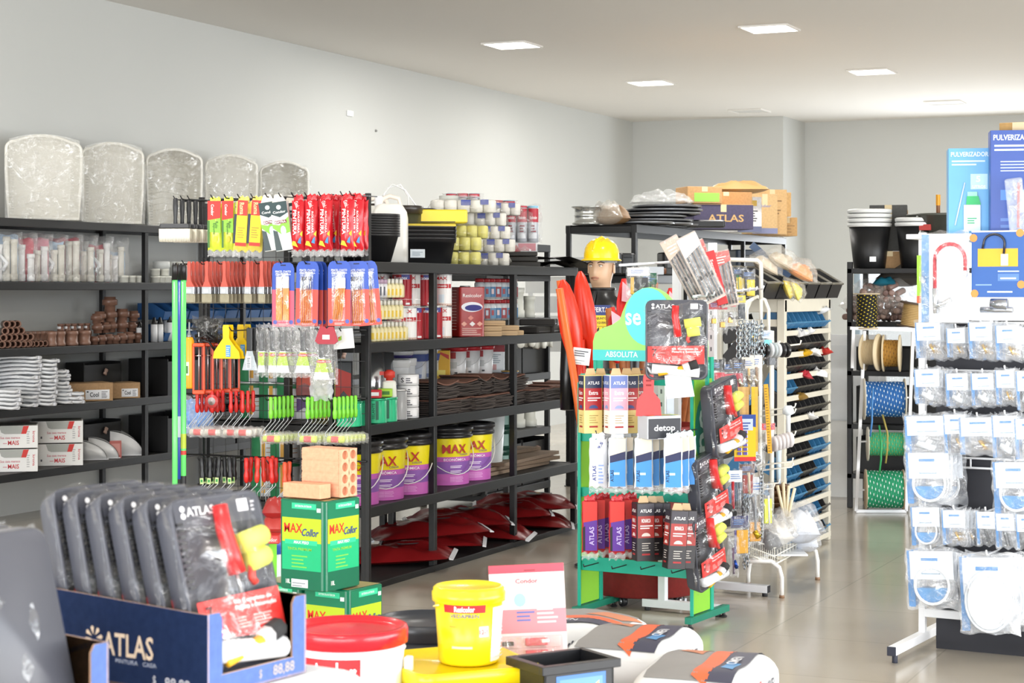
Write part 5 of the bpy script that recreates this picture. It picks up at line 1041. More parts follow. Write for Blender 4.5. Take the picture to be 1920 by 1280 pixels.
def brick():
    w, d, h = .19, .10, .185; c = ('#f0b08e', .85, 0, 'n'); r = root('clay_brick'); m = MB()
    # body with ribbed faces, holes on the right end
    z = 0
    for i in range(4):
        z0 = h*i/4; m.box(-w/2, w/2-.012, -d/2, d/2, z0+.003, z0+h/4-.003, c).box(-w/2, w/2-.012, -d/2+.003, d/2-.003, z0, z0+h/4, c)
        for j in range(3): m.box(-w/2, w/2-.012, -d/2-.0015, -d/2, z0+.009+j*.011, z0+.014+j*.011, c)
    # end plate with eight round holes built as ring strips
    x0, x1 = w/2-.012, w/2
    for i in range(4):
        for j in range(2):
            cy = -d/4+j*d/2; cz = h*(i+.5)/4; hw, hh = d/4, h/8; rr = .0175; n = 16; A = []; Bq = []
            for k in range(n):
                a_ = 2*PI*k/n; ux, uz = math.cos(a_), math.sin(a_); s_ = min(hw/max(abs(ux), 1e-6), hh/max(abs(uz), 1e-6)); A.append((x1, cy+ux*s_, cz+uz*s_)); Bq.append((x1, cy+rr*ux, cz+rr*uz))
            m.loft([A, Bq, [(x0+.001, y, z) for _, y, z in Bq]], c, False, False, False)
    m.box(x0, x0+.0012, -d/2, d/2, 0, h, ('#b87a5c', .9)); m.box(x0, x1, -d/2, -d/2+.001, 0, h, c).box(x0, x1, d/2-.001, d/2, 0, h, c).box(x0, x1, -d/2, d/2, h-.001, h, c)
    m.build('body', r); return r
ax = Vector((math.cos(rzc), math.sin(rzc), 0)); ay = Vector((-math.sin(rzc), math.cos(rzc), 0))
inst('brick', brick, Vector((q.x, q.y, .352+.352))+ax*.012+ay*.042, 'orange clay brick with eight round holes standing on the upper paint can', 'brick', None, rz=rzc, sc=(1.02, 1, 1))
inst('brk2', lambda: MB().rb(0, 0, 0, .055, .185, .07, ('#f0ad88', .85, 0, 'n'), .004, .002).build('clay_brick'), Vector((q.x, q.y, .352+.352))-ay*.068-ax*.012, 'solid short clay brick lying in front of the holed brick', 'brick', None, rz=rzc, sc=(1, .95, 1))
# things behind the square cans
p = W(497, 1075, 8.0)
inst('bl2', plainbucket('#e6eaee', '#2a54b8', .34, .12, .14, [(.1, .5, '#2a3a66', -60, 30)]), (p.x, p.y, .001), 'white bucket with a blue lid squeezed behind the square paint cans', 'bucket', None, rz=YAW, sc=(.8, .8, 1.36))
p = W(501, 1000, 7.85)
tag(place(MB().box(-.04, .04, 0, .02, 0, .16, ('#7ed23c', .4)).fq(-.02, .0, .02, .05, -.0006, '#e05030').box(-.045, .045, .0, .02, -.12, -.002, ('#e8e6e0', .5)).box(-.045, .045, -.003, 0, -.12, -.10, ('#c03028', .5)).build('lime_package'), (p.x, p.y, .3), YAW+.3), 'lime and white package leaning between the blue-lidded bucket and the square can', 'package')
p = W(495, 940, 7.8)
tag(place(MB().rb(0, 0, 0, .035, .14, .1, ('#c02c28', .35), .006).text('Condor', .03, .017, .06, .015, -.0508, '#f0d0cc').build('red_package'), (p.x, p.y, .464), YAW), 'red package lying on the blue bucket lid behind the square cans', 'package')
for k, (px, py, Z, c) in enumerate([(515, 955, 7.9, '#9a2a28'), (513, 985, 7.9, '#b03a34')]):
    p = W(px, py, Z); tag(place(MB().pillow(.10, .1, .09, (c, .3), seed=k, nz=.006).build('red_bag'), (p.x, p.y, p.z-.04), YAW), 'small dark red bag wedged behind the square can, %s of two' % ('upper' if k == 0 else 'lower'), 'bag')
# ================================================================ shared builders for the middle of the shop
class Frame:
    "plane through P0 turned by rz; front is local -y"
    def __init__(s, P0, rz): s.P = Vector(P0); s.rz = rz; s.n = Vector((math.sin(rz), -math.cos(rz), 0)); s.R = Matrix.Rotation(-rz, 3, 'Z')
    def w(s, px, py, dy=0):
        o = Vector((0, 0, CH)); d = W(px, py, 1.0)-o; q = s.P+s.n*dy; return o+d*((q-o).dot(s.n)/d.dot(s.n))
    def l(s, px, py, dy=0): return s.R @ (s.w(px, py, dy)-s.P)
def kit(w=.27, h=.35, t=.05):
    "shrink-wrapped paint kit: ribbed black tray seen from its front, hanging point at top"
    def f():
        r = root('painting_kit'); m = MB(); R = []
        for y, s_ in ((t/2, .9), (t/2-.004, .93), (-t/2+.004, 1.0), (-t/2, 1.0), (-t/2, .94), (-t/2+.012, .92)): R.append([(x, y, z-h/2) for x, z in rrect(w*s_, h*(1-(1-s_)*.8), .03, 4)])
        m.loft(R, ('#4a4c55', .35), True, True, True); y = -t/2-.001
        for i in range(11): z = -h*.15-i*h*.035; m.box(-w*.47, -w*.41, y-.004, y, z, z+.005, ('#1c1d20', .4))
        m.build('tray', r)
        b = MB(); b.fp([(-w*.47, -h*.02), (w*.47, -h*.02), (w*.47, -h*.17), (-w*.47, -h*.17)], y, '#3d3f49').text('ATLAS', -w*.19, -h*.08, w*.3, h*.05, y-.001, '#f0f0f4')
        for q in (-1, 1): b.fp([(-w*.38+q*.0+.007*math.cos(a), -h*.08+q*.007+.006*math.sin(a)) for a in [2*PI*i/8 for i in range(8)]], y-.001, '#f0f0f4')
        b.fq(w*.22, w*.34, -h*.115, -h*.045, y-.001, '#e8e8f0').lines(w*.37, w*.42, -h*.12, -h*.05, 3, y-.001, '#c8c8d0')
        b.build('header_card', r)
        L = MB(); L.fp([(-w*.47, -h*.58), (w*.44, -h*.57), (w*.44, -h*.80), (w*.1, -h*.81), (-w*.47, -h*.78)], y-.012, '#d8322e').text('7', -w*.36, -h*.66, w*.08, h*.1, y-.0135, '#5c1518')
        L.text('Kit Completo de', w*.13, -h*.615, w*.42, h*.03, y-.0135, '#fff').text('Pintura e Renovação', w*.15, -h*.65, w*.46, h*.03, y-.0135, '#fff').lines(-w*.08, w*.06, -h*.76, -h*.69, 4, y-.0135, '#f4b8b4', .4, 2).lines(w*.1, w*.32, -h*.76, -h*.69, 4, y-.0135, '#f4b8b4', .4, 3).lines(-w*.26, -w*.16, -h*.68, -h*.63, 3, y-.0135, '#7c1a1c', .4, 4); L.build('red_label', r)
        g = MB(M=Matrix.Translation((0, y-.012, 0))); g.tube([(-w*.02, 0, -h*.07), (-w*.03, 0, -h*.2), (w*.0, 0, -h*.34), (w*.02, 0, -h*.46)], .015, ('#d4282a', .3), 10, .018).build('roller_handle', r)
        g = MB(M=Matrix.Translation((0, y-.010, 0))); g.tube([(w*.02, 0, -h*.45), (w*.03, 0, -h*.57)], .004, ('#c9ccd0', .3, .8), 6).build('rod', r)
        g = MB(M=Matrix.Translation((0, y-.012, 0))); 
        g.tube([(w*.12, 0, -h*.30), (w*.38, 0, -h*.27)], .021, ('#dfe86a', .8), 12).tube([(w*.16, 0, -h*.41), (w*.36, 0, -h*.385)], .021, ('#dfe86a', .8), 12).build('foam_rollers', r)
        g = MB(M=Matrix.Translation((0, y-.012, 0))); g.tube([(w*.2, 0, -h*.40), (w*.17, 0, -h*.5), (w*.2, 0, -h*.53)], .008, ('#d4382c', .4), 8).build('mini_frame', r)
        g = MB(M=Matrix.Translation((0, y-.016, 0))); g.tube([(-w*.3, 0, -h*.93), (w*.12, 0, -h*.85)], .009, ('#e8b22a', .35), 8, .014).build('brush_handle', r)
        g = MB(M=Matrix.Translation((0, y-.016, 0))); g.tube([(w*.10, 0, -h*.855), (w*.2, 0, -h*.83)], .02, '#d8d8dc', 8).tube([(w*.2, 0, -h*.83), (w*.33, 0, -h*.80)], .021, ('#2a2a2c', .8), 8).build('brush_head', r)
        g = MB(M=Matrix.Translation((0, y-.008, 0))); g.tube([(-w*.4, 0, -h*.86), (w*.36, 0, -h*.91)], .022, ('#e9ecf0', .8), 12).build('wool_roller', r)
        MB(M=Matrix.Translation((0, -.014, 0))).bagz(w*1.03, h*1.02, t*1.5, film(.008, '#ffffff', 12), nz=.004, seed=6, n=14, z0=-h*1.01).build('shrink_wrap', r); return r
    return f
def pouch(w, h, card, items, dens=.07, t=.03, cardh=.3, full=False, seed=1, name='hanging_pack', txt='#3a70b8'):
    "clear pouch hanging from its top centre, with a header card and a few coloured contents"
    def f():
        rn = random.Random(seed); r = root(name); m = MB()
        if card: m.fq(-w*.44, w*.44, -h*(cardh if not full else .96), -.004, -t*.5-.002 if full else -.004, (card, .45)).lines(-w*.3, w*.35, -h*.22, -h*.08, 3, (-t*.5-.003 if full else -.005), txt, .4, seed); m.build('header_card', r)
        for k, (c, kind) in enumerate(items):
            g = MB(M=Matrix.Translation((rn.uniform(-.15, .15)*w, -t*.25-.002*k-(t*.4 if full else 0), 0))); z = -h*rn.uniform(.55, .72)
            if kind == 'rod': g.tube([(-w*.05, 0, -h*.28), (w*.05*rn.uniform(-1, 1), 0, -h*.92)], w*.09, (c, .3), 7)
            elif kind == 'metal': g.tube([(-w*.1, 0, z+.1*h), (w*.1, 0, z-.1*h)], w*.14, (c, .25, .85), 8).tube([(0, 0, z), (w*.22, 0, z-.05*h)], w*.09, (c, .25, .85), 7)
            elif kind == 'ring': g.tube([(w*.3*math.cos(a), 0, -h*.62+w*.3*math.sin(a)) for a in [2*PI*i/18 for i in range(18)]], w*.035, (c, .35), 6, closed=True)
            elif kind == 'lock': g.rb(0, 0, z-h*.12, z+h*.04, w*.4, .014, (c, .3, .6), .004).tube([(-w*.12, 0, z+h*.03), (-w*.12, 0, z+h*.12), (w*.12, 0, z+h*.12), (w*.12, 0, z+h*.03)], w*.04, ('#c9ccd0', .25, .9), 6)
            elif kind == 'slab': g.rb(0, 0, -h*.9, -h*.35, w*.6, .01, (c, .4), .004)
            elif kind == 'fan':
                for i in range(5): g.tube([(-w*.2+w*.1*i, 0, -h*.3), (-w*.25+w*.13*i, 0, -h*.93)], w*.03, (c, .35, .3), 5)
            g.build('contents', r)
        MB().bagz(w, h, t, film(dens, '#f4f8ff', 30), nz=.005, seed=seed, n=10, z0=-h).build('plastic_bag', r); return r
    return f
# ================================================================ GREEN DISPLAY STAND
PG = W(1086, 1156, 8.70); PG.z = 0; GF = Frame(PG, -.10); rG = root('display_stand'); place(rG, PG, -.10)
tag(rG, 'green and teal display stand with a rounded cyan sign reading ABSOLUTA', 'display stand')
TE = ('#1aa98e', .4); LG = ('#8ccf3e', .45); gw = GF.l(1297, 1182).x; gd = .19
for k, x in enumerate((0, gw)):
    zt = 1.08 if k == 0 else 1.10
    MB().box(x-.004, x+.004, 0, gd, .06, zt, LG).build('side_board', rG)
    MB().box(x-.006, x+.01, -.006, .0, .05, zt, TE).box(x-.006, x+.01, gd, gd+.03, .03, zt+.1, TE).build('upright', rG, .001)
    MB().box(x-.012, x+.022, -.05, gd+.18, .025, .055, ('#167f68', .4)).lathe([(.014, 0), (.018, .006), (.008, .012), (.008, .025)], '#222224', x+.005, -.03, 10).lathe([(.014, 0), (.018, .006), (.008, .012), (.008, .025)], '#222224', x+.005, gd+.15, 10).build('foot', rG, .002)
for pa, pb in ((1052, 1078), (920, 938), (815, 832), (703, 722)):
    za, zb_ = GF.l(1200, pa).z, GF.l(1200, pb).z; MB().box(.0, gw, .01, .03, zb_, za, TE).build('crossbar', rG, .002)
MB().box(gw*.0, gw, .04, .05, .75, 1.1, ('#1aa98e', .5)).build('back_panel', rG) if 0 else None
# sign
sg = [GF.l(x, y, 0) for x, y in [(1113, 675), (1113, 640), (1117, 625), (1128, 616), (1150, 608), (1164, 598), (1168, 585), (1176, 566), (1190, 549), (1206, 540), (1222, 538), (1238, 542), (1252, 551), (1262, 562), (1275, 588), (1282, 600), (1300, 610), (1322, 622), (1328, 640), (1328, 675)]]
P_ = [(p.x, p.z) for p in sg]
m = MB().prism(P_, -.006, 0, ('#9fe873', .4)); cl = GF.l(1216, 0).x; cz_ = GF.l(1216, 602).z
m.fp([(cl+.115*math.cos(a), cz_+.02+.13*math.sin(a)) for a in [2*PI*i/28 for i in range(28)]], -.0075, '#63dfe6')
z0, z1 = GF.l(1113, 675).z, GF.l(1113, 655).z; m.fq(P_[0][0], P_[-1][0], z0, z1, -.0082, '#4fd0cf'); a = GF.l(1167, 664, 0); m.text('ABSOLUTA', a.x, a.z, .165, .026, -.0095, '#eafcff'); a = GF.l(1189, 598, 0); m.text('se', a.x, a.z, .078, .056, -.0095, '#f0fdff')
m.build('sign_board', rG)
MB().box(P_[0][0], P_[0][0]+.014, -.003, .01, GF.l(1113, 815).z, z0, TE).box(P_[-1][0]-.014, P_[-1][0], -.003, .01, GF.l(1113, 815).z, z0, TE).build('sign_upright', rG)
# side sign "ne"
m = MB(); m.box(gw+.008, gw+.014, .0, gd, GF.l(1300, 890).z, GF.l(1300, 712).z, LG); zc = GF.l(1300, 808).z
m.add([(gw+.0152, gd*.5+gd*.48*math.cos(a), zc+.15*math.sin(a)) for a in [2*PI*i/24 for i in range(24)]], [tuple(range(24))], '#148a74')
v, f_ = text_geo('ne'); m.add([(gw+.0165, gd*.5-b*.10, zc+a*.2) for a, b in v], f_, '#d8f4e8'); m.build('side_sign', rG)
def ghook(px, py, L=.26):
    p = GF.l(px, py, L); MB().tube([(p.x, 0, p.z), (p.x, -L, p.z), (p.x, -L-.006, p.z+.012)], .003, '#2a3a3a', 5).build('hook', rG)
for px, py in ((1095, 1062), (1148, 1066), (1202, 1067), (1260, 1074)): ghook(px, py, .14)
GR = GF.rz
def ghang(px, py, d): return GF.w(px, py, d)
inst('kitH', kit(), ghang(1268, 562, .20), 'shrink-wrapped black paint kit with red label hung over the cyan sign', 'paint kit', None, rz=YAW-.02, sc=(1.0, 1, .99))
def hexbox(cols, t1, t2, tcol='#f4f4f4'):
    def f():
        r = root('brush_box'); w, h, d = .088, .255, .07; top, mid, low = cols; m = MB().rb(0, 0, -h, 0, w, d, (low, .45), .004, .001)
        for q in range(4):
            m.M = Matrix.Rotation(-PI/2*q, 4, 'Z'); y = -(d if q % 2 == 0 else w)/2-.0008; a = (w if q % 2 == 0 else d)/2-.004
            m.fq(-a, a, -h*.22, -.002, y, (top, .4)).fq(-a, a, -h*.6, -h*.22, y, (mid, .4)).text('ATLAS', 0, -h*.13, a*1.4, h*.055, y-.0006, tcol).text(t1, 0, -h*.30, a*1.1, h*.07, y-.0006, tcol).lines(-a*.7, a*.9, -h*.44, -h*.36, 2, y-.0006, tcol).fp([(a*.55*math.cos(b), -h*.57+h*.06*math.sin(b)) for b in [PI*i/8 for i in range(9)]], y-.0006, t2)
            m.lines(-a*.5, a*.6, -h*.82, -h*.66, 4, y-.0006, '#a88a4a' if low != '#201c20' else '#d8d0c8', .3).fq(-a*.5, a*.5, -h*.9, -h*.87, y-.0006, '#a8282c')
        m.M = Matrix(); m.build('body', r)
        MB().fp([(-w*.3, 0), (w*.3, 0), (w*.2, .03), (-w*.2, .03)], .0, '#c9ab82').build('hang_tab', r); return r
    return f
RB = ('#26304e', '#a8242a', '#e6cf86'); RW = ('#5b6fae', '#e2a0b4', '#f4eae6')  # RW: same box with overexposure put into its colours
for k, (px, py, d, c) in enumerate([(1107, 703, .26, 0), (1126, 703, .17, 0), (1155, 703, .27, 1), (1175, 703, .18, 0), (1192, 702, .1, 0)]):
    if c == 0: ghook(px-6, py-8, d)
    inst(('hb', c), hexbox(RW if c else RB, 'Extra', '#3a4a80' if not c else '#8a9ac8'), ghang(px, py, d), ['red and cream brush box, outermost on the first hook under the sign', 'red and cream brush box behind the outermost one', 'pale pink and white brush box in the centre, washed out by light', 'red and cream brush box behind the pale pink one', 'red and cream brush box nearest the red scraper'][k], 'box', None, rz=YAW+.35, sc=(1, 1, 1.0))
inst('rscr', lambda: MB().prism([(-.02, 0), (.02, 0), (.024, -.02), (.022, -.075), (.05, -.11), (.056, -.18), (-.056, -.18), (-.05, -.11), (-.022, -.075), (-.024, -.02)], -.005, .005, ('#dc2426', .3)).box(-.012, .012, -.0065, -.005, -.03, -.022, '#8a1214').box(-.012, .012, -.0065, -.005, -.05, -.042, '#8a1214').build('red_scraper'), ghang(1216, 702, .27), 'bright red wide plastic scraper hanging left of centre under the paint kit' .replace('left of centre ', ''), 'scraper', rz=YAW)
def wplates():
    r = root('white_plates'); MB().prism([(-.06, 0), (.05, .01), (.07, -.09), (-.05, -.1)], -.002, .0, ('#eef3f8', .4)).build('plate', r); MB().prism([(-.05, .0), (.055, -.0), (.06, -.075), (.03, -.08), (-.04, -.08)], .004, .006, ('#dfe8f0', .4)).build('rear_plate', r); return r
inst('wpl', wplates, ghang(1272, 704, .22), 'two white flat spreader plates under the paint kit', 'spreader', rz=YAW)
tag(place(MB().box(-.016, .016, 0, .02, -.10, 0, ('#d4e0ee', .4)).build('white_strip'), ghang(1257, 738, .05), YAW), 'narrow pale strip hanging between the plates and the DETOP carton', 'strip')
def detop():
    r = root('product_box'); w, h, d = .17, .10, .09
    m = MB().rb(0, 0, -h, 0, w, d, ('#b9bcc2', .4), .006).fq(-w*.47, w*.47, -h*.97, -h*.12, -d/2-.001, '#2e3038').text('detop', 0, -h*.55, w*.62, h*.34, -d/2-.002, '#eef0f4').lines(-w*.2, w*.1, -h*.98, -h*.92, 1, -d/2-.002, '#e8e8ec')
    for i, c in enumerate(['#e85a5a', '#f0c040', '#7ac0e8', '#e87ab0', '#9ad84a', '#f09a3a', '#5ab8a0', '#e8e04a']): m.tq(-w*.47+i*w*.118, -w*.47+(i+.95)*w*.118, -d*.45, d*.45, .0008, c)
    m.sq(-d*.1, d*.3, -h*.55, -h*.25, w/2+.001, '#e0e43a').build('body', r); return r
inst('detop', detop, ghang(1236, 778, .22), 'grey and black carton printed detop with a striped lid', 'box', rz=YAW+.45, sc=(1.0, 1, 1.02))
def drol(m, w, h, y):
    m.fp([(-w*.42, -h*.08), (w*.42, -h*.08), (w*.42, -h*.3), (-w*.42, -h*.38)], y, '#e8dcc6').fp([(-w*.42, -h*.38), (w*.42, -h*.3), (w*.42, -h*.44), (-w*.42, -h*.5)], y-.0004, '#1d2450').fp([(-w*.42, -h*.5), (w*.42, -h*.44), (w*.42, -h*.9), (-w*.42, -h*.9)], y-.0006, '#3f8fd8').fq(-w*.2, w*.1, -h*.7, -h*.66, y-.001, '#bfe0f8').text('ATLAS', -w*.3, -h*.72, h*.2, w*.18, y-.0014, '#101c3c', rot=90)
def dwht(m, w, h, y): m.text('ATLAS', -w*.22, -h*.68, h*.26, w*.2, y-.001, '#2a3f90', rot=90).lines(w*.0, w*.3, -h*.85, -h*.5, 6, y-.001, '#8fa4d8').text('9.5', w*.1, -h*.2, w*.4, h*.05, y-.001, '#2a3f90', rot=60)
def dpur(m, w, h, y): m.fp([(-w*.44, -h*.08), (w*.44, -h*.08), (w*.44, -h*.38), (-w*.44, -h*.42)], y, '#d8342c').fp([(-w*.4, -h*.42), (w*.44, -h*.38), (w*.44, -h*.88), (-w*.3, -h*.88)], y-.0004, '#5a2a94').fp([(-w*.46, -h*.5), (-w*.3, -h*.48), (-w*.3, -h*.88), (-w*.44, -h*.88)], y-.0005, '#16121e').text('ATLAS', w*.1, -h*.64, h*.3, w*.3, y-.0012, '#c8b8e8', rot=90)
for g, (px, n, key) in enumerate([(1122, 2, 'w'), (1158, 3, 'b'), (1207, 4, 'b'), (1262, 3, 'b')]):
    ghook(px-4, 812, .27)
    for k in range(n):
        d = .26-.07*k; p0 = ghang(px, 812, .26); p = p0-GF.n*(.07*k)
        inst(('gp', key), packet('#eef0f6' if key == 'w' else '#e6ecf4', .085, .27, .045, dwht if key == 'w' else drol), p, '%s wool roller packet on the green stand, hook %s from its outer board' % ('white' if key == 'w' else 'white and blue', ORD[g]), 'roller packet', 'roller packets on the green stand, hook %s' % ORD[g], rz=YAW-.05+.1*(k % 2), sc=(.95, 1, .95))
for g, (px, n) in enumerate([(1106, 3), (1157, 3)]):
    for k in range(n):
        p = ghang(px, 930, .26)-GF.n*(.07*k); inst('gpp', packet('#c42c34', .075, .27, .042, dpur), p, 'red and purple roller packet on the lowest hooks of the green stand, hook %s' % ORD[g], 'roller packet', 'red and purple packets, hook %s' % ORD[g], rz=YAW+.1*(k % 2), sc=(.95, 1, 1))
MO = ('#241f2c', '#9e2a24', '#201c20')
for k, (px, py, d, ry) in enumerate([(1206, 942, .26, 0), (1222, 942, .17, 0), (1236, 942, .08, 0), (1270, 956, .27, .07), (1286, 956, .18, .05)]):
    inst('mo', hexbox(MO, 'MONARCA', '#e8d0c8'), ghang(px, py, d), 'black and red box printed MONARCA on the green stand, %s' % ['outermost of the straight-hung trio', 'second of the straight-hung trio', 'innermost of the straight-hung trio', 'tilted front one', 'behind the tilted one'][k], 'box', None, rot=(0, ry, YAW+.3), sc=(.95, .95, .98))
# kits hanging on the stand's aisle side, seen almost edge-on
for k, (px, py, d) in enumerate([(1345, 712, .05), (1318, 850, .10), (1312, 960, .16)]):
    p = W(px, py, 8.42-.05*k); inst('kitH', None, p, 'paint kit hanging edge-on at the side of the green stand, %s from the top' % ORD[k], 'paint kit', None, rot=(.0, math.radians(-11), YAW+1.0), sc=(.95, 1.3, .95))
# ================================================================ RED DRUM with tools
pd = W(1208, 1127, 9.16); pd.z = 0
rd = root('red_drum'); place(rd, pd); tag(rd, 'large red-brown metal drum on small casters behind the green stand', 'drum')
m = MB().lathe([(.255, .05), (.275, .06), (.28, .3), (.286, .31), (.28, .32), (.278, .55), (.284, .56), (.278, .57), (.276, .83), (.284, .84), (.284, .855), (.262, .855), (.258, .2), (0, .19)], ('#7c2222', .4, 0, 'n'), n=32, cap1=False); m.build('body', rd)
for a in (-.6, .9, 2.4, 4): 
    x, y = .2*math.sin(a+TH), -.2*math.cos(a+TH); MB(M=Matrix.Translation((x, y, .027)) @ Matrix.Rotation(PI/2, 4, 'X') @ Matrix.Rotation(a, 4, 'Y')).lathe([(.016, -.012), (.026, -.01), (.026, .01), (.016, .012)], ('#1d1f24', .4), n=14).lathe([(.0, .0145), (.014, .0155), (0, .016)], ('#d0d4da', .3, .8), n=12).lathe([(.0, -.0145), (.018, -.0155), (0, -.016)], ('#d0d4da', .3, .8), n=12).build('caster', rd)
def digger():
    r = root('post_hole_digger'); OR = ('#d9642a', .4, 0, 'p')
    MB().tube([(-.06, -.03, -1.35), (-.06, -.03, 0)], .018, OR, 10).build('wooden_handle', r)
    m = MB(); R = []; n = 9   # scoop blade: pointed oval trough
    for i, (z, w_) in enumerate([(.03, .008), (.0, .028), (-.06, .045), (-.14, .055), (-.22, .056), (-.30, .045), (-.36, .032), (-.5, .022)]):
        R.append([(w_*math.sin(a), .05-.05*math.cos(a)*(w_/.056)+.01, z) for a in [-PI/2+PI*j/n for j in range(n+1)]])
    m.loft(R, ('#de3016', .3), True, False, False, loop=False); m.M = Matrix.Translation((0, .003, 0)); m.loft([[q for q in ring] for ring in R], ('#de3016', .3), True, False, False, loop=False); m.build('scoop_blade', r)
    MB().tube([(-.01, -.0, -.30), (-.04, -.01, -.6)], .022, ('#c82c18', .35), 8).build('socket', r); return r
def lean(p, top, key, fn, label, cat, grp=None, roll=0):
    v = (Vector(top)-Vector(p)).normalized(); y = Vector((-ST, CT, 0)); y = (y-v*y.dot(v)).normalized(); x = y.cross(v); q = Matrix((x, y, v)).transposed(); e = (q @ Matrix.Rotation(roll, 3, 'Z')).to_euler(); return inst(key, fn, top, label, cat, grp, rot=tuple(e))
db = pd+Vector((0, 0, .2))
def dtop(px, py, Z): return W(px, py, Z)
for k, (px, py, Z, bx_, by_, roll) in enumerate([(1066, 536, 9.0, .0, -.1, 0), (1075, 522, 9.2, -.04, 0, 0)]):
    lean(pd+Vector((-.12+bx_, by_, .2)), dtop(px, py, Z), 'dig', digger, 'red scoop digger with orange handle leaning out of the red drum, %s' % ['outermost', 'next to the mannequin'][k], 'post hole digger', None, .35 if k == 0 else -.7)
a = W(1090, 668, 9.0); tag(place(MB().fq(-.042, .042, -.04, .04, 0, '#e8ecf0').lines(-.034, .034, .0, .032, 3, -.0008, '#5a5a66', .5).lines(-.034, .02, -.034, -.01, 2, -.0008, '#9aa0aa', .3).build('price_sticker'), a, rot=(0, .12, YAW)), 'white price sticker across the orange digger handles', 'sticker')
def shovel():
    r = root('shovel'); MB().tube([(0, 0, -1.1), (0, 0, -.2)], .016, ('#a0623a', .5, 0, 'w'), 10).build('wooden_handle', r)
    m = MB(); R = []; n = 8
    for z, w_ in [(.0, .01), (-.04, .03), (-.12, .055), (-.22, .06), (-.26, .05), (-.28, .02)]: R.append([(w_*math.sin(a), .02-.02*math.cos(a), z) for a in [-PI/2+PI*j/n for j in range(n+1)]])
    m.loft(R, ('#cf2420', .35), True, False, False, loop=False).fp([(-.04, -.02), (.03, -.05), (.04, -.12), (-.05, -.12)], -.006, '#e8b8c4').build('blade', r); return r
for k, (px, py, Z) in enumerate([(1174, 522, 9.45), (1208, 527, 9.5), (1152, 575, 9.35), (1262, 540, 9.4), (1322, 585, 9.5)]):
    lean(pd+Vector((.0+.05*(k-2), .05, .2)), dtop(px, py, Z), 'shov', shovel, 'red shovel blade pointing up, %s' % ['behind the top of the cyan sign', 'second behind the cyan sign', 'small tip beside the yellow offer sign', 'behind the white post', 'furthest towards the hanging kits'][k], 'shovel', None, .9)
for k, (px, py) in enumerate([(1141, 578), (1228, 530), (1246, 700), (1262, 705), (1278, 702), (1291, 706)]):
    t = dtop(px, py, 9.35+.03*k); v = pd+Vector((.04*k-.1, .02, .2)); L = (t-v).length
    lean(v, t, 'hnd', lambda: MB().tube([(0, 0, -1.0), (0, 0, 0)], .017, ('#b0693a', .5, 0, 'w'), 10).build('wooden_stick'), 'bare brown wooden tool handle standing in the red drum', 'tool handle', 'bare handles in the red drum')
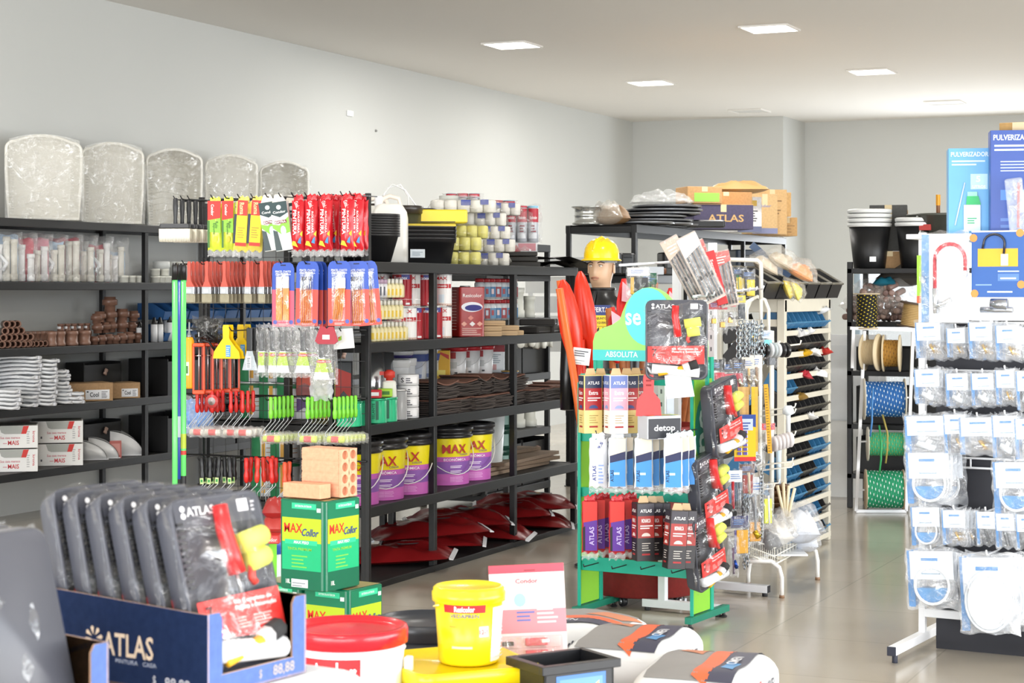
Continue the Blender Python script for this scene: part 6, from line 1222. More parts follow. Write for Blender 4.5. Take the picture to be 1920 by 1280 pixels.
# ================================================================ MANNEQUIN
pm = W(1128, 800, 10.3); pm.z = 0
def mannequin():
    r = root('mannequin'); SK = ('#c9a688', .4); m = MB()
    hd = [(-.0, 1.465, .056, .060), (0, 1.49, .055, .058), (-.0, 1.515, .054, .058), (-.008, 1.535, .056, .064), (-.014, 1.55, .058, .078), (-.012, 1.575, .064, .088), (-.008, 1.60, .069, .092), (-.004, 1.63, .073, .094), (.0, 1.66, .076, .097), (0, 1.69, .076, .098), (0, 1.72, .070, .092), (0, 1.745, .052, .07), (0, 1.76, .02, .03)]
    R = []
    for y0, z, a, b in hd: R.append([(a*math.cos(t), y0+b*math.sin(t)*(1 if math.sin(t) > 0 else .96), z) for t in [2*PI*i/24 for i in range(24)]])
    # nose, lips, brow and eye sockets pressed into the front columns
    for i, ring in enumerate(R):
        z = hd[i][1]
        for j, (x, y, zz) in enumerate(ring):
            if y < 0:
                dx = abs(x)
                if z == 1.60: y -= .020*max(0, 1-dx/.016)
                if z == 1.63: y -= .010*max(0, 1-dx/.014); y += .007*max(0, 1-abs(dx-.032)/.016)
                if z == 1.575: y -= .007*max(0, 1-dx/.026)
                if z == 1.55: y -= .004*max(0, 1-dx/.03)
                if z == 1.66: y -= .004*max(0, 1-dx/.05)
                ring[j] = (x, y, zz)
    m.loft(R, SK)
    m.lathe([(.0, 0), (.0, 0)], SK) if 0 else None
    # shoulders and chest, one surface with the neck
    T = [(0, .0, .95, .15, .10), (0, 0, 1.05, .165, .11), (0, 0, 1.2, .19, .12), (0, 0, 1.33, .205, .12), (0, 0, 1.40, .19, .105), (0, 0, 1.44, .12, .08), (0, 0, 1.47, .062, .064), (0, 0, 1.49, .054, .058)]
    m.loft([[(a*math.cos(t), y0+b*math.sin(t), z) for t in [2*PI*i/24 for i in range(24)]] for _, y0, z, a, b in T], SK); m.build('body', r)
    f = MB()
    for s_ in (-1, 1):
        f.M = Matrix.Translation((s_*.031, -.0875, 1.634)); f.lathe([(0, -.006), (.009, -.003), (.0105, 0), (.009, .003), (0, .006)], ('#e8e4dc', .2), n=10)
        f.M = Matrix.Translation((s_*.030, -.0945, 1.634)); f.lathe([(0, -.0045), (.0045, 0), (0, .0045)], ('#2a1c14', .2), n=8)
        f.M = Matrix(); f.tube([(s_*.014, -.094, 1.650), (s_*.032, -.094, 1.656), (s_*.052, -.078, 1.650)], .0028, '#4a3426', 5).tube([(s_*.018, -.093, 1.640), (s_*.031, -.096, 1.6425), (s_*.044, -.085, 1.638)], .0018, '#3a281e', 4)
    f.build('eyes', r)
    l = MB(); l.tube([(-.024, -.098, 1.569), (-.008, -.106, 1.573), (.008, -.106, 1.573), (.024, -.098, 1.569)], .0035, ('#a8705c', .35), 6).tube([(-.02, -.098, 1.564), (0, -.104, 1.561), (.02, -.098, 1.564)], .004, ('#b47e68', .35), 6); l.build('lips', r)
    n = MB(M=Matrix.Translation((0, -.103, 1.598))); n.lathe([(0, -.006), (.006, -.004), (.007, 0), (.005, .006), (0, .01)], ('#1c1412', .5), n=8); n.build('chipped_nose', r)
    for s_ in (-1, 1): MB(M=Matrix.Translation((s_*.077, .005, 1.62)) @ Matrix.Rotation(s_*.3, 4, 'Z')).rb(0, 0, -.028, .026, .012, .032, SK, .005, .006).build('ear', r)
    J = ('#141416', .3); j = MB(); T2 = [(.16, .12, .80), (.18, .125, .95), (.19, .13, 1.05), (.18, .14, 1.2), (.19, .14, 1.32), (.18, .125, 1.39), (.125, .10, 1.45), (.085, .085, 1.475), (.078, .08, 1.51)]
    j.loft([[(a*math.cos(t), b*math.sin(t), z) for t in [2*PI*i/24 for i in range(24)]] for a, b, z in T2], J, True, True, False).tube([(.078*math.cos(t), .08*math.sin(t), 1.51) for t in [2*PI*i/16 for i in range(16)]], .008, J, 6, closed=True).tube([(0, -.082, 1.50), (0, -.11, 1.45), (0, -.146, 1.34), (0, -.142, 1.2)], .006, '#2c2c2e', 5)
    for s_ in (-1, 1): j.tube([(s_*.17, 0, 1.38), (s_*.205, 0, 1.25), (s_*.21, -.02, 1.05), (s_*.2, -.05, .85)], .055, J, 12, .04)
    j.build('black_jacket', r)
    MB().lathe([(.012, 0), (.012, .8)], ('#8a8c90', .3, .8), n=10).lathe([(.16, 0), (.16, .012), (.03, .02)], ('#8a8c90', .3, .8), n=20).build('stand', r); return r
inst('man', mannequin, pm, 'shop mannequin in a black high-collared jacket wearing a yellow hard hat', 'mannequin', None, rz=YAW-.45, sc=(.93, .93, 1.0))
def hat():
    r = root('hard_hat'); Yc = ('#f6cf10', .22); m = MB(); R = []
    for z, s_ in ((0, 1.0), (.03, 1.0), (.06, .95), (.085, .84), (.105, .64), (.118, .36), (.122, .02)): R.append([(.098*s_*math.cos(t), .125*s_*math.sin(t), z) for t in [2*PI*i/28 for i in range(28)]])
    m.loft(R, Yc, True, False, True); m.tube([(0, -.118, .05), (0, -.085, .104), (0, 0, .127), (0, .085, .104), (0, .118, .05)], .010, Yc, 8)
    for s_ in (-1, 1): m.tube([(s_*.04, -.105, .055), (s_*.035, -.07, .10), (s_*.034, 0, .119), (s_*.035, .07, .10)], .006, Yc, 6)
    m.build('shell', r)
    b = MB(); R1 = [[(a*.098*math.cos(t), a*.125*math.sin(t)-(.028 if math.sin(t) < 0 and a > 1.05 else 0)*abs(math.sin(t))**2, z) for t in [2*PI*i/28 for i in range(28)]] for a, z in ((.98, .006), (1.13, -.006), (1.13, -.010), (.98, 0))]
    b.loft(R1, Yc, True, False, False); b.build('brim', r); MB().lathe([(.09, -.022), (.093, .002)], ('#8a8c90', .6), n=24, cap0=False, cap1=False).build('headband', r); return r
inst('hat', hat, pm+Vector((0, 0, 1.672)), 'yellow hard hat with a raised ridge on the mannequin', 'hard hat', None, rz=YAW-.45, sc=(.94, .94, .93))
a = W(1123, 612, 10.13)
s_ = MB().box(-.062, .062, 0, .002, -.115, .115, '#2f3f7c').fq(-.056, .056, -.095, .06, -.001, '#f0cf26').text('OFERTA', 0, .09, .1, .026, -.0015, '#f0f2f8').text('CONJUNTO', 0, .042, .085, .016, -.0018, '#4a3c1c').text('MOTOQUEIRO', 0, .02, .09, .014, -.0018, '#4a3c1c').text('94', -.018, -.022, .045, .036, -.0018, '#2a2416').text(',90', .028, -.015, .035, .022, -.0018, '#2a2416').lines(-.045, .045, -.085, -.055, 2, -.0018, '#a8902a', .3).lines(-.045, .045, .0, .006, 1, -.0018, '#8a7a3a')
tag(place(s_.build('offer_sign'), a, YAW-.15), 'yellow and navy OFERTA price sign 94,90 hung on the mannequin', 'price sign')
# ================================================================ WHITE STANDS behind the green one
WM = ('#e6eaf0', .35); IV = ('#eceadf', .35)
def Tstand(px, py, ptop, label, side, mcol=WM):
    p = W(px, py, 5325/(py-HZ)); p.z = 0; r = root('t_foot_post'); place(r, p, side); tag(r, label, 'stand post', None)
    zt = CH-(ptop-HZ)*zdep(p)/F
    MB().box(-.018, .018, -.018, .018, .05, zt, mcol).build('upright', r, .002)
    m = MB().box(-.10, .30, -.02, .02, .018, .055, mcol); m.cyl(.28, 0, 0, .018, .014, '#222226', 10).cyl(-.08, 0, 0, .018, .014, '#222226', 10).box(.295, .302, -.019, .019, .019, .054, '#24262e'); m.build('foot', r, .002)
    m = MB()
    for i in range(22): z = .3+i*.06; m.box(-.004, .004, -.0188, -.018, z, z+.02, '#6a6e76') if z < zt-.03 else 0
    m.build('slots', r); return r
Tstand(1243, 1146, 720, 'white upright on a floor foot showing under the green stand', -.10)
Tstand(1336, 1109, 455, 'tall white upright on a long foot right beside the green stand', -.10)
tp = W(1269, 560, 9.1); r = root('white_post'); place(r, (tp.x, tp.y, 0), -.1); tag(r, 'white slotted post rising behind the cyan sign', 'stand post'); MB().box(-.017, .017, -.017, .017, .0, CH-(448-HZ)*9.1/F, WM).box(-.03, .03, -.05, .05, 0, .02, WM).build('upright', r, .002)
# rails between the posts
def wrail(a, b, label, Z0, Z1, r=.006, pegs=0, dirn=None, pl=.09, col=WM, grp='white peg rails'):
    A_, B_ = W(a[0], a[1], Z0), W(b[0], b[1], Z1); rt = root('peg_rail'); rt.location = A_; tag(rt, label, 'rail', grp)
    MB().tube([(0, 0, 0), B_-A_], r, col, 8).build('bar', rt)
    for i in range(pegs):
        q = (B_-A_)*((i+.5)/pegs); e = dirn or Vector((.06, -.06, 0)); MB().tube([q, q+e*pl/.085, q+e*(pl+.012)/.085+Vector((0, 0, .016))], .004, col, 6).build('peg', rt)
    return rt
wrail((1300, 556), (1420, 541), 'white slanting rail under the saw blade packs with short pegs', 8.7, 9.4, .007, 9)
wrail((1162, 497), (1262, 491), 'white rod reaching out from the white post over the mannequin shoulder', 8.6, 9.1, .006)
# white tubular rack with loops and a wire basket
pH = W(1447, 1090, 9.55); pH.z = 0; HF = Frame(pH, YAW); rH = root('tube_rack'); place(rH, pH, YAW); tag(rH, 'white tubular floor rack with looped top, pegs and a wire basket', 'display rack')
L_ = lambda px, py, dy=0: HF.l(px, py, dy)
def tb(pts, r, nm, c=IV): MB().tube([tuple(p) for p in pts], r, c, 8).build(nm, rH)
tb([L_(1345, 486, .05), L_(1420, 488, .05), L_(1426, 494, .05), L_(1427, 505, .05), L_(1427, 560, .05)], .011, 'top_tube'); tb([L_(1427, 540, .05), L_(1427, 640, .05)], .009, 'top_tube')
tb([L_(1400, 640), L_(1400, 580), L_(1408, 562), L_(1420, 556), L_(1434, 562), L_(1441, 580), L_(1441, 640)], .010, 'loop_tube')
tb([L_(1388, 650, .1), L_(1390, 600, .1), L_(1400, 566, .1), L_(1412, 560, .1)], .009, 'loop_tube')
tb([L_(1447, 620), L_(1447, 1030)], .012, 'pole'); tb([L_(1425, 600), L_(1425, 1040)], .010, 'pole')
def leg(x0, y0, x1, y1, d):
    a, b = L_(x0, y0, d), L_(x1, y1, d); b.z = .012
    tb([a, Vector((a.x+(b.x-a.x)*.72, a.y, a.z)), Vector((a.x+(b.x-a.x)*.93, a.y, a.z-.03)), Vector((b.x, b.y, a.z-.08)), b], .011, 'leg', ('#f2f2f0', .3)); MB().cyl(b.x, b.y, 0, .014, .013, '#8a6a50', 10).build('leg_cap', rH)
leg(1395, 1052, 1466, 1120, .30); leg(1480, 1022, 1533, 1085, -.28); leg(1440, 1046, 1403, 1075, -.1)
# basket
m = MB(); b0 = [L_(1398, 1038, .3), L_(1452, 1058, .3), L_(1530, 1014, -.3), L_(1480, 1002, -.3)]
for dz in (0, .04, .08): m.tube([tuple(p+Vector((0, 0, dz))) for p in b0], .0035 if dz else .005, IV, 5, closed=True)
for i in range(4):
    a, b = b0[i], b0[(i+1) % 4]
    for j in range(14): q = a+(b-a)*(j/14); m.tube([tuple(q), tuple(q+Vector((0, 0, .08)))], .002, IV, 4)
for j in range(12): m.tube([tuple(b0[0]+(b0[3]-b0[0])*j/11), tuple(b0[1]+(b0[2]-b0[1])*j/11)], .002, IV, 4)
m.build('wire_basket', rH)
bc_ = sum(b0, Vector())/4; MB().box(bc_.x-.12, bc_.x+.1, bc_.y-.2, bc_.y+.2, bc_.z-.012, bc_.z-.004, WM).build('basket_shelf', rH)
for i, (py, n_, x0) in enumerate([(653, 4, 1400), (652, 4, 1440), (770, 3, 1430), (780, 3, 1430), (822, 3, 1430), (872, 4, 1425), (882, 3, 1425), (912, 3, 1400), (922, 3, 1390), (1000, 4, 1350), (990, 4, 1356)]):
    m = MB()
    for j in range(1): a, b = L_(x0, py, .02), L_(x0+60, py-7, .02); m.tube([tuple(a), tuple(b), tuple(b+Vector((.006, 0, .02)))], .0045, IV, 6)
    m.build('peg', rH)
# ---- saw blade packs and similar at the top
def sawpack(c, n, col2='#c9b9b0'):
    def f():
        r = root('saw_blade_pack'); w, h = .10, .36; MB().prism([(-w/2, -h), (w/2, -h), (w/2, 0), (-w/2, 0)], 0, .003, (col2, .45)).build('backing_card', r)
        m = MB()
        for i in range(n): x = -w*.36+w*.72*i/(n-1); m.box(x-.004, x+.004, -.006, -.003, -h*.96, -h*.1, ('#7d8086' if i % 2 else '#4e5258', .3, .7)).box(x-.005, x+.005, -.0065, -.006, -h*.66, -h*.6, '#2c2e34').box(x-.004, x+.005, -.0065, -.006, -h*.95, -h*.86, '#2a2c30')
        m.build('blades', r); MB().fp([(-w/2, -h*.02), (w/2, -h*.02), (w/2, -h*.2), (-w/2, -h*.3)], -.0075, (c, .4)).lines(-w*.3, w*.3, -h*.22, -h*.08, 3, -.009, '#f0e8e0').build('header', r)
        MB().rb(0, -.007, -h, 0, w*1.04, .016, film(.03, '#ffffff', 30), .004).build('plastic_sleeve', r); return r
    return f
for k, (px, py, Z, ry, c, n_, sc) in enumerate([(1252, 447, 8.9, -.50, '#d8c4b4', 5, (.9, 1, .92)), (1284, 441, 8.75, -.46, '#e0d4d0', 6, (1.0, 1, .93)), (1302, 452, 9.0, -.38, '#c85a54', 5, (.8, 1, .85))]):
    inst(('saw', c), sawpack(c, n_), W(px, py, Z), 'clear pack of grey saw blades leaning on the white rail, %s from the cyan sign' % ORD[k], 'saw blade pack', None, rot=(0, ry, YAW+.1), sc=sc)
tag(place(MB().rb(0, 0, -.26, 0, .05, .02, ('#d3262a', .4), .003).text('Serrinha Manual', 0, -.13, .18, .014, -.0108, '#f8e8e8', rot=-90).build('red_saw_box'), W(1329, 471, 8.95), 0, (0, -.26, YAW)), 'narrow red carton standing slanted beside the tall white upright', 'box')
inst(('saw', '#c85a54'), None, W(1349, 470, 9.0), 'brown-grey blade pack pressed against the red slanted carton', 'saw blade pack', None, rot=(0, -.2, YAW+.1), sc=(.85, 1, .75))
packs = [ # px, py(top), Z, w, h, card, items, label
 (1196, 500, 8.75, .11, .14, '#e8ded4', [('#c89a30', 'slab'), ('#2c2c30', 'slab')], 'small black and yellow card hanging on the white rod near the mannequin'),
 (1348, 512, 9.2, .09, .15, '#2a2a22', [('#2e8a5a', 'rod'), ('#d8c020', 'slab')], 'green and yellow pack behind the slanted blade packs'),
 (1385, 500, 9.6, .09, .15, '#28303a', [('#1f5a3a', 'rod'), ('#c8b020', 'slab')], 'dark green netting pack under the white top tube'),
 (1402, 505, 9.6, .08, .15, '#20242a', [('#3a3e44', 'rod'), ('#d0b420', 'slab')], 'black and yellow pack under the bend of the white top tube'),
 (1216, 510, 9.3, .09, .2, '#1c5a40', [('#1f6a4a', 'fan'), ('#184a34', 'rod')], 'dark green bundle beside the white slotted post'),
 (1338, 562, 9.0, .06, .15, '#b8242c', [('#c8a050', 'lock')], 'red-carded brass padlock under the slanting rail'),
 (1353, 560, 9.05, .065, .17, '#c82434', [('#b8904a', 'lock')], 'second red-carded padlock under the slanting rail, larger card'),
 (1370, 556, 9.1, .06, .16, '#c83440', [('#d0a860', 'lock'), ('#b8b8bc', 'metal')], 'third padlock card under the slanting rail'),
 (1388, 552, 9.15, .06, .13, '#d8c020', [('#30343a', 'slab')], 'yellow card beneath the bend of the top tube'),
 (1408, 600, 9.3, .08, .14, '#c8c8c0', [('#d8b840', 'metal'), ('#9ab8c8', 'slab')], 'grey and yellow card hung inside the white loop'),
 (1437, 618, 9.35, .07, .14, '#c8dce8', [('#8a9098', 'metal'), ('#6ac0d0', 'slab')], 'pale blue hardware card on the loop pegs'),
 (1449, 640, 9.4, .06, .13, None, [('#a8acb0', 'metal'), ('#6a6e74', 'slab')], 'bare metal bits in a bag at the loop pegs end'),
 (1344, 672, 9.0, .085, .19, '#1c1a1c', [('#c02a3c', 'slab'), ('#c89a50', 'lock')], 'black and red padlock card in the middle row, nearest the kits'),
 (1362, 676, 9.05, .085, .18, '#241a1c', [('#c8283c', 'slab'), ('#e0b070', 'lock')], 'black and red padlock card in the middle row, second'),
 (1383, 672, 9.1, .085, .2, '#2c2428', [('#a82438', 'slab'), ('#b8b4a8', 'metal')], 'black and red padlock card in the middle row, third'),
 (1402, 668, 9.15, .075, .2, '#d8cfc0', [('#c8a868', 'rod'), ('#b0a898', 'metal')], 'cream hardware card in the middle row'),
 (1417, 664, 9.2, .075, .22, '#e0dace', [('#8a6a4a', 'rod'), ('#c0b8a8', 'metal')], 'tall cream hardware card at the end of the middle row'),
 (1350, 735, 8.95, .09, .26, '#c83030', [('#d8c8b8', 'fan'), ('#e0d050', 'slab')], 'brush set in a clear bag beside the topmost edge-on kit'),
 (1400, 868, 9.1, .09, .16, '#5a3a30', [('#8a2a20', 'slab'), ('#c8b8a0', 'rod')], 'brown and cream pack on the lower pegs'),
 (1378, 880, 9.0, .08, .2, '#e8ecf0', [('#30343c', 'fan'), ('#c02a38', 'rod')], 'white-carded pack of dark bits on the lower pegs'),
 (1396, 890, 9.1, .075, .26, None, [('#2c3038', 'rod'), ('#a8aeb4', 'metal')], 'clear sleeve with a dark tool beside the white-carded pack'),
 (1419, 892, 9.2, .07, .30, '#c8ccd0', [('#9aa0a6', 'rod'), ('#d8dce0', 'metal')], 'long silver tool in a clear sleeve on the lower pegs'),
 (1438, 905, 9.3, .07, .22, None, [('#d6e23c', 'slab'), ('#e8e8e0', 'rod')], 'lime yellow strip in a clear bag over the basket'),
 (1386, 965, 8.9, .10, .20, '#30305a', [('#4a3a80', 'slab'), ('#d8a030', 'slab')], 'violet and gold pack low beside the bottom edge-on kit'),
 (1414, 955, 9.2, .10, .17, None, [('#d89a30', 'slab'), ('#c8a830', 'metal')], 'amber pack resting above the basket'),
 (1375, 1005, 8.85, .06, .19, None, [('#5a3a58', 'rod'), ('#2c4a9a', 'metal')], 'dark blue and brown tool in a sleeve hanging below the lowest pegs'),
 (1365, 780, 8.95, .07, .13, '#b02a2c', [('#8a2a28', 'slab')], 'small red pack between the edge-on kit and the batteries card'),
 (1440, 792, 9.4, .08, .12, '#c83038', [('#d8d0c8', 'slab')], 'red and white card on the pole pegs'),
 (1420, 828, 9.3, .09, .14, None, [('#d8d8dc', 'ring'), ('#b8bcc0', 'metal')], 'clear pouch with white rings above the lower pegs'),
 (1318, 640, 9.0, .05, .25, None, [('#b87a4a', 'rod')], 'brown wooden grip in a sleeve behind the big paint kit'),
]
for k, (px, py, Z, w_, h_, cd, it, lb) in enumerate(packs):
    inst(('pk', k), pouch(w_, h_, cd, it, seed=k+11), W(px, py, Z), lb, 'hanging pack', None, rz=YAW+(.3 if px > 1330 else 0), sc=1.0)
# chains
def chain(n_, c):
    def f():
        m = MB()
        for i in range(n_):
            M_ = Matrix.Translation((0, 0, -.018*i)) @ Matrix.Rotation(PI/2*(i % 2), 4, 'Z'); m.M = M_; m.tube([(.007*math.cos(a), 0, .0125*math.sin(a)) for a in [2*PI*j/10 for j in range(10)]], .0024, (c, .25, .85), 4, closed=True)
        return m.build('steel_chain')
    return f
for k, (px, py, Z) in enumerate([(1389, 605, 9.15), (1396, 603, 9.15), (1403, 606, 9.2), (1412, 604, 9.2), (1419, 606, 9.25), (1428, 604, 9.25), (1384, 618, 9.12)]):
    inst('ch1', chain(12, '#aab4bc'), W(px, py, Z), 'bright steel chain hanging from the loop rail', 'chain', 'steel chains on the loop rail', rz=k*.4, sc=(1.5, 1.5, 1))
for k, (px, py, Z) in enumerate([(1396, 935, 9.0), (1402, 930, 9.0), (1428, 880, 9.2)]):
    inst('ch2', chain(20, '#9aa0a6'), W(px, py, Z), 'long thin steel chain hanging by the lower pegs', 'chain', 'long thin chains', rz=k*.4, sc=(1.2, 1.2, .95))
# disc row, rings and white measuring tape
for k, (px, c, cr) in enumerate([(1426, '#1a1a1c', .25), (1434, '#1f1f22', .25), (1443, '#c8ccd0', .3), (1450, '#a8b0b4', .3), (1457, '#d0d4d6', .3), (1466, '#2a2a2c', .3), (1474, '#1c1c1e', .3)]):
    inst(('disc', c), lambda c=c: MB(M=Matrix.Rotation(PI/2, 4, 'Y')).lathe([(.012, -.008), (.034, -.008), (.037, -.004), (.037, .004), (.034, .008), (.012, .008)], (c, .2), n=20).build('cutting_disc'), W(px, 656, 9.35), '%s shiny disc on the rail beside the beige rack, %s along' % ('black' if c in ('#1a1a1c', '#1f1f22', '#2a2a2c', '#1c1c1e') else 'silver', ORD[k]), 'disc', None, rz=YAW+.5)
# yellow wooden rulers, batteries, bristle handles
for k, (px, Z, c) in enumerate([(1383, 9.0, '#d8b070'), (1389, 9.02, '#d0a868'), (1395, 9.05, '#dcb878'), (1401, 9.05, '#cca060'), (1412, 9.1, '#e8c030'), (1418, 9.12, '#e0b848')]):
    inst(('rul', c), lambda c=c: MB().box(-.008, .008, 0, .004, -.24, 0, (c, .5, 0, 'w')).build('folding_rule'), W(px, 725, Z), 'wooden rule hanging above the batteries card, %s from the kits' % ORD[k], 'ruler', None, rot=(0, .0, YAW), sc=(1, 1, .9 if k < 4 else 1.3))
tag(place(MB().box(-.011, .011, 0, .002, -.34, 0, ('#e0a820', .5)).lines(-.008, .006, -.33, -.01, 24, -.0006, '#4a3a14', .2).build('yellow_tape'), W(1436, 720, 9.3), 0, (0, -.06, YAW)), 'narrow yellow measuring strip hanging in front of the white pole', 'ruler')
def batt():
    m = MB().box(-.055, .055, 0, .002, -.22, 0, ('#f0c61c', .4)).fp([(-.055, 0), (.055, 0), (.055, -.06), (-.055, -.04)], -.0008, '#2c4a9c').fq(-.03, .04, -.075, -.02, -.0012, '#c8d4ea').lines(-.02, .03, -.07, -.03, 3, -.0016, '#2c4a9c').fq(-.055, .055, -.22, -.2, -.0008, '#d8302c')
    for i in range(6):
        for j in range(2): m.box(-.04+.03*j, -.022+.03*j, -.008, -.0008, -.19+.02*i, -.176+.02*i, ('#5a4aa0', .3)).box(-.022+.03*j, -.018+.03*j, -.008, -.0008, -.19+.02*i, -.176+.02*i, ('#d0d0d8', .3, .7))
    return m.build('battery_card')
inst('bat', batt, W(1397, 777, 8.95), 'blue and yellow card of small batteries', 'battery card', rz=YAW+.15, sc=(.95, 1, 1))
# cream tape rolls on pegs, caster brush pot, red bags
for k, (px, py) in enumerate([(1452, 832), (1459, 830), (1466, 828), (1473, 826), (1480, 824)]):
    inst('troll', lambda: MB(M=Matrix.Rotation(PI/2, 4, 'Y')).lathe([(.024, -.01), (.038, -.01), (.038, .01), (.024, .01)], ('#d8d4d6', .3), n=20).build('tape_roll'), W(px, py, 9.4), 'translucent pale tape roll on a peg beside the bin rack', 'tape roll', 'pale tape rolls on the peg', rz=YAW+.3)
tag(place(MB().lathe([(.018, 0), (.028, -.02), (.03, -.04), (.01, -.05)][::-1], ('#dfe8ee', .2), n=14).tube([(0, 0, 0), (0, 0, -.16)], .012, '#e6ecf0', 8).build('plastic_loop_pack'), W(1478, 760, 9.5), YAW), 'pale plastic fitting hanging from a peg in front of the beige post', 'fitting')
pp = W(1460, 950, 9.6); m = MB()
for i in range(5): m.lathe([(.04, .03*i), (.052, .03*i+.02), (.055, .03*i+.026), (.03, .03*i+.03)], ('#5a3c22', .35), n=20)
m.tube([(0, 0, .14), (0, 0, .34)], .010, ('#cfe4f4', .3), 8, .016)
tag(place(m.build('brown_plunger'), (pp.x, pp.y, CH-(962-HZ)*9.6/F), 0), 'ribbed brown rubber plunger with a pale handle above the basket', 'plunger')
# bags heaped in the basket
for k, (px, py, Z, s_, c) in enumerate([(1500, 995, 9.5, 1.25, '#d2d8e4'), (1478, 985, 9.5, 1.05, '#e0dcd2'), (1455, 1000, 9.4, 1.0, '#d8d4cc'), (1512, 1012, 9.6, .8, '#dfe4ee'), (1440, 1012, 9.3, .8, '#3a3c40')]):
    def f(c=c, k=k):
        r = root('plastic_sack'); MB().pillow(.15, .13, .12, (c, .35), nz=.014, seed=k, n=10).build('contents', r); MB(M=Matrix.Translation((0, 0, -.002))).pillow(.19, .16, .16, film(.16, '#f4f6fa', 24), nz=.02, seed=k+5, n=12).build('plastic_bag', r); return r
    inst(('psk', k), f, W(px, py, Z)+Vector((0, 0, -.06)), ['largest bluish bag of parts bulging over the basket', 'cream bag of parts behind the largest one', 'cream bag at the middle of the basket', 'small bluish bag on the outer basket rim', 'dark coiled bag at the inner end of the basket'][k], 'bag', None, rz=YAW+k, sc=s_)
for k, (px, py) in enumerate([(1463, 935), (1470, 930), (1477, 936), (1484, 940)]):
    inst('wst', lambda: MB().tube([(0, 0, -.1), (0, 0, .07)], .008, ('#e6d9b8', .5), 6).build('wooden_spoon'), W(px, py, 9.45), 'cream stick standing up out of the basket bags', 'stick', 'cream sticks in the basket', rot=(.1, .15*(k-1.5), YAW))
# ================================================================ TOP OF THE TALL BLACK RACK
ZT = 2.003
def D(px, x, dz=0): p = onx(px, 0, x); return Vector((x, p.y, ZT+dz))
inst('alu', lambda: MB().lathe([(.115, 0), (.14, .005), (.142, .018), (.12, .03), (.118, .08), (.125, .09), (.118, .1), (.118, .15), (.142, .165), (.15, .17), (.15, .178), (.12, .175)], ('#c9cac6', .22, .75), n=28, cap1=False).build('aluminium_drum'), W(1100, 400, 14.6) * 1 and Vector((W(1100, 419, 14.45).x, W(1100, 419, 14.45).y, ZT)), 'stacked bright aluminium pans at the near corner of the tall rack top', 'pan', None, sc=(.78, .78, .78))
pq = W(1146, 417, 14.5); tag(place(MB().pillow(.3, .2, .14, ('#8a6a48', .6), nz=.02, seed=3).build('kraft_bundle'), (pq.x, pq.y, ZT), YAW), 'brown wrapped bundle beside the aluminium pans', 'bundle')
pq = W(1138, 408, 14.4); tag(place(MB().pillow(.24, .2, .16, film(.25, '#eeeade', 26), nz=.03, seed=6).build('film_bundle'), (pq.x, pq.y, ZT+.0), YAW), 'crumpled clear film bundle over the brown one', 'film bundle')
def disc(): 
    r = root('wrapped_disc'); MB().lathe([(.05, .006), (.22, .0), (.27, .012), (.275, .02), (.26, .026), (.05, .02)], ('#17171a', .25), n=30).build('basin', r); MB().lathe([(.272, .012), (.278, .02), (.276, .024)], ('#8a8c90', .25, .4), n=30, cap0=False, cap1=False).build('rim', r); return r
for k, (px, Z, z) in enumerate([(1225, 14.9, 0), (1228, 14.9, .028), (1222, 14.9, .056), (1240, 15.0, .084), (1245, 15.0, .112), (1250, 15.0, .14), (1262, 15.2, .0), (1205, 14.7, .0)]):
    p = W(px, 400, Z); inst('dsc', disc, (p.x, p.y, ZT+z), 'flat black wrapped basin, %s in the pile on the tall rack top' % ORD[k], 'basin', 'black basins on the tall rack', rz=k, sc=(1.15 if k < 6 else .9, 1.0, 1.2))
pq = W(1240, 395, 15.0); tag(place(MB().pillow(.5, .4, .11, film(.2, '#eef0f0', 22), nz=.03, seed=9).build('film_cover'), (pq.x, pq.y, ZT+.155), YAW), 'crinkled clear film over the black basins', 'film cover')
def ct(w, d, h, col, extra=None): 
    def f():
        r = root('cardboard_box'); m = MB().rb(0, 0, 0, h, w, d, (col, .7, 0, 'n'), .004, .002).tq(-.025, .025, -d/2, d/2, h+.0008, '#d8c49a').fq(-.025, .025, h*.7, h, -d/2-.001, '#d8c49a'); m.build('body', r)
        if extra: e = MB(); extra(e, w, d, h); e.build('printing', r)
        return r
    return f
kraft, kr2 = '#b8925f', '#caa878'
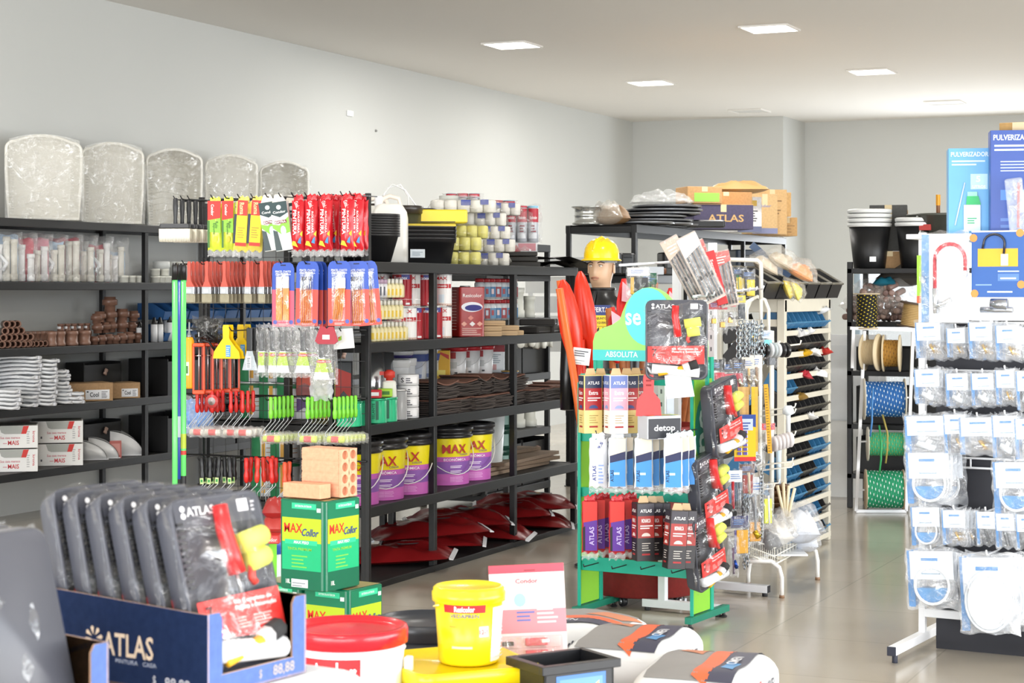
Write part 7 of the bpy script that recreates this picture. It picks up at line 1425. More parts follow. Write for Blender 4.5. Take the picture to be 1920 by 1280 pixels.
bxs = [  # px centre, py bottom, Z, w, d, h, colour, extra, label
 (1345, 428, 15.6, .52, .34, .20, '#4a4460', lambda e, w, d, h: e.text('ATLAS', .02, h*.45, w*.6, h*.3, -d/2-.0015, '#c9a268').box(-w/2, w/2, -d/2, d/2, h, h+.006, '#c0965e'), 'navy carton printed ATLAS on the tall black rack'),
 (1310, 390, 15.55, .30, .34, .135, '#b98f5f', lambda e, w, d, h: e.fq(-w*.3, w*.42, h*.1, h*.62, -d/2-.0015, '#8fd04a'), 'brown carton with a lime label, topmost over the navy one'),
 (1350, 392, 15.9, .46, .34, .11, '#a67c4e', None, 'long low brown carton beside the lime-labelled one'),
 (1396, 430, 16.3, .22, .28, .30, '#e6e4e4', lambda e, w, d, h: e.fq(w*.1, w*.3, h*.74, h*.9, -d/2-.0015, '#d8b040').lines(-w*.1, w*.35, h*.3, h*.65, 5, -d/2-.0015, '#3a3a40').fq(-w/2, w/2, 0, h*.16, -d/2-.0012, '#5a6080').box(-w*.4, -w*.2, -d/2-.002, -d/2-.001, h*.5, h*.8, '#5a5a60'), 'white carton with dark pictograms on the tall black rack'),
 (1424, 435, 16.8, .24, .3, .35, kr2, lambda e, w, d, h: e.fq(-w/2, w/2, 0, h*.14, -d/2-.0012, '#7a7ea0').text('Lider', 0, h*.7, w*.5, h*.07, -d/2-.002, '#8a8aa8'), 'tan carton with a lilac base band next to the white one'),
 (1438, 434, 17.0, .28, .3, .40, '#cba775', lambda e, w, d, h: e.lines(-w*.35, w*.35, h*.45, h*.8, 5, -d/2-.0015, '#8a6a40'), 'tallest tan carton with brown print at the far end'),
 (1437, 437, 17.3, .3, .3, .2, '#c8a26c', None, 'tan carton below the tall printed one, behind it'),
 (1466, 442, 17.5, .2, .3, .17, '#c09a66', lambda e, w, d, h: e.lines(-w*.3, w*.4, h*.2, h*.7, 3, -d/2-.0015, '#5c4226', .12), 'small tan carton at the outer corner of the tall rack'),
 (1457, 405, 17.4, .18, .28, .22, '#c6a06a', None, 'taped tan carton stacked behind the tallest one'),
]
for k, (px, py, Z, w_, d_, h_, c, ex_, lb) in enumerate(bxs):
    p = W(px, py, Z); z = ZT+(.21 if k in (1, 2) else (.175 if k == 8 else 0)); inst(('cb', k), ct(w_, d_, h_, c, ex_), (p.x, p.y, z), lb, 'box', None, rz=YAW+.25, sc=(1, .85, 1))
pq = W(1335, 428, 15.2); tag(place(MB().rb(0, 0, 0, .06, .3, .16, ('#1a1a1c', .3), .02).build('black_tray'), (pq.x-.02, pq.y-.1, ZT), YAW), 'shiny black flat tray in front of the navy carton', 'tray')
pq = W(1385, 380, 16.2); tag(place(MB().pillow(.5, .3, .1, ('#b08a58', .5), nz=.015, seed=2).build('wrapped_carton'), (pq.x, pq.y, ZT+.325), YAW), 'film-wrapped flat brown parcel on top of the cartons', 'parcel')
# things on the tall rack's lower shelves
for k, (px, py, Z, w_, h_, c) in enumerate([(1150, 522, 14.2, .14, .16, '#161618'), (1172, 522, 14.3, .13, .16, '#1c1c1e'), (1255, 525, 15.0, .16, .18, '#2a2c2e'), (1395, 520, 16.0, .24, .26, '#2c3a50'), (1422, 520, 16.3, .3, .24, '#26282c'), (1125, 540, 14.4, .3, .1, '#1b1b1c')]):
    p = W(px, py, Z) if px < 1390 else onx(px, 0, -5.3); tag(place(MB().rb(0, 0, 0, h_, w_, .2, (c, .4), .03, .01).rb(0, -.102, h_*.3, h_*.8, w_*.6, .004, ('#33363a', .3), .01).build('power_tool_case'), (p.x, p.y, 1.623), YAW+.1*k), ['black tool case beside the hard hat on the tall rack', 'second black tool case past the hard hat', 'grey case behind the white slotted post', 'navy flat case by the white top tube', 'charcoal case at the far end of the tall rack shelf', 'low black case left beyond the aisle rack end'][k].replace('left ', ''), 'case')
for k, (px, py) in enumerate([(1210, 508), (1232, 508)]):
    p = W(px, py, 14.6); m = MB().lathe([(.02, -.07), (.024, -.06), (.024, .06), (.02, .07)], ('#7a4a2c', .5), n=10); m.M = Matrix.Identity(4); tag(place(m.build('hand_planer'), p, 0, (0, PI/2, YAW)), 'brown wooden grip of a hand tool on the tall rack, %s of two' % ORD[k], 'tool grip', 'brown tool grips'); tag(place(MB().box(-.05, .05, -.03, .03, 0, .06, ('#b8bcc0', .3, .8)).build('steel_trowel'), (p.x, p.y, 1.625), YAW), 'shiny metal body under a brown grip on the tall rack, %s of two' % ORD[k], 'tool body', 'metal tool bodies')
# film-wrapped fittings lying on the big black bins
for k, (px, py, c) in enumerate([(1430, 508, '#c8b8a0'), (1495, 520, '#e08a4a'), (1460, 500, '#b8a890'), (1470, 545, '#d8c020'), (1485, 548, '#d8c83a')]):
    p = W(px, py, 10.4); inst(('fb', k), (lambda c=c, k=k: MB().pillow(.2, .12, .09, (c, .4), nz=.012, seed=k, n=10).add([(0, 0, 0)], [], c).pillow(.26, .16, .13, film(.12, '#f8f4ea', 26), nz=.014, seed=k+3, n=12).build('wrapped_parts')), p, ['clear bag of beige parts on the black bins, nearest the white tube', 'orange-speckled bag hanging over the black bins', 'small beige bag behind the orange one', 'yellow packet in a black bin', 'second yellow packet in the next black bin'][k], 'bag', None, rot=(.2, .5 if k < 3 else 1.2, YAW), sc=.8 if k < 3 else .55)
tag(place(MB().box(-.02, .02, 0, .012, -.14, .14, ('#2c4260', .3)).build('blue_board'), W(1444, 489, 10.6), 0, (0, -.85, YAW)), 'dark blue flat board sticking up over the black bins', 'board')
# ================================================================ BACK RACK goods and rope reels
def Cq(px, lv, y=13.0): p = ony(px, 0, y); return Vector((p.x, y, LC[lv]+.002))
def nbucket(white):
    def f():
        r = root('black_bucket'); MB().lathe([(.105, 0), (.11, .006), (.142, .34), (.138, .34), (.10, .01)], ('#141416', .45), n=28, cap1=False).build('body', r)
        MB().lathe([(.142, .335), (.152, .338), (.154, .362), (.146, .368), (.138, .35)], ('#eef0f0' if white else '#1a1a1c', .4), n=28, cap0=False, cap1=False).build('rim', r); return r
    return f
for px, n_, nm in ((1624, 4, 'taller'), (1714, 2, 'shorter')):
    for k in range(n_): inst('nb', nbucket(1), Cq(px, 4)+Vector((0, .1, k*.032)), 'white-rimmed black bucket, %s from the bottom of the %s nested stack' % (ORD[k], nm), 'bucket', '%s stack of white-rimmed buckets' % nm, rz=k, sc=(1, 1, .86))
p = Cq(1612, 4, 12.99); tag(place(MB().band(.13, 0, .035, '#e8eaec', -8, 12, 4).build('barcode_label'), (p.x+.04, p.y+.095, p.z+.045), YAW), 'small white sticker low on the taller black bucket stack', 'sticker')
inst(('cbx', 1), ct(.3, .2, .12, '#a8845a'), Cq(1668, 4, 13.22), 'small brown carton between the two bucket stacks', 'box', None, rz=.2)
inst(('cbx', 2), ct(.26, .2, .32, '#4a4a48', None), Cq(1666, 4, 13.26)+Vector((0, .0, .125)), 'dark wrapped carton behind the bucket stacks', 'box', None, rz=.2, sc=(1, .7, 1))
inst(('cbx', 1), None, Cq(1663, 4, 13.26)+Vector((0, .0, .35)), 'crumpled brown paper carton peeping over the bucket stacks', 'box', None, rz=.4, sc=(.9, .7, .5))
p = W(1755, 430, 12.8); tag(place(MB().lathe([(.16, .30), (.26, .46), (.27, .46), (.27, .475), (.25, .47), (.15, .31)], ('#55564f', .4), n=26).box(-.16, -.13, -.21, -.2, .33, .46, '#b8b8b4').box(-.14, -.06, -.215, -.2, .36, .4, '#b03028').build('grey_basin'), (p.x, 13.18, LC[4]-.10), 0), 'wide dark grey basin behind the shorter bucket stack', 'basin')
p = W(1759, 385, 13.2); tag(place(MB().cyl(0, 0, -.09, .03, .014, '#8a5a3a', 8).cyl(0, 0, .0, .075, .016, ('#e8a020', .4), 8).build('yellow_tipped_tool'), p), 'yellow-tipped tool handle standing in the dark grey basin', 'tool handle')
# sack of brown sleeves
rs = root('sleeve_bundle'); p = Cq(1655, 3, 13.1); place(rs, p); tag(rs, 'large clear sack full of brown pipe sleeves on the back rack', 'bundle')
m = MB(); rn = random.Random(6)
for i in range(6):
    for j in range(14):
        x = -.24+.037*j+rn.uniform(-.01, .01); z = .03+.042*i
        if abs(x) > .26-.03*i: continue
        m.M = Matrix.Translation((x, -.1+rn.uniform(-.03, .03), z)) @ Matrix.Rotation(PI/2+rn.uniform(-.4, .4), 4, 'X') @ Matrix.Rotation(rn.uniform(-.5, .5), 4, 'Y'); m.lathe([(.014, -.06), (.022, -.05), (.022, .03), (.018, .035), (.008, .035)], (rn.choice(['#8a6f66', '#9c8276', '#7a625c']), .4), n=9)
m.build('brown_sleeves', rs); MB().pillow(.56, .34, .30, film(.16, '#f0ece8', 18), nz=.02, seed=3, n=14).build('plastic_sack', rs)
tag(place(MB().pillow(.16, .1, .06, ('#1f6a80', .4), nz=.01, seed=2, n=8).build('teal_netting'), Cq(1662, 3, 13.0)+Vector((-.01, 0, .24))), 'teal net bag lying on the sack of brown sleeves', 'net bag')
tag(place(MB().pillow(.34, .25, .16, ('#4a4640', .6), nz=.02, seed=5, n=10).build('dark_bundle'), Cq(1690, 3, 13.15)+Vector((0, .05, .24))), 'dark bundle on top of the brown sleeves sack', 'bundle')
def reel(r0, rf, L, c, c2, fl='#c9b89a', stripes=True, axis='x'):
    def f():
        r = root('rope_reel'); m = MB(M=Matrix.Rotation(PI/2, 4, 'Y') if axis == 'x' else Matrix()); n = int(L/.011); rn = random.Random(2)
        for i in range(n):
            z = -L/2+L*(i+.5)/n; m.lathe([(r0-.004, z-L/n/2), (r0, z-L/n*.3), (r0+.002, z), (r0, z+L/n*.3), (r0-.004, z+L/n/2)], (c, .6), n=24, cap0=False, cap1=False)
            if stripes:
                for k in range(10): a = 2*PI*k/10+i*.35; z1 = z; m.add([((r0+.0035)*math.cos(b), (r0+.0035)*math.sin(b), zz) for b, zz in ((a, z1-.003), (a+.13, z1-.003), (a+.13, z1+.003), (a, z1+.003))], [(0, 1, 2, 3)], c2)
        m.build('rope', r)
        for s_ in (-1, 1):
            q = MB(M=Matrix.Rotation(PI/2, 4, 'Y') if axis == 'x' else Matrix()); q.lathe([(.02, s_*L/2), (rf, s_*L/2), (rf, s_*(L/2+.008)), (.02, s_*(L/2+.008))], (fl, .6), n=28); q.build('flange', r)
        return r
    return f
inst('r1', reel(.062, .082, .20, '#23221e', '#d8c030', axis='z'), W(1625, 583, 12.85), 'upright reel of black and yellow rope on the white reel stand', 'rope reel', None, sc=(1.1, 1.1, 1.12))
inst('r2', reel(.06, .085, .15, '#b89a66', '#c8ac78', '#5c4a3c', False, axis='z'), W(1708, 590, 12.85), 'brown paper-covered reel beside the upright yellow-black rope', 'rope reel', None, rot=(0, .15, 0))
inst('r3', reel(.085, .125, .09, '#cbb894', '#b8a27c', '#d9c8a6', False), W(1634, 660, 12.8), 'pale twine reel with wooden flanges, inner one of the upper pair', 'rope reel', None, rot=(0, 0, YAW-.5))
inst('r4', reel(.09, .125, .10, '#b98a3c', '#8a6226', '#d9c8a6', True), W(1672, 662, 12.8), 'golden brown rope reel with pale flanges, outer one of the upper pair', 'rope reel', None, rot=(0, 0, YAW-.3))
inst('r5', reel(.118, .14, .26, '#2f6fb4', '#cfe0f0', '#d8d2c4'), W(1658, 748, 12.75), 'blue and white rope reel in the white stand', 'rope reel', None, rz=YAW-.1)
inst('r6', reel(.078, .115, .24, '#48b080', '#9aa85a', '#d8d2c4'), W(1662, 832, 12.75), 'green and olive rope reel under the blue one', 'rope reel', None, rz=YAW-.1)
inst('r7', reel(.125, .135, .24, '#2a9d72', '#cfe8dc', '#b8a488'), W(1658, 917, 12.75), 'thick green rope reel flecked with white, lowest in the stand', 'rope reel', None, rz=YAW-.1)
for k, (px, py, dz, c) in enumerate([(1635, 790, .0, '#4a86c4'), (1652, 860, 0, '#2fa05c'), (1664, 840, .0, '#a89a50')]):
    p = W(px, py, 12.58); tag(place(MB().tube([(-.02*k, .03, .22), (0, 0, .1), (.0, 0, 0), (-.012, 0, -.1)], .007, (c, .6), 6).build('rope_end'), p), ['loose blue rope end dangling from the blue reel', 'green rope tail hanging under the green reel', 'thin olive cord hanging in front of the green reel'][k], 'rope end')
rr_ = root('reel_stand'); p0 = W(1605, 962, 12.8); p0.z = 0; place(rr_, p0, YAW); tag(rr_, 'white tubular stand holding the rope reels', 'reel stand'); RF = Frame(p0, YAW)
def rt(a, b, nm='tube', r=.012, da=0, db=0):
    A_, B_ = RF.l(a[0], a[1], da), RF.l(b[0], b[1], db); A_.z = max(A_.z, .012); B_.z = max(B_.z, .012); MB().bar(A_, B_, r*1.7, ('#eef0f4', .35)).build(nm, rr_)
rt((1605, 961), (1621, 620)); rt((1699, 967), (1712, 620)); rt((1605, 958), (1699, 966)); rt((1594, 615), (1722, 619), 'shelf_rail'); rt((1598, 690), (1600, 618)); rt((1609, 828), (1628, 827), 'axle', .006); rt((1612, 918), (1626, 918), 'axle', .006); rt((1690, 745), (1704, 745), 'axle', .006)
for k in range(3): inst('bbin', None, (pC0.x+.25+.46*k, 13.14, LC[1]+.002), 'black stock bin on the back rack behind the green reel, %s along' % ORD[k], 'stock bin', 'black bins on the back rack, lower', sc=(1.05, .8, .95)); inst('bbin', None, (pC0.x+.25+.46*k, 13.14, LC[2]-.0+.002 if 0 else LC[1]+.38), 'black stock bin on the back rack behind the blue reel, %s along' % ORD[k], 'stock bin', 'black bins on the back rack, upper', sc=(1.05, .8, .9)) if 0 else None
for k in range(3): inst('bbin', None, (pC0.x+.25+.46*k, 13.14, LC[0]+.002), 'black stock bin low on the back rack, %s along' % ORD[k], 'stock bin', 'black bins on the back rack, lowest', sc=(1.05, .8, .9))
for k in range(3): inst('bbin', None, (pC0.x+.25+.46*k, 13.14, LC[2]+.002), 'black stock bin on the back rack behind the twine reels, %s along' % ORD[k], 'stock bin', 'black bins on the back rack, middle', sc=(1.05, .8, .6))
# ================================================================ PLUMBING STAND on the right
PF = W(1730, 1215, 7.95); PF.z = 0; FR = -.10; FF = Frame(PF, FR); rF = root('wire_display'); place(rF, PF, FR); tag(rF, 'white metal display stand with a charcoal panel, hung with bagged plumbing parts', 'display rack')
WF = ('#f1f3f7', .35); xe = FF.l(1990, 900).x
for x in (0, xe): MB().box(x-.014, x+.014, -.014, .014, .06, FF.l(1730, 436).z, WF).build('upright', rF, .002)
for x in (0, xe): MB().box(x-.018, x+.018, -.40, .25, .035, .07, WF).box(x-.0185, x+.0185, -.404, -.398, .034, .071, '#2c3040').cyl(x, -.36, 0, .035, .012, '#2c3040', 10).cyl(x, .22, 0, .035, .012, '#2c3040', 10).build('foot', rF, .002)
xl = FF.l(1758, 900, -.05).x; zb_ = FF.l(1760, 1222, -.05).z
MB().box(xl, xe, .03, .05, zb_, FF.l(1800, 600).z, ('#23242c', .6)).build('panel', rF)
m = MB(); z = FF.l(1740, 1148).z; m.box(0, xe, -.012, .012, z-.017, z+.017, WF).build('crossbar', rF, .002)
FRy = [(604, 618), (693, 707), (855, 873), (965, 983), (1052, 1070)]
for ya, yb in FRy:
    m = MB(); za, zc = FF.l(1760, ya).z, FF.l(1760, yb).z
    for z in (za, zc): m.tube([(0, -.02, z), (xe, -.02, z)], .005, WF, 6)
    for i in range(8): x = .07+i*.14; m.tube([(x, -.02, za), (x, -.02, zc)], .004, WF, 5)
    m.build('rail', rF)
def fhook(px, py): p = FF.l(px, py, .2); MB().tube([(p.x, -.02, p.z), (p.x, -.2, p.z), (p.x, -.205, p.z+.02)], .004, WF, 5).build('hook', rF)
zt = FF.l(1780, 440, 0).z; MB().box(-.02, xe, -.16, .12, zt-.02, zt, WF).build('top_shelf', rF, .003)
tag(place(MB().fq(-.009, .009, 0, .2, 0, '#a8dc3c').fq(-.009, .009, -.0, .03, -.0006, '#e86a3a').build('lime_sticker'), FF.w(1723, 568, .02), FR), 'lime strip with an orange end stuck on the plumbing stand upright', 'sticker')
def sprayer(col, dark, big):
    def f():
        r = root('sprayer_box'); w, h, d = .175, .36, .16
        if big: w, h = .2, .43
        m = MB().rb(0, 0, 0, h, w, d, (col, .35), .004, .001); y = -d/2-.0012
        m.text('PULVERIZADOR', 0, h*.93, w*.88, h*.055, y, '#e8f4ff').lines(-w*.42, w*.4, h*.8, h*.88, 2, y, '#cfe6fa')
        if not big:
            m.fq(w*.02, w*.42, h*.52, h*.7, y, '#b8e0f0').text('5', w*.2, h*.64, w*.1, h*.07, y-.0006, '#fff').text('LITROS', w*.22, h*.55, w*.3, h*.035, y-.0006, '#fff')
            m.rb(.01, y-.004, h*.03, h*.34, .07, .008, ('#cfeaf4', .3), .003).fp([(-.025+.01, h*.34), (.045, h*.34), (.035, h*.44), (-.012, h*.44)], y-.009, '#35b870').fq(-.01, .03, h*.44, h*.49, y-.009, '#9adcc8').tube([(-.06, y-.004, h*.1), (-.02, y-.004, h*.6)], .003, '#cfe8f0', 5).lines(-.01, .03, h*.12, h*.2, 3, y-.009, '#3ab070')
        else: m.lines(-w*.3, w*.4, h*.6, h*.72, 4, y, '#c8def4', .3, 5).fq(-w*.3, -w*.08, h*.32, h*.42, y, '#4f80c8').fq(w*.05, w*.3, h*.2, h*.42, y, '#9ab8e0').lines(-w*.3, w*.3, h*.05, h*.18, 2, y, '#5a7ab8')
        m.build('body', r); return r
    return f
p = FF.w(1816, 440, -.02); inst('sp1', sprayer('#5fa8dc', 0, 0), (p.x, p.y, zt+.001), 'light blue sprayer box showing a green and white 5 litre sprayer', 'box', None, rz=FR+.35, sc=(.98, .9, .98))
p = FF.w(1902, 432, .02); inst('sp2', sprayer('#2b4c9c', 0, 1), (p.x, p.y, zt+.001), 'taller dark blue sprayer box beside the light blue one', 'box', None, rz=FR+.35, sc=(1.0, .75, .97))
p = FF.w(1918, 400, -.12); inst(('cbx', 3), ct(.16, .14, .46, '#b08a50'), (p.x, p.y, zt+.001), 'brown carton edge rising behind the dark blue sprayer box', 'box', None, rz=FR)
p = FF.w(1910, 435, .14); tag(place(MB().rb(0, 0, 0, .22, .07, .03, film(.25, '#e6eef4', 20), .01).tube([(-.0, 0, .02), (.02, 0, .2)], .006, ('#d85a60', .4), 6).build('clear_pack'), (p.x, p.y, zt+.0), 0, (0, -.1, FR)), 'upright clear pack with a red stem in front of the dark blue box', 'pack')
def faucet():
    r = root('faucet_pack'); w, h = .20, .36
    MB().fp([(-w/2, -h), (w/2, -h), (w/2, -.005), (-w/2, -.005)], 0, ('#e9eef6', .4)).fp([(-w/2, -h), (-w*.34, -h), (-w*.34, -.005), (-w/2, -.005)], -.001, '#5a94cc').build('card', r)
    m = MB(); pts = [(-w*.2, -.018, -h*.62), (-w*.2, -.018, -h*.3)]+[(w*.12-w*.32*math.cos(a), -.018, -h*.3+w*.32*math.sin(a)) for a in [PI*i/10 for i in range(11)]]+[(w*.44, -.018, -h*.42)]
    m.tube(pts, .008, ('#c42438', .25), 8).build('red_spout', r)
    MB().tube([(w*.44, -.018, -h*.42), (w*.44, -.018, -h*.5)], .009, ('#e8eaee', .25, .5), 8).tube([(-w*.2, -.018, -h*.62), (-w*.18, -.018, -h*.9)], .011, ('#d8dde4', .2, .8), 8).tube([(-w*.2, -.018, -h*.84), (w*.15, -.03, -h*.74)], .010, ('#d8dde4', .2, .8), 8).build('chrome_body', r)
    MB(M=Matrix.Translation((0, -.018, 0))).bagz(w*1.05, h*1.02, .05, film(.04, '#ffffff', 18), nz=.004, seed=4, n=12, z0=-h).build('plastic_bag', r); return r
fp_ = FF.w(1772, 437, .24); inst('fau', faucet, fp_, 'bagged tap with an arched red spout on a white and blue card', 'tap pack', None, rz=FR+.1, sc=(.95, 1, 1.0))
def faucet2():
    r = root('faucet_pack'); w, h = .215, .36
    m = MB().fp([(-w/2, -h), (w/2, -h), (w/2, -.0), (-w/2, -.0)], 0, ('#eef1f6', .4)).fq(-w/2, w/2, -h*.74, -.006, -.001, '#2f62b0').fq(-w*.38, w*.38, -h*.40, -h*.2, -.002, '#f2b62c')
    m.fq(w*.06, w*.2, -h*.39, -h*.26, -.0045, '#f4ead0').fq(w*.0, w*.4, -h*.56, -h*.48, -.002, '#5a86cc').text('149,90', w*.2, -h*.52, w*.34, h*.03, -.003, '#e8f0fa').text('R$', w*.02, -h*.52, w*.06, h*.02, -.003, '#e8f0fa').lines(w*.0, w*.42, -h*.46, -h*.43, 1, -.002, '#c8d8f0').text('PROMO', -w*.24, -h*.6, w*.34, h*.03, -.002, '#8ab0e0').lathe([(0, 0)], '#fff') if 0 else m.fq(w*.06, w*.2, -h*.39, -h*.26, -.0045, '#f4ead0').fq(w*.0, w*.4, -h*.56, -h*.48, -.002, '#5a86cc').lines(w*.05, w*.36, -h*.54, -h*.5, 1, -.003, '#e8f0fa').lines(w*.0, w*.42, -h*.46, -h*.43, 1, -.002, '#c8d8f0').lines(-w*.42, -w*.1, -h*.61, -h*.58, 1, -.002, '#8ab0e0').lines(-w*.2, w*.3, -h*.69, -h*.65, 1, -.002, '#dce8f8')
    for x, z in ((-w*.46, -h*.08), (w*.42, -h*.03), (-w*.44, -h*.7), (w*.44, -h*.6)): m.fp([(x+.016*math.cos(a), z+.016*math.sin(a)) for a in [2*PI*i/14 for i in range(14)]], -.003, '#e8964a')
    m.build('card', r)
    MB().tube([(-w*.28, -.008, -h*.2)]+[(-w*.06-w*.2*math.cos(a), -.008, -h*.14+h*.1*math.sin(a)) for a in [PI*i/8 for i in range(9)]]+[(w*.12, -.008, -h*.26)], .005, ('#2a2c38', .3), 6).build('dark_spout', r)
    MB().tube([(-w*.3, -.02, -h*.88), (w*.3, -.02, -h*.88)], .012, ('#b8bec8', .15, .9), 10).tube([(-w*.1, -.02, -h*.82), (w*.2, -.02, -h*.82)], .024, ('#a8aeb8', .15, .9), 12).build('chrome_tap', r); return r
inst('fau2', faucet2, FF.w(1871, 432, .22), 'blue and orange promotion card with a chrome tap beneath', 'tap pack', None, rz=FR, sc=(.99, 1, 1))
# bagged parts, six rows
def pbag(w, h, kind, seed):
    def f():
        r = root('plumbing_bag'); m = MB(); c = '#e9f1fb'
        m.fq(-w*.42, w*.42, -h*.52, -h*.06, -.004, (c, .4)).fq(-w*.47, -w*.34, -h*.97, -h*.05, -.003, '#3f86c8').lines(-w*.2, w*.25, -h*.22, -h*.12, 1, -.0048, '#4a8ac8', .5, seed).lines(-w*.2, w*.3, -h*.44, -h*.36, 1, -.0048, '#9ab0c4', .3, seed)
        m.build('header_card', r); g = MB()
        if kind == 'brass': g.tube([(w*.05, -.012, -h*.62), (w*.2, -.012, -h*.85)], w*.06, ('#c8a050', .25, .8), 8).tube([(-w*.1, -.012, -h*.8), (w*.25, -.012, -h*.74)], w*.05, ('#d0d4dc', .2, .8), 8)
        elif kind == 'ring': g.tube([(w*.33*math.cos(a), -.014, -h*.62+w*.33*math.sin(a)) for a in [2*PI*i/24 for i in range(24)]], w*.03, ('#eef2f6', .3), 6, closed=True).fp([(w*.3*math.cos(a), -h*.66+w*.3*math.sin(a)) for a in [PI+PI*i/12 for i in range(13)]], -.006, '#4a90cc')
        elif kind == 'oval': g.add([(w*.36*math.cos(a), -.02, -h*.6+h*.36*math.sin(a)) for a in [2*PI*i/26 for i in range(26)]], [tuple(range(26))], ('#f2f6fa', .35)).tube([(w*.38*math.cos(a), -.018, -h*.6+h*.37*math.sin(a)) for a in [2*PI*i/26 for i in range(26)]], .007, ('#dfe6ee', .3), 6, closed=True).tube([(w*.33*math.cos(a), -.024, -h*.6+h*.33*math.sin(a)) for a in [2*PI*i/26 for i in range(26)]], .006, ('#e8eef4', .3), 6, closed=True)
        elif kind == 'black': g.tube([(-w*.1, -.01, -h*.55), (w*.05, -.01, -h*.92)], w*.04, ('#2a3038', .3), 6).tube([(w*.05, -.01, -h*.55), (w*.2, -.01, -h*.92)], w*.04, ('#2a3038', .3), 6)
        else: g.tube([(-w*.2, -.012, -h*.7), (w*.2, -.012, -h*.84)], w*.09, ('#dfe6ee', .3), 8).tube([(0, -.012, -h*.76), (w*.1, -.012, -h*.62)], w*.07, ('#eef2f6', .3), 8)
        g.build('fitting', r); MB(M=Matrix.Translation((0, -.01, 0))).bagz(w, h, .05, film(.10, '#f2f7ff', 28), nz=.006, seed=seed, n=12, z0=-h).build('plastic_bag', r); return r
    return f
brow = [ # (px, py, w_px, h_px, kind, copies)
 ['top row', (1740, 600, 52, 72, 'brass', 4), (1792, 612, 38, 58, 'brass', 2), (1838, 600, 48, 72, 'brass', 4), (1888, 606, 46, 68, 'brass', 3)],
 ['second row', (1738, 688, 52, 70, 'plain', 4), (1794, 696, 46, 66, 'plain', 4), (1842, 696, 46, 64, 'plain', 3), (1884, 690, 38, 68, 'brass', 2), (1924, 692, 40, 76, 'plain', 1)],
 ['third row', (1735, 775, 84, 78, 'plain', 3), (1790, 772, 46, 78, 'brass', 2), (1832, 778, 72, 74, 'brass', 3), (1884, 774, 52, 84, 'plain', 3), (1926, 780, 50, 80, 'plain', 2)],
 ['fourth row', (1740, 842, 90, 104, 'ring', 4), (1902, 860, 84, 102, 'ring', 2)],
 ['fifth row', (1735, 946, 60, 78, 'ring', 2), (1788, 952, 48, 70, 'brass', 4), (1848, 955, 38, 66, 'black', 1), (1884, 958, 38, 68, 'black', 2), (1922, 960, 36, 68, 'black', 1)],
 ['lowest row', (1745, 1026, 96, 114, 'ring', 3), (1850, 1036, 108, 148, 'oval', 4)]]
for i, row in enumerate(brow):
    for j, (px, py, wp, hp, kd, n_) in enumerate(row[1:]):
        fhook(px, py+4)
        for k in range(n_):
            d = .21-.035*k; w_ = wp*7.75/F; h_ = hp*7.75/F; p = FF.w(px, py, .21)-FF.n*(.035*k)
            base = {'brass': .13, 'plain': .13, 'ring': .2, 'oval': .26, 'black': .11}[kd]; bh = {'brass': .16, 'plain': .15, 'ring': .22, 'oval': .32, 'black': .15}[kd]
            inst(('pb_', kd, k % 2), pbag(base, bh, kd, i+j+3), p+FF.n*.0+Vector((.008*k, 0, -.003*k)), 'bag with %s, plumbing stand %s, %s bunch%s' % ({'brass': 'a brass fitting', 'plain': 'a white fitting', 'ring': 'a coiled white hose', 'oval': 'a large oval coil', 'black': 'black tie ends'}[kd], row[0], ORD[j], ', outermost' if k == 0 else ', behind'), 'plumbing bag', None if k == 0 else 'bags behind others, %s, bunch %s' % (row[0], ORD[j]), rot=(0, .05*((k*7+j*3) % 3-1), FR+.12), sc=(w_/base, 1, h_/bh))
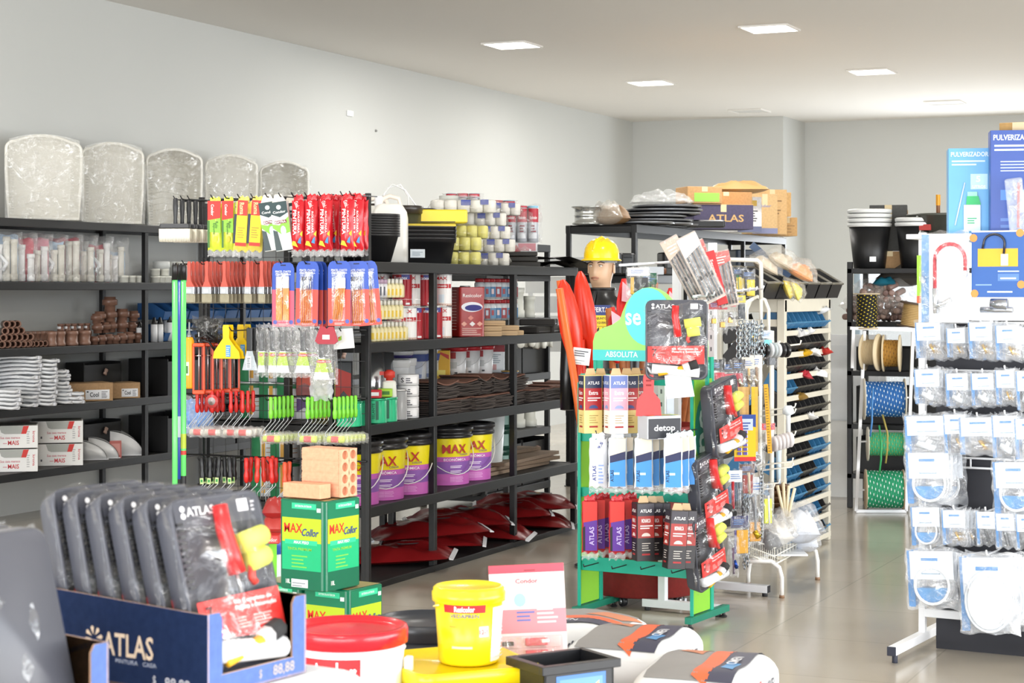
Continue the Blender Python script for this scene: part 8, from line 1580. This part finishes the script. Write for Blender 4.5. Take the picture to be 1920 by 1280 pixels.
# ================================================================ NEAR THE CAMERA
# low white table under the blue display cartons
ANG = YAW+math.radians(57); ZC3 = 3.3; zT = .79
cA = W(389, 0, ZC3); cA.z = zT; AX = Vector((math.cos(ANG), math.sin(ANG), 0)); AY = Vector((-math.sin(ANG), math.cos(ANG), 0))
tb_ = root('display_table'); place(tb_, Vector((cA.x, cA.y, 0)), ANG); tag(tb_, 'white table under both blue cartons of paint kits', 'table')
MB().rb(-.13, .20, zT-.05, zT-.002, .96, .60, ('#f0f2f4', .4), .05).build('tabletop', tb_)
for x, y in ((-.46, -.02), (.26, -.02), (-.46, .46), (.26, .46)): MB().cyl(x, y, 0, zT-.05, .02, ('#e4e6ea', .4), 12).build('leg', tb_)
NV = ('#4a66a4', .6, 0, 'n'); KR = ('#d9b492', .7, 0, 'n')
def tray():
    r = root('display_carton'); w, L, h, t = .27, .46, .145, .004
    m = MB().box(0, w, 0, L, 0, t, KR)
    # long sides, rising towards the back
    for x, s in ((0, 1), (w, -1)):
        P = [(0, 0), (L, 0), (L, h*1.12), (.03, h), (0, h)]
        a, b = (x, x+s*t) if s > 0 else (x-t, x); m.loft([[(a, y, z) for y, z in P], [(a, y, z) for y, z in P]], NV, False); m.loft([[(a if s > 0 else b, y, z) for y, z in P], [((a if s > 0 else b)+s*.0012, y, z) for y, z in P]], NV, False).loft([[((a if s > 0 else b)+s*.0014, y, z) for y, z in P], [((a if s > 0 else b)+s*t, y, z) for y, z in P]], KR, False)
    m.box(0, w, L-t, L, 0, h*1.1, NV)
    # front with a wide rounded cut-out
    c0, zb = .035, .035; O = [(0, 0), (w, 0), (w, h), (w-c0+.004, h), (w-c0-.004, h-.012)]+[(w-c0-.004-.012*(1-math.cos(a)), zb+.012*(1-math.sin(a))) for a in [PI/2*i/4 for i in range(5)]]+[(c0+.004+.012*(1-math.cos(a)), zb+.012*(1-math.sin(a))) for a in [PI/2*(1-i/4) for i in range(5)]]+[(c0+.004, h-.012), (c0-.004, h), (0, h)]
    def face(y, col):
        for q in ([(0, 0), (w, 0), (w, zb), (0, zb)], [(0, zb), (c0+.004, zb), (c0+.004, h-.012), (c0-.004, h), (0, h)], [(w-c0-.004, zb), (w, zb), (w, h), (w-c0+.004, h), (w-c0-.004, h-.012)]): m.fp(q, y, col)
    face(0, NV); face(.0012, KR); face(.004, KR); m.box(c0, w-c0, 0, .004, zb-.0006, zb, KR)
    m.text('88,88', w*.76, .018, .06, .022, -.001, '#a8a0a0').text('$', w*.52, .018, .008, .018, -.001, '#a8a0a0')
    m.build('body', r)
    # print on the long side (faces -x)
    q = MB(); 
    def side(t_, y, z, w_, h_, c): v, f = text_geo(t_); q.add([(-.001, y-a*w_, z+b*h_) for a, b in v], [tuple(i for i in g) for g in f], c)
    side('ATLAS', .19, .072, .125, .042, '#c9b49c'); side('PINTURA   CASA', .17, .043, .10, .008, '#8f96a8'); side('88,88', .07, .015, .06, .022, '#a8a8b0'); side('$', .125, .017, .008, .018, '#a8a8b0')
    for k in range(8):
        a = 2*PI*k/8+.2; q.add([(-.001, .275-.006*math.cos(a), .078+.006*math.sin(a)), (-.001, .275-.02*math.cos(a-.22), .078+.02*math.sin(a-.22)), (-.001, .275-.023*math.cos(a), .078+.023*math.sin(a)), (-.001, .275-.02*math.cos(a+.22), .078+.02*math.sin(a+.22))], [(0, 1, 2, 3)], '#c9b49c')
    q.build('printing', r); return r
inst('tray', tray, cA, 'blue carton with a flower emblem and price 88,88, holding six paint kits', 'display carton', None, rz=ANG)
def leankit(org, y, key='kitN', tilt=.27, sc=(.92, 1.0, .92), x=.135):
    p = org+AX*x+AY*(y+.35*.92*math.sin(tilt))+Vector((0, 0, .008+.35*.92*math.cos(tilt)+.012)); return p
names = ['front one in the blue carton, red handle in full view', 'second kit in the blue carton, just behind the front one', 'third kit back in the blue carton', 'fourth kit back in the blue carton', 'fifth kit back in the blue carton', 'rearmost kit in the blue carton']
def setrot(o, tilt, rz): o.rotation_euler = (Matrix.Rotation(rz, 3, 'Z') @ Matrix.Rotation(-tilt, 3, 'X')).to_euler()
for k in range(6):
    tl = .27-.01*k; y = .045+.062*k; o = inst('kitH', None, leankit(cA, y, tilt=tl), 'black shrink-wrapped paint kit, '+names[k], 'paint kit', None, sc=(.9, 1.0, .93)); setrot(o, tl, ANG)
cB = W(204, 0, 3.05)-AX*.27; cB.z = zT+.0
inst('tray', None, cB+Vector((0, 0, -.0)), 'nearer blue carton cut by the picture edge, kraft inside showing', 'display carton', None, rz=ANG)
for k in range(2):
    o = inst('kitH', None, leankit(cB, .05+.07*k, tilt=.27, x=.125), 'black paint kit turned back to front in the nearer blue carton, %s' % ORD[k], 'paint kit', None, sc=(.9, 1.0, .93)); setrot(o, -.27, ANG+PI)
# pallet with buckets
pw_ = W(800, 0, 5.1); pl = root('pallet'); place(pl, (pw_.x, pw_.y, 0), YAW); tag(pl, 'low wooden pallet under the big buckets', 'pallet')
WD = ('#a8825a', .7, 0, 'w')
for i in range(3): MB().box(-.55, .62, -.42+.38*i, -.34+.38*i, 0, .09, WD).build('bearer', pl)
for i in range(7): MB().box(-.55+.17*i, -.42+.17*i, -.42, .42, .09, .11, WD).build('deck_board', pl)
zP = .112
def bigbucket():
    r = root('paint_bucket'); h, a, b = .385, .125, .142; m = MB().lathe([(a-.005, 0), (a, .006), (b, h*.93)], ('#eef2f6', .3), n=36)
    rr = lambda z: a+(b-a)*z/(h*.93)+.0012
    m.band(rr(.06), .04, .23, '#d0242c', -120, 30, 24, rr(.23)).band(rr(.06)+.0004, .04, .13, '#7fb4e0', 8, 50, 10, rr(.13)).text('Resicolor', -.055, .20, .19, .052, 0, '#f6f8fa', wrap=rr(.2)+.003).fp([(0, 0), (.001, 0), (0, .001)], -.1, '#fff') if 0 else m.band(rr(.1), .10, .322, '#d0242c', -110, 24, 24, rr(.322)).text('Resicolor', -.035, .290, .17, .052, 0, '#f6f8fa', wrap=rr(.29)+.003).band(rr(.06)+.0008, .04, .22, '#7fb4e0', 22, 60, 10, rr(.22))
    m.lathe([(b-.002, .325), (b+.003, .327), (b+.003, .330), (b-.001, .332)], ('#eef2f6', .3), n=36, cap0=False, cap1=False); m.build('body', r)
    MB().lathe([(b+.001, h*.885), (b+.008, h*.895), (b+.009, h*.975), (b+.006, h), (b-.004, h), (b-.008, h*.975), (b-.03, h*.97), (.05, h*.985), (0, h*.985)], ('#d8202e', .22), n=40).build('lid', r)
    MB().rb(b+.012, 0, h*.70, h*.80, .02, .03, ('#eef2f6', .3), .005).build('handle_lug', r); return r
q = W(653, 0, 4.85); inst('bigb', bigbucket, (q.x, q.y, zP+.148), 'white bucket with a glossy red lid printed Resicolor', 'paint bucket', None, rz=YAW-.12, sc=(1.02, 1.02, 1.0))
tag(place(MB().lathe([(.12, 0), (.125, .005), (.132, .13), (.14, .135), (.14, .145), (0, .145)], ('#e8ecf0', .35), n=30).build('white_tub'), (q.x, q.y, zP+.001)), 'white tub carrying the red-lidded bucket', 'tub')
def sqtub():
    r = root('square_tub'); w, h = .35, .30; R = []
    for z, s in ((0, .86), (.005, .88), (h*.8, .97), (h*.84, .97)): R.append([(x, y, z) for x, y in rrect(w*s, w*s, .05, 5)])
    MB().loft(R, ('#f4d81c', .3)).build('body', r)
    R = [[(x, y, z) for x, y in rrect(w*s, w*s, .055, 5)] for z, s in ((h*.80, .99), (h*.80, 1.05), (h*.86, 1.05), (h*.86, 1.08), (h*.985, 1.08), (h, 1.06), (h, 1.0), (h*.97, .97), (h*.97, .02))]
    m = MB().loft(R, ('#f6dc14', .25)); 
    for i in range(6): m.box(w*.54, w*.545, -w*.3+i*.04, -w*.3+i*.04+.006, h*.6, h*.82, ('#f4d81c', .3))
    m.build('lid', r); MB().tube([(w*.53, -w*.3, h*.75), (w*.56, -.02, h*.55), (w*.53, w*.3, h*.75)], .005, ('#f0f0e0', .4), 6).build('handle', r); return r
q2_ = W(857, 0, 4.95); inst('sqt', sqtub, (q2_.x, q2_.y, zP+.127), 'square bright yellow tub with lid, below the small yellow bucket', 'tub', None, rz=YAW+.42, sc=(.93, .93, 1))
tag(place(MB().rb(0, 0, 0, .125, .27, .27, ('#e8c818', .35), .04).build('square_tub'), (q2_.x, q2_.y, zP+.001), YAW+.42), 'hidden lower yellow tub under the square one', 'tub')
def ybucket():
    r = root('small_bucket'); h, a, b = .192, .075, .086; m = MB().lathe([(a-.004, 0), (a, .005), (b, h*.84)], ('#f6dc1a', .28), n=32); rr = lambda z: a+(b-a)*z/(h*.84)+.0012
    m.band(rr(.12), .134, .157, '#d4262c', -50, 25, 12, rr(.157)).text('Resicolor', -.018, .144, .052, .014, 0, '#fff', wrap=rr(.15)+.002).text('VEDAPREN', -.018, .127, .075, .010, 0, '#3a4a80', wrap=rr(.13)+.002).lines(-.058, -.03, .098, .108, 1, 0, '#b89a20', .4, 2, rr(.1)+.001).band(rr(.08)+.0006, .074, .1, '#f6e6e0', 14, 32, 4).text('12-1', .032, .087, .022, .012, 0, '#a83038', wrap=rr(.09)+.003).lines(-.05, .03, .045, .06, 1, 0, '#fbf0a8', .4, 2, rr(.05)+.001).band(rr(.0)+.0006, .01, .145, '#eef0f4', 40, 88, 10, rr(.145)+.0006).lines(.062, .12, .02, .14, 14, 0, '#c4c8d4', .3, 3, rr(.08)+.003)
    m.build('body', r); MB().lathe([(b+.001, h*.8), (b+.006, h*.81), (b+.007, h*.92), (b+.003, h*.94), (b+.004, h*.97), (b-.002, h), (b-.006, h), (b-.01, h*.985), (0, h*.985)], ('#f8e01a', .25), n=36).build('lid', r)
    MB().tube([(b*1.03*math.cos(t+.5), b*1.03*math.sin(t+.5), h*.78-.02*math.sin(t)) for t in [PI*i/10 for i in range(11)]], .0025, ('#f4eca0', .4), 5).build('handle', r); return r
inst('yb', ybucket, (q2_.x+.028, q2_.y+.012, zP+.127+.293), 'small yellow bucket with a red label standing on the square tub', 'small bucket', None, rz=YAW+.1, sc=(1.04, 1.04, 1.04))
q3 = W(800, 0, 5.62); inst('blb', plainbucket('#26282e', '#2a2d34', .36, .135, .15), (q3.x, q3.y, .17), 'dark bucket with a charcoal lid behind the red-lidded one', 'bucket', None, rz=YAW, sc=(1.0, 1.0, 1.0)); tag(place(MB().rb(0, 0, 0, .168, .34, .34, ('#5a5d64', .6), .02).build('crate'), (q3.x, q3.y, .0005), YAW), 'grey crate supporting the dark bucket', 'crate')
q4 = W(752, 1150, 6.0); tag(place(MB().rb(0, 0, -.02, .0, .14, .1, ('#b0563a', .6), .003).rb(0, 0, -.4, -.021, .16, .12, ('#c9a27a', .7, 0, 'n'), .005).build('open_carton'), (q4.x, q4.y, .43), YAW+.3), 'brown carton with a rust red edge between the green cans and the dark bucket', 'box')
# black crate, blister boards
q5 = W(1056, 0, 4.85); cr = root('black_crate'); place(cr, (q5.x, q5.y, .292), YAW+.55); tag(cr, 'black open crate with a blue label beside the yellow tub', 'crate')
m = MB(); w_, d_, h_ = .21, .15, .27; KB = ('#17181c', .4)
for x0, x1, y0, y1 in ((-w_/2, w_/2, -d_/2, -d_/2+.006), (-w_/2, w_/2, d_/2-.006, d_/2), (-w_/2, -w_/2+.006, -d_/2, d_/2), (w_/2-.006, w_/2, -d_/2, d_/2)): m.box(x0, x1, y0, y1, 0, h_, KB)
m.box(-w_/2, w_/2, -d_/2, d_/2, 0, .006, KB); m.build('body', cr)
m = MB(); e = .014
for x0, x1, y0, y1 in ((-w_/2-e, w_/2+e, -d_/2-e, -d_/2+.002), (-w_/2-e, w_/2+e, d_/2-.002, d_/2+e), (-w_/2-e, -w_/2+.002, -d_/2, d_/2), (w_/2-.002, w_/2+e, -d_/2, d_/2)): m.box(x0, x1, y0, y1, h_-.022, h_, KB)
m.build('rim', cr, .002); MB().fq(-.07, .08, .06, h_-.03, -d_/2-.001, ('#4f7fc4', .4)).fq(-.06, .07, .07, h_-.04, -d_/2-.0016, ('#6a9ada', .4)).fp([(.03, .2), (.06, .22), (.05, .15)], -d_/2-.002, '#e8b080').build('blue_label', cr)
tag(place(MB().rb(0, 0, 0, .289, .22, .17, ('#3a3c40', .6), .01).build('crate'), (q5.x, q5.y, .0005), YAW+.55), 'dark box hidden under the black crate', 'crate')
def board():
    r = root('blister_board'); w, h = .20, .34; m = MB().box(-w/2, w/2, 0, .003, 0, h, ('#f3dfe4', .4)); y = -.001
    m.fq(-w/2, w/2, h*.93, h, y, '#e0485c').fq(-w/2, w/2, h*.42, h*.62, y, '#e88a98').text('Condor', -.0, h*.86, w*.3, h*.04, y-.0006, '#d04858').fp([(w*.3+.018*math.cos(a), h*.74+.018*math.sin(a)) for a in [2*PI*i/14 for i in range(14)]], y-.0006, '#f6eef2').fp([(-w*.1+.016*math.cos(a), h*.70+.02*math.sin(a)) for a in [2*PI*i/12 for i in range(12)]], y-.0006, '#9cc8e0').lines(-w*.15, w*.1, h*.52, h*.62, 3, y-.0006, '#5a70b8').lines(w*.12, w*.42, h*.5, h*.68, 5, y-.0006, '#f4d0d8').fq(-w*.03, w*.12, h*.945, h*.955, y-.0006, '#7a2a38')
    m.build('card', r)
    for i in range(4):
        z = h*.34-i*.075*h*1.35; b = MB(); b.fq(-w*.44, w*.44, z-.014, z+.02, y-.001, '#eec6cc').rb(-w*.28, -.008, z-.008, z+.004, .03, .01, '#2a2428', .002).rb(w*.1, -.008, z-.01, z+.012, .06, .012, ('#d24858', .35), .004).rb(w*.22, -.014, z-.002, z+.008, .02, .006, '#f6eef2', .002); b.rb(0, -.01, z-.016, z+.018, w*.84, .018, film(.06, '#ffffff', 30), .004); b.build('blister', r)
    return r
q6 = W(996, 1262, 5.22); inst('brd', board, (q6.x, q6.y, .42), 'pink and white blister board standing upright behind the yellow tub', 'blister board', None, rot=(-.14, -.06, YAW-.1), sc=(1.05, 1, .95)); tag(place(MB().rb(0, 0, 0, .418, .34, .26, ('#c9a27a', .7, 0, 'n'), .006).build('cardboard_box'), (q6.x-.02, q6.y+.02, .0005), YAW), 'plain carton holding up the pink blister boards', 'box')
q7 = W(958, 1262, 5.34); inst('brd', None, (q7.x, q7.y, .42), 'second pink blister board half hidden by the small yellow bucket', 'blister board', None, rot=(-.1, -.12, YAW-.15), sc=(.65, 1, .72))
# cement bags
def cement():
    r = root('cement_bag'); m = MB(); w, d, h = .46, .33, .135; n = 20
    R = []; c = ('#e4e6e8', .6, 0, 'p')
    for i in range(n+1):
        u = 2*i/n-1; s = (1-abs(u)**6)**.35 if abs(u) < 1 else 0; s = max(s, .25); hh = h*(.68+.32*(1-abs(u)**5)); k = max(0, (1-abs(u)**5))
        R.append([(u*w/2, y*(.9+.1*s), max(0, hh/2+(z)*hh/h*1.0+.004*math.sin(6*u+9*y)*k)) for y, z in [(x_, y_) for x_, y_ in rrect(d, h, .05, 5)]])
    m.loft(R, c, True); m.build('body', r)
    q = MB()
    def top(pts, col, e=.0): 
        o = []
        for x, y in pts: u = 2*x/w; hh = h*(.68+.32*(1-abs(u)**5)); k = max(0, (1-abs(u)**5)); o.append((x, y, hh+.004*math.sin(6*u+9*y)*k+.0025+e))
        q.add(o, [tuple(range(len(o)))], col)
    def patch(x0, x1, y0, y1, col, e=0, sk=0):
        nx, ny = 10, 5; v = []; f = []
        for i in range(nx+1):
            for j in range(ny+1):
                x = x0+(x1-x0)*i/nx+sk*(j/ny-.5); y = y0+(y1-y0)*j/ny; u = 2*x/w; hh = h*(.68+.32*(1-abs(u)**5)); k = max(0, (1-abs(u)**5)); v.append((x, y, hh+.004*math.sin(6*u+9*y)*k+.0025+e))
        for i in range(nx):
            for j in range(ny): a = i*(ny+1)+j; f.append((a, a+ny+1, a+ny+2, a+1))
        q.add(v, f, col, True)
    patch(-.2, .19, -.125, .125, '#8d8b8a'); patch(-.2, .19, -.125, -.05, '#3f4054', .001); patch(-.2, .19, -.055, -.005, '#e2673c', .0015, .04); patch(.06, .19, .02, .1, '#c9805c', .001, .05); patch(-.12, -.02, -.11, -.07, '#5a9ad0', .002, .02)
    v, f = text_geo('CIMENTO'); q.add([(a*.16+.02, -.085+b*.03, h+.0052-.06*((a*.16+.02)*2/w)**4) for a, b in v], f, '#e8eaf0'); q.build('printed_top', r)
    e = MB(); e.text('FLEXÍVEL', .05, h*.48, .17, h*.3, -d/2-.003, '#4a4c58').box(-.13, -.05, -d/2-.0035, -d/2-.002, h*.3, h*.68, '#3a2c4a').box(-.045, -.035, -d/2-.0035, -d/2-.002, h*.3, h*.7, '#d04038').build('printed_side', r); return r
k = 0
for px, Z, rz, lb in ((1178, 5.95, YAW+1.15, 'stack beside the black crate'), (1312, 5.5, YAW+1.15, 'stack nearest the camera')):
    for i in range(3):
        q = W(px, 0, Z); q.z = .001+i*.144; inst('cem', cement, (q.x+.01*i, q.y, q.z), 'white and orange cement bag, %s from the floor in the %s' % (ORD[i], lb), 'cement bag', None, rz=rz+.03*i, sc=(1.06, 1.02, 1.05))
q = W(1075, 0, 6.35)
for i in range(3): inst('cem', None, (q.x, q.y, .001+i*.137), 'white and orange cement bag behind the pink boards, %s from the floor' % ORD[i], 'cement bag', 'cement bags behind the pink boards', rz=YAW-.4, sc=(1, 1, 1))
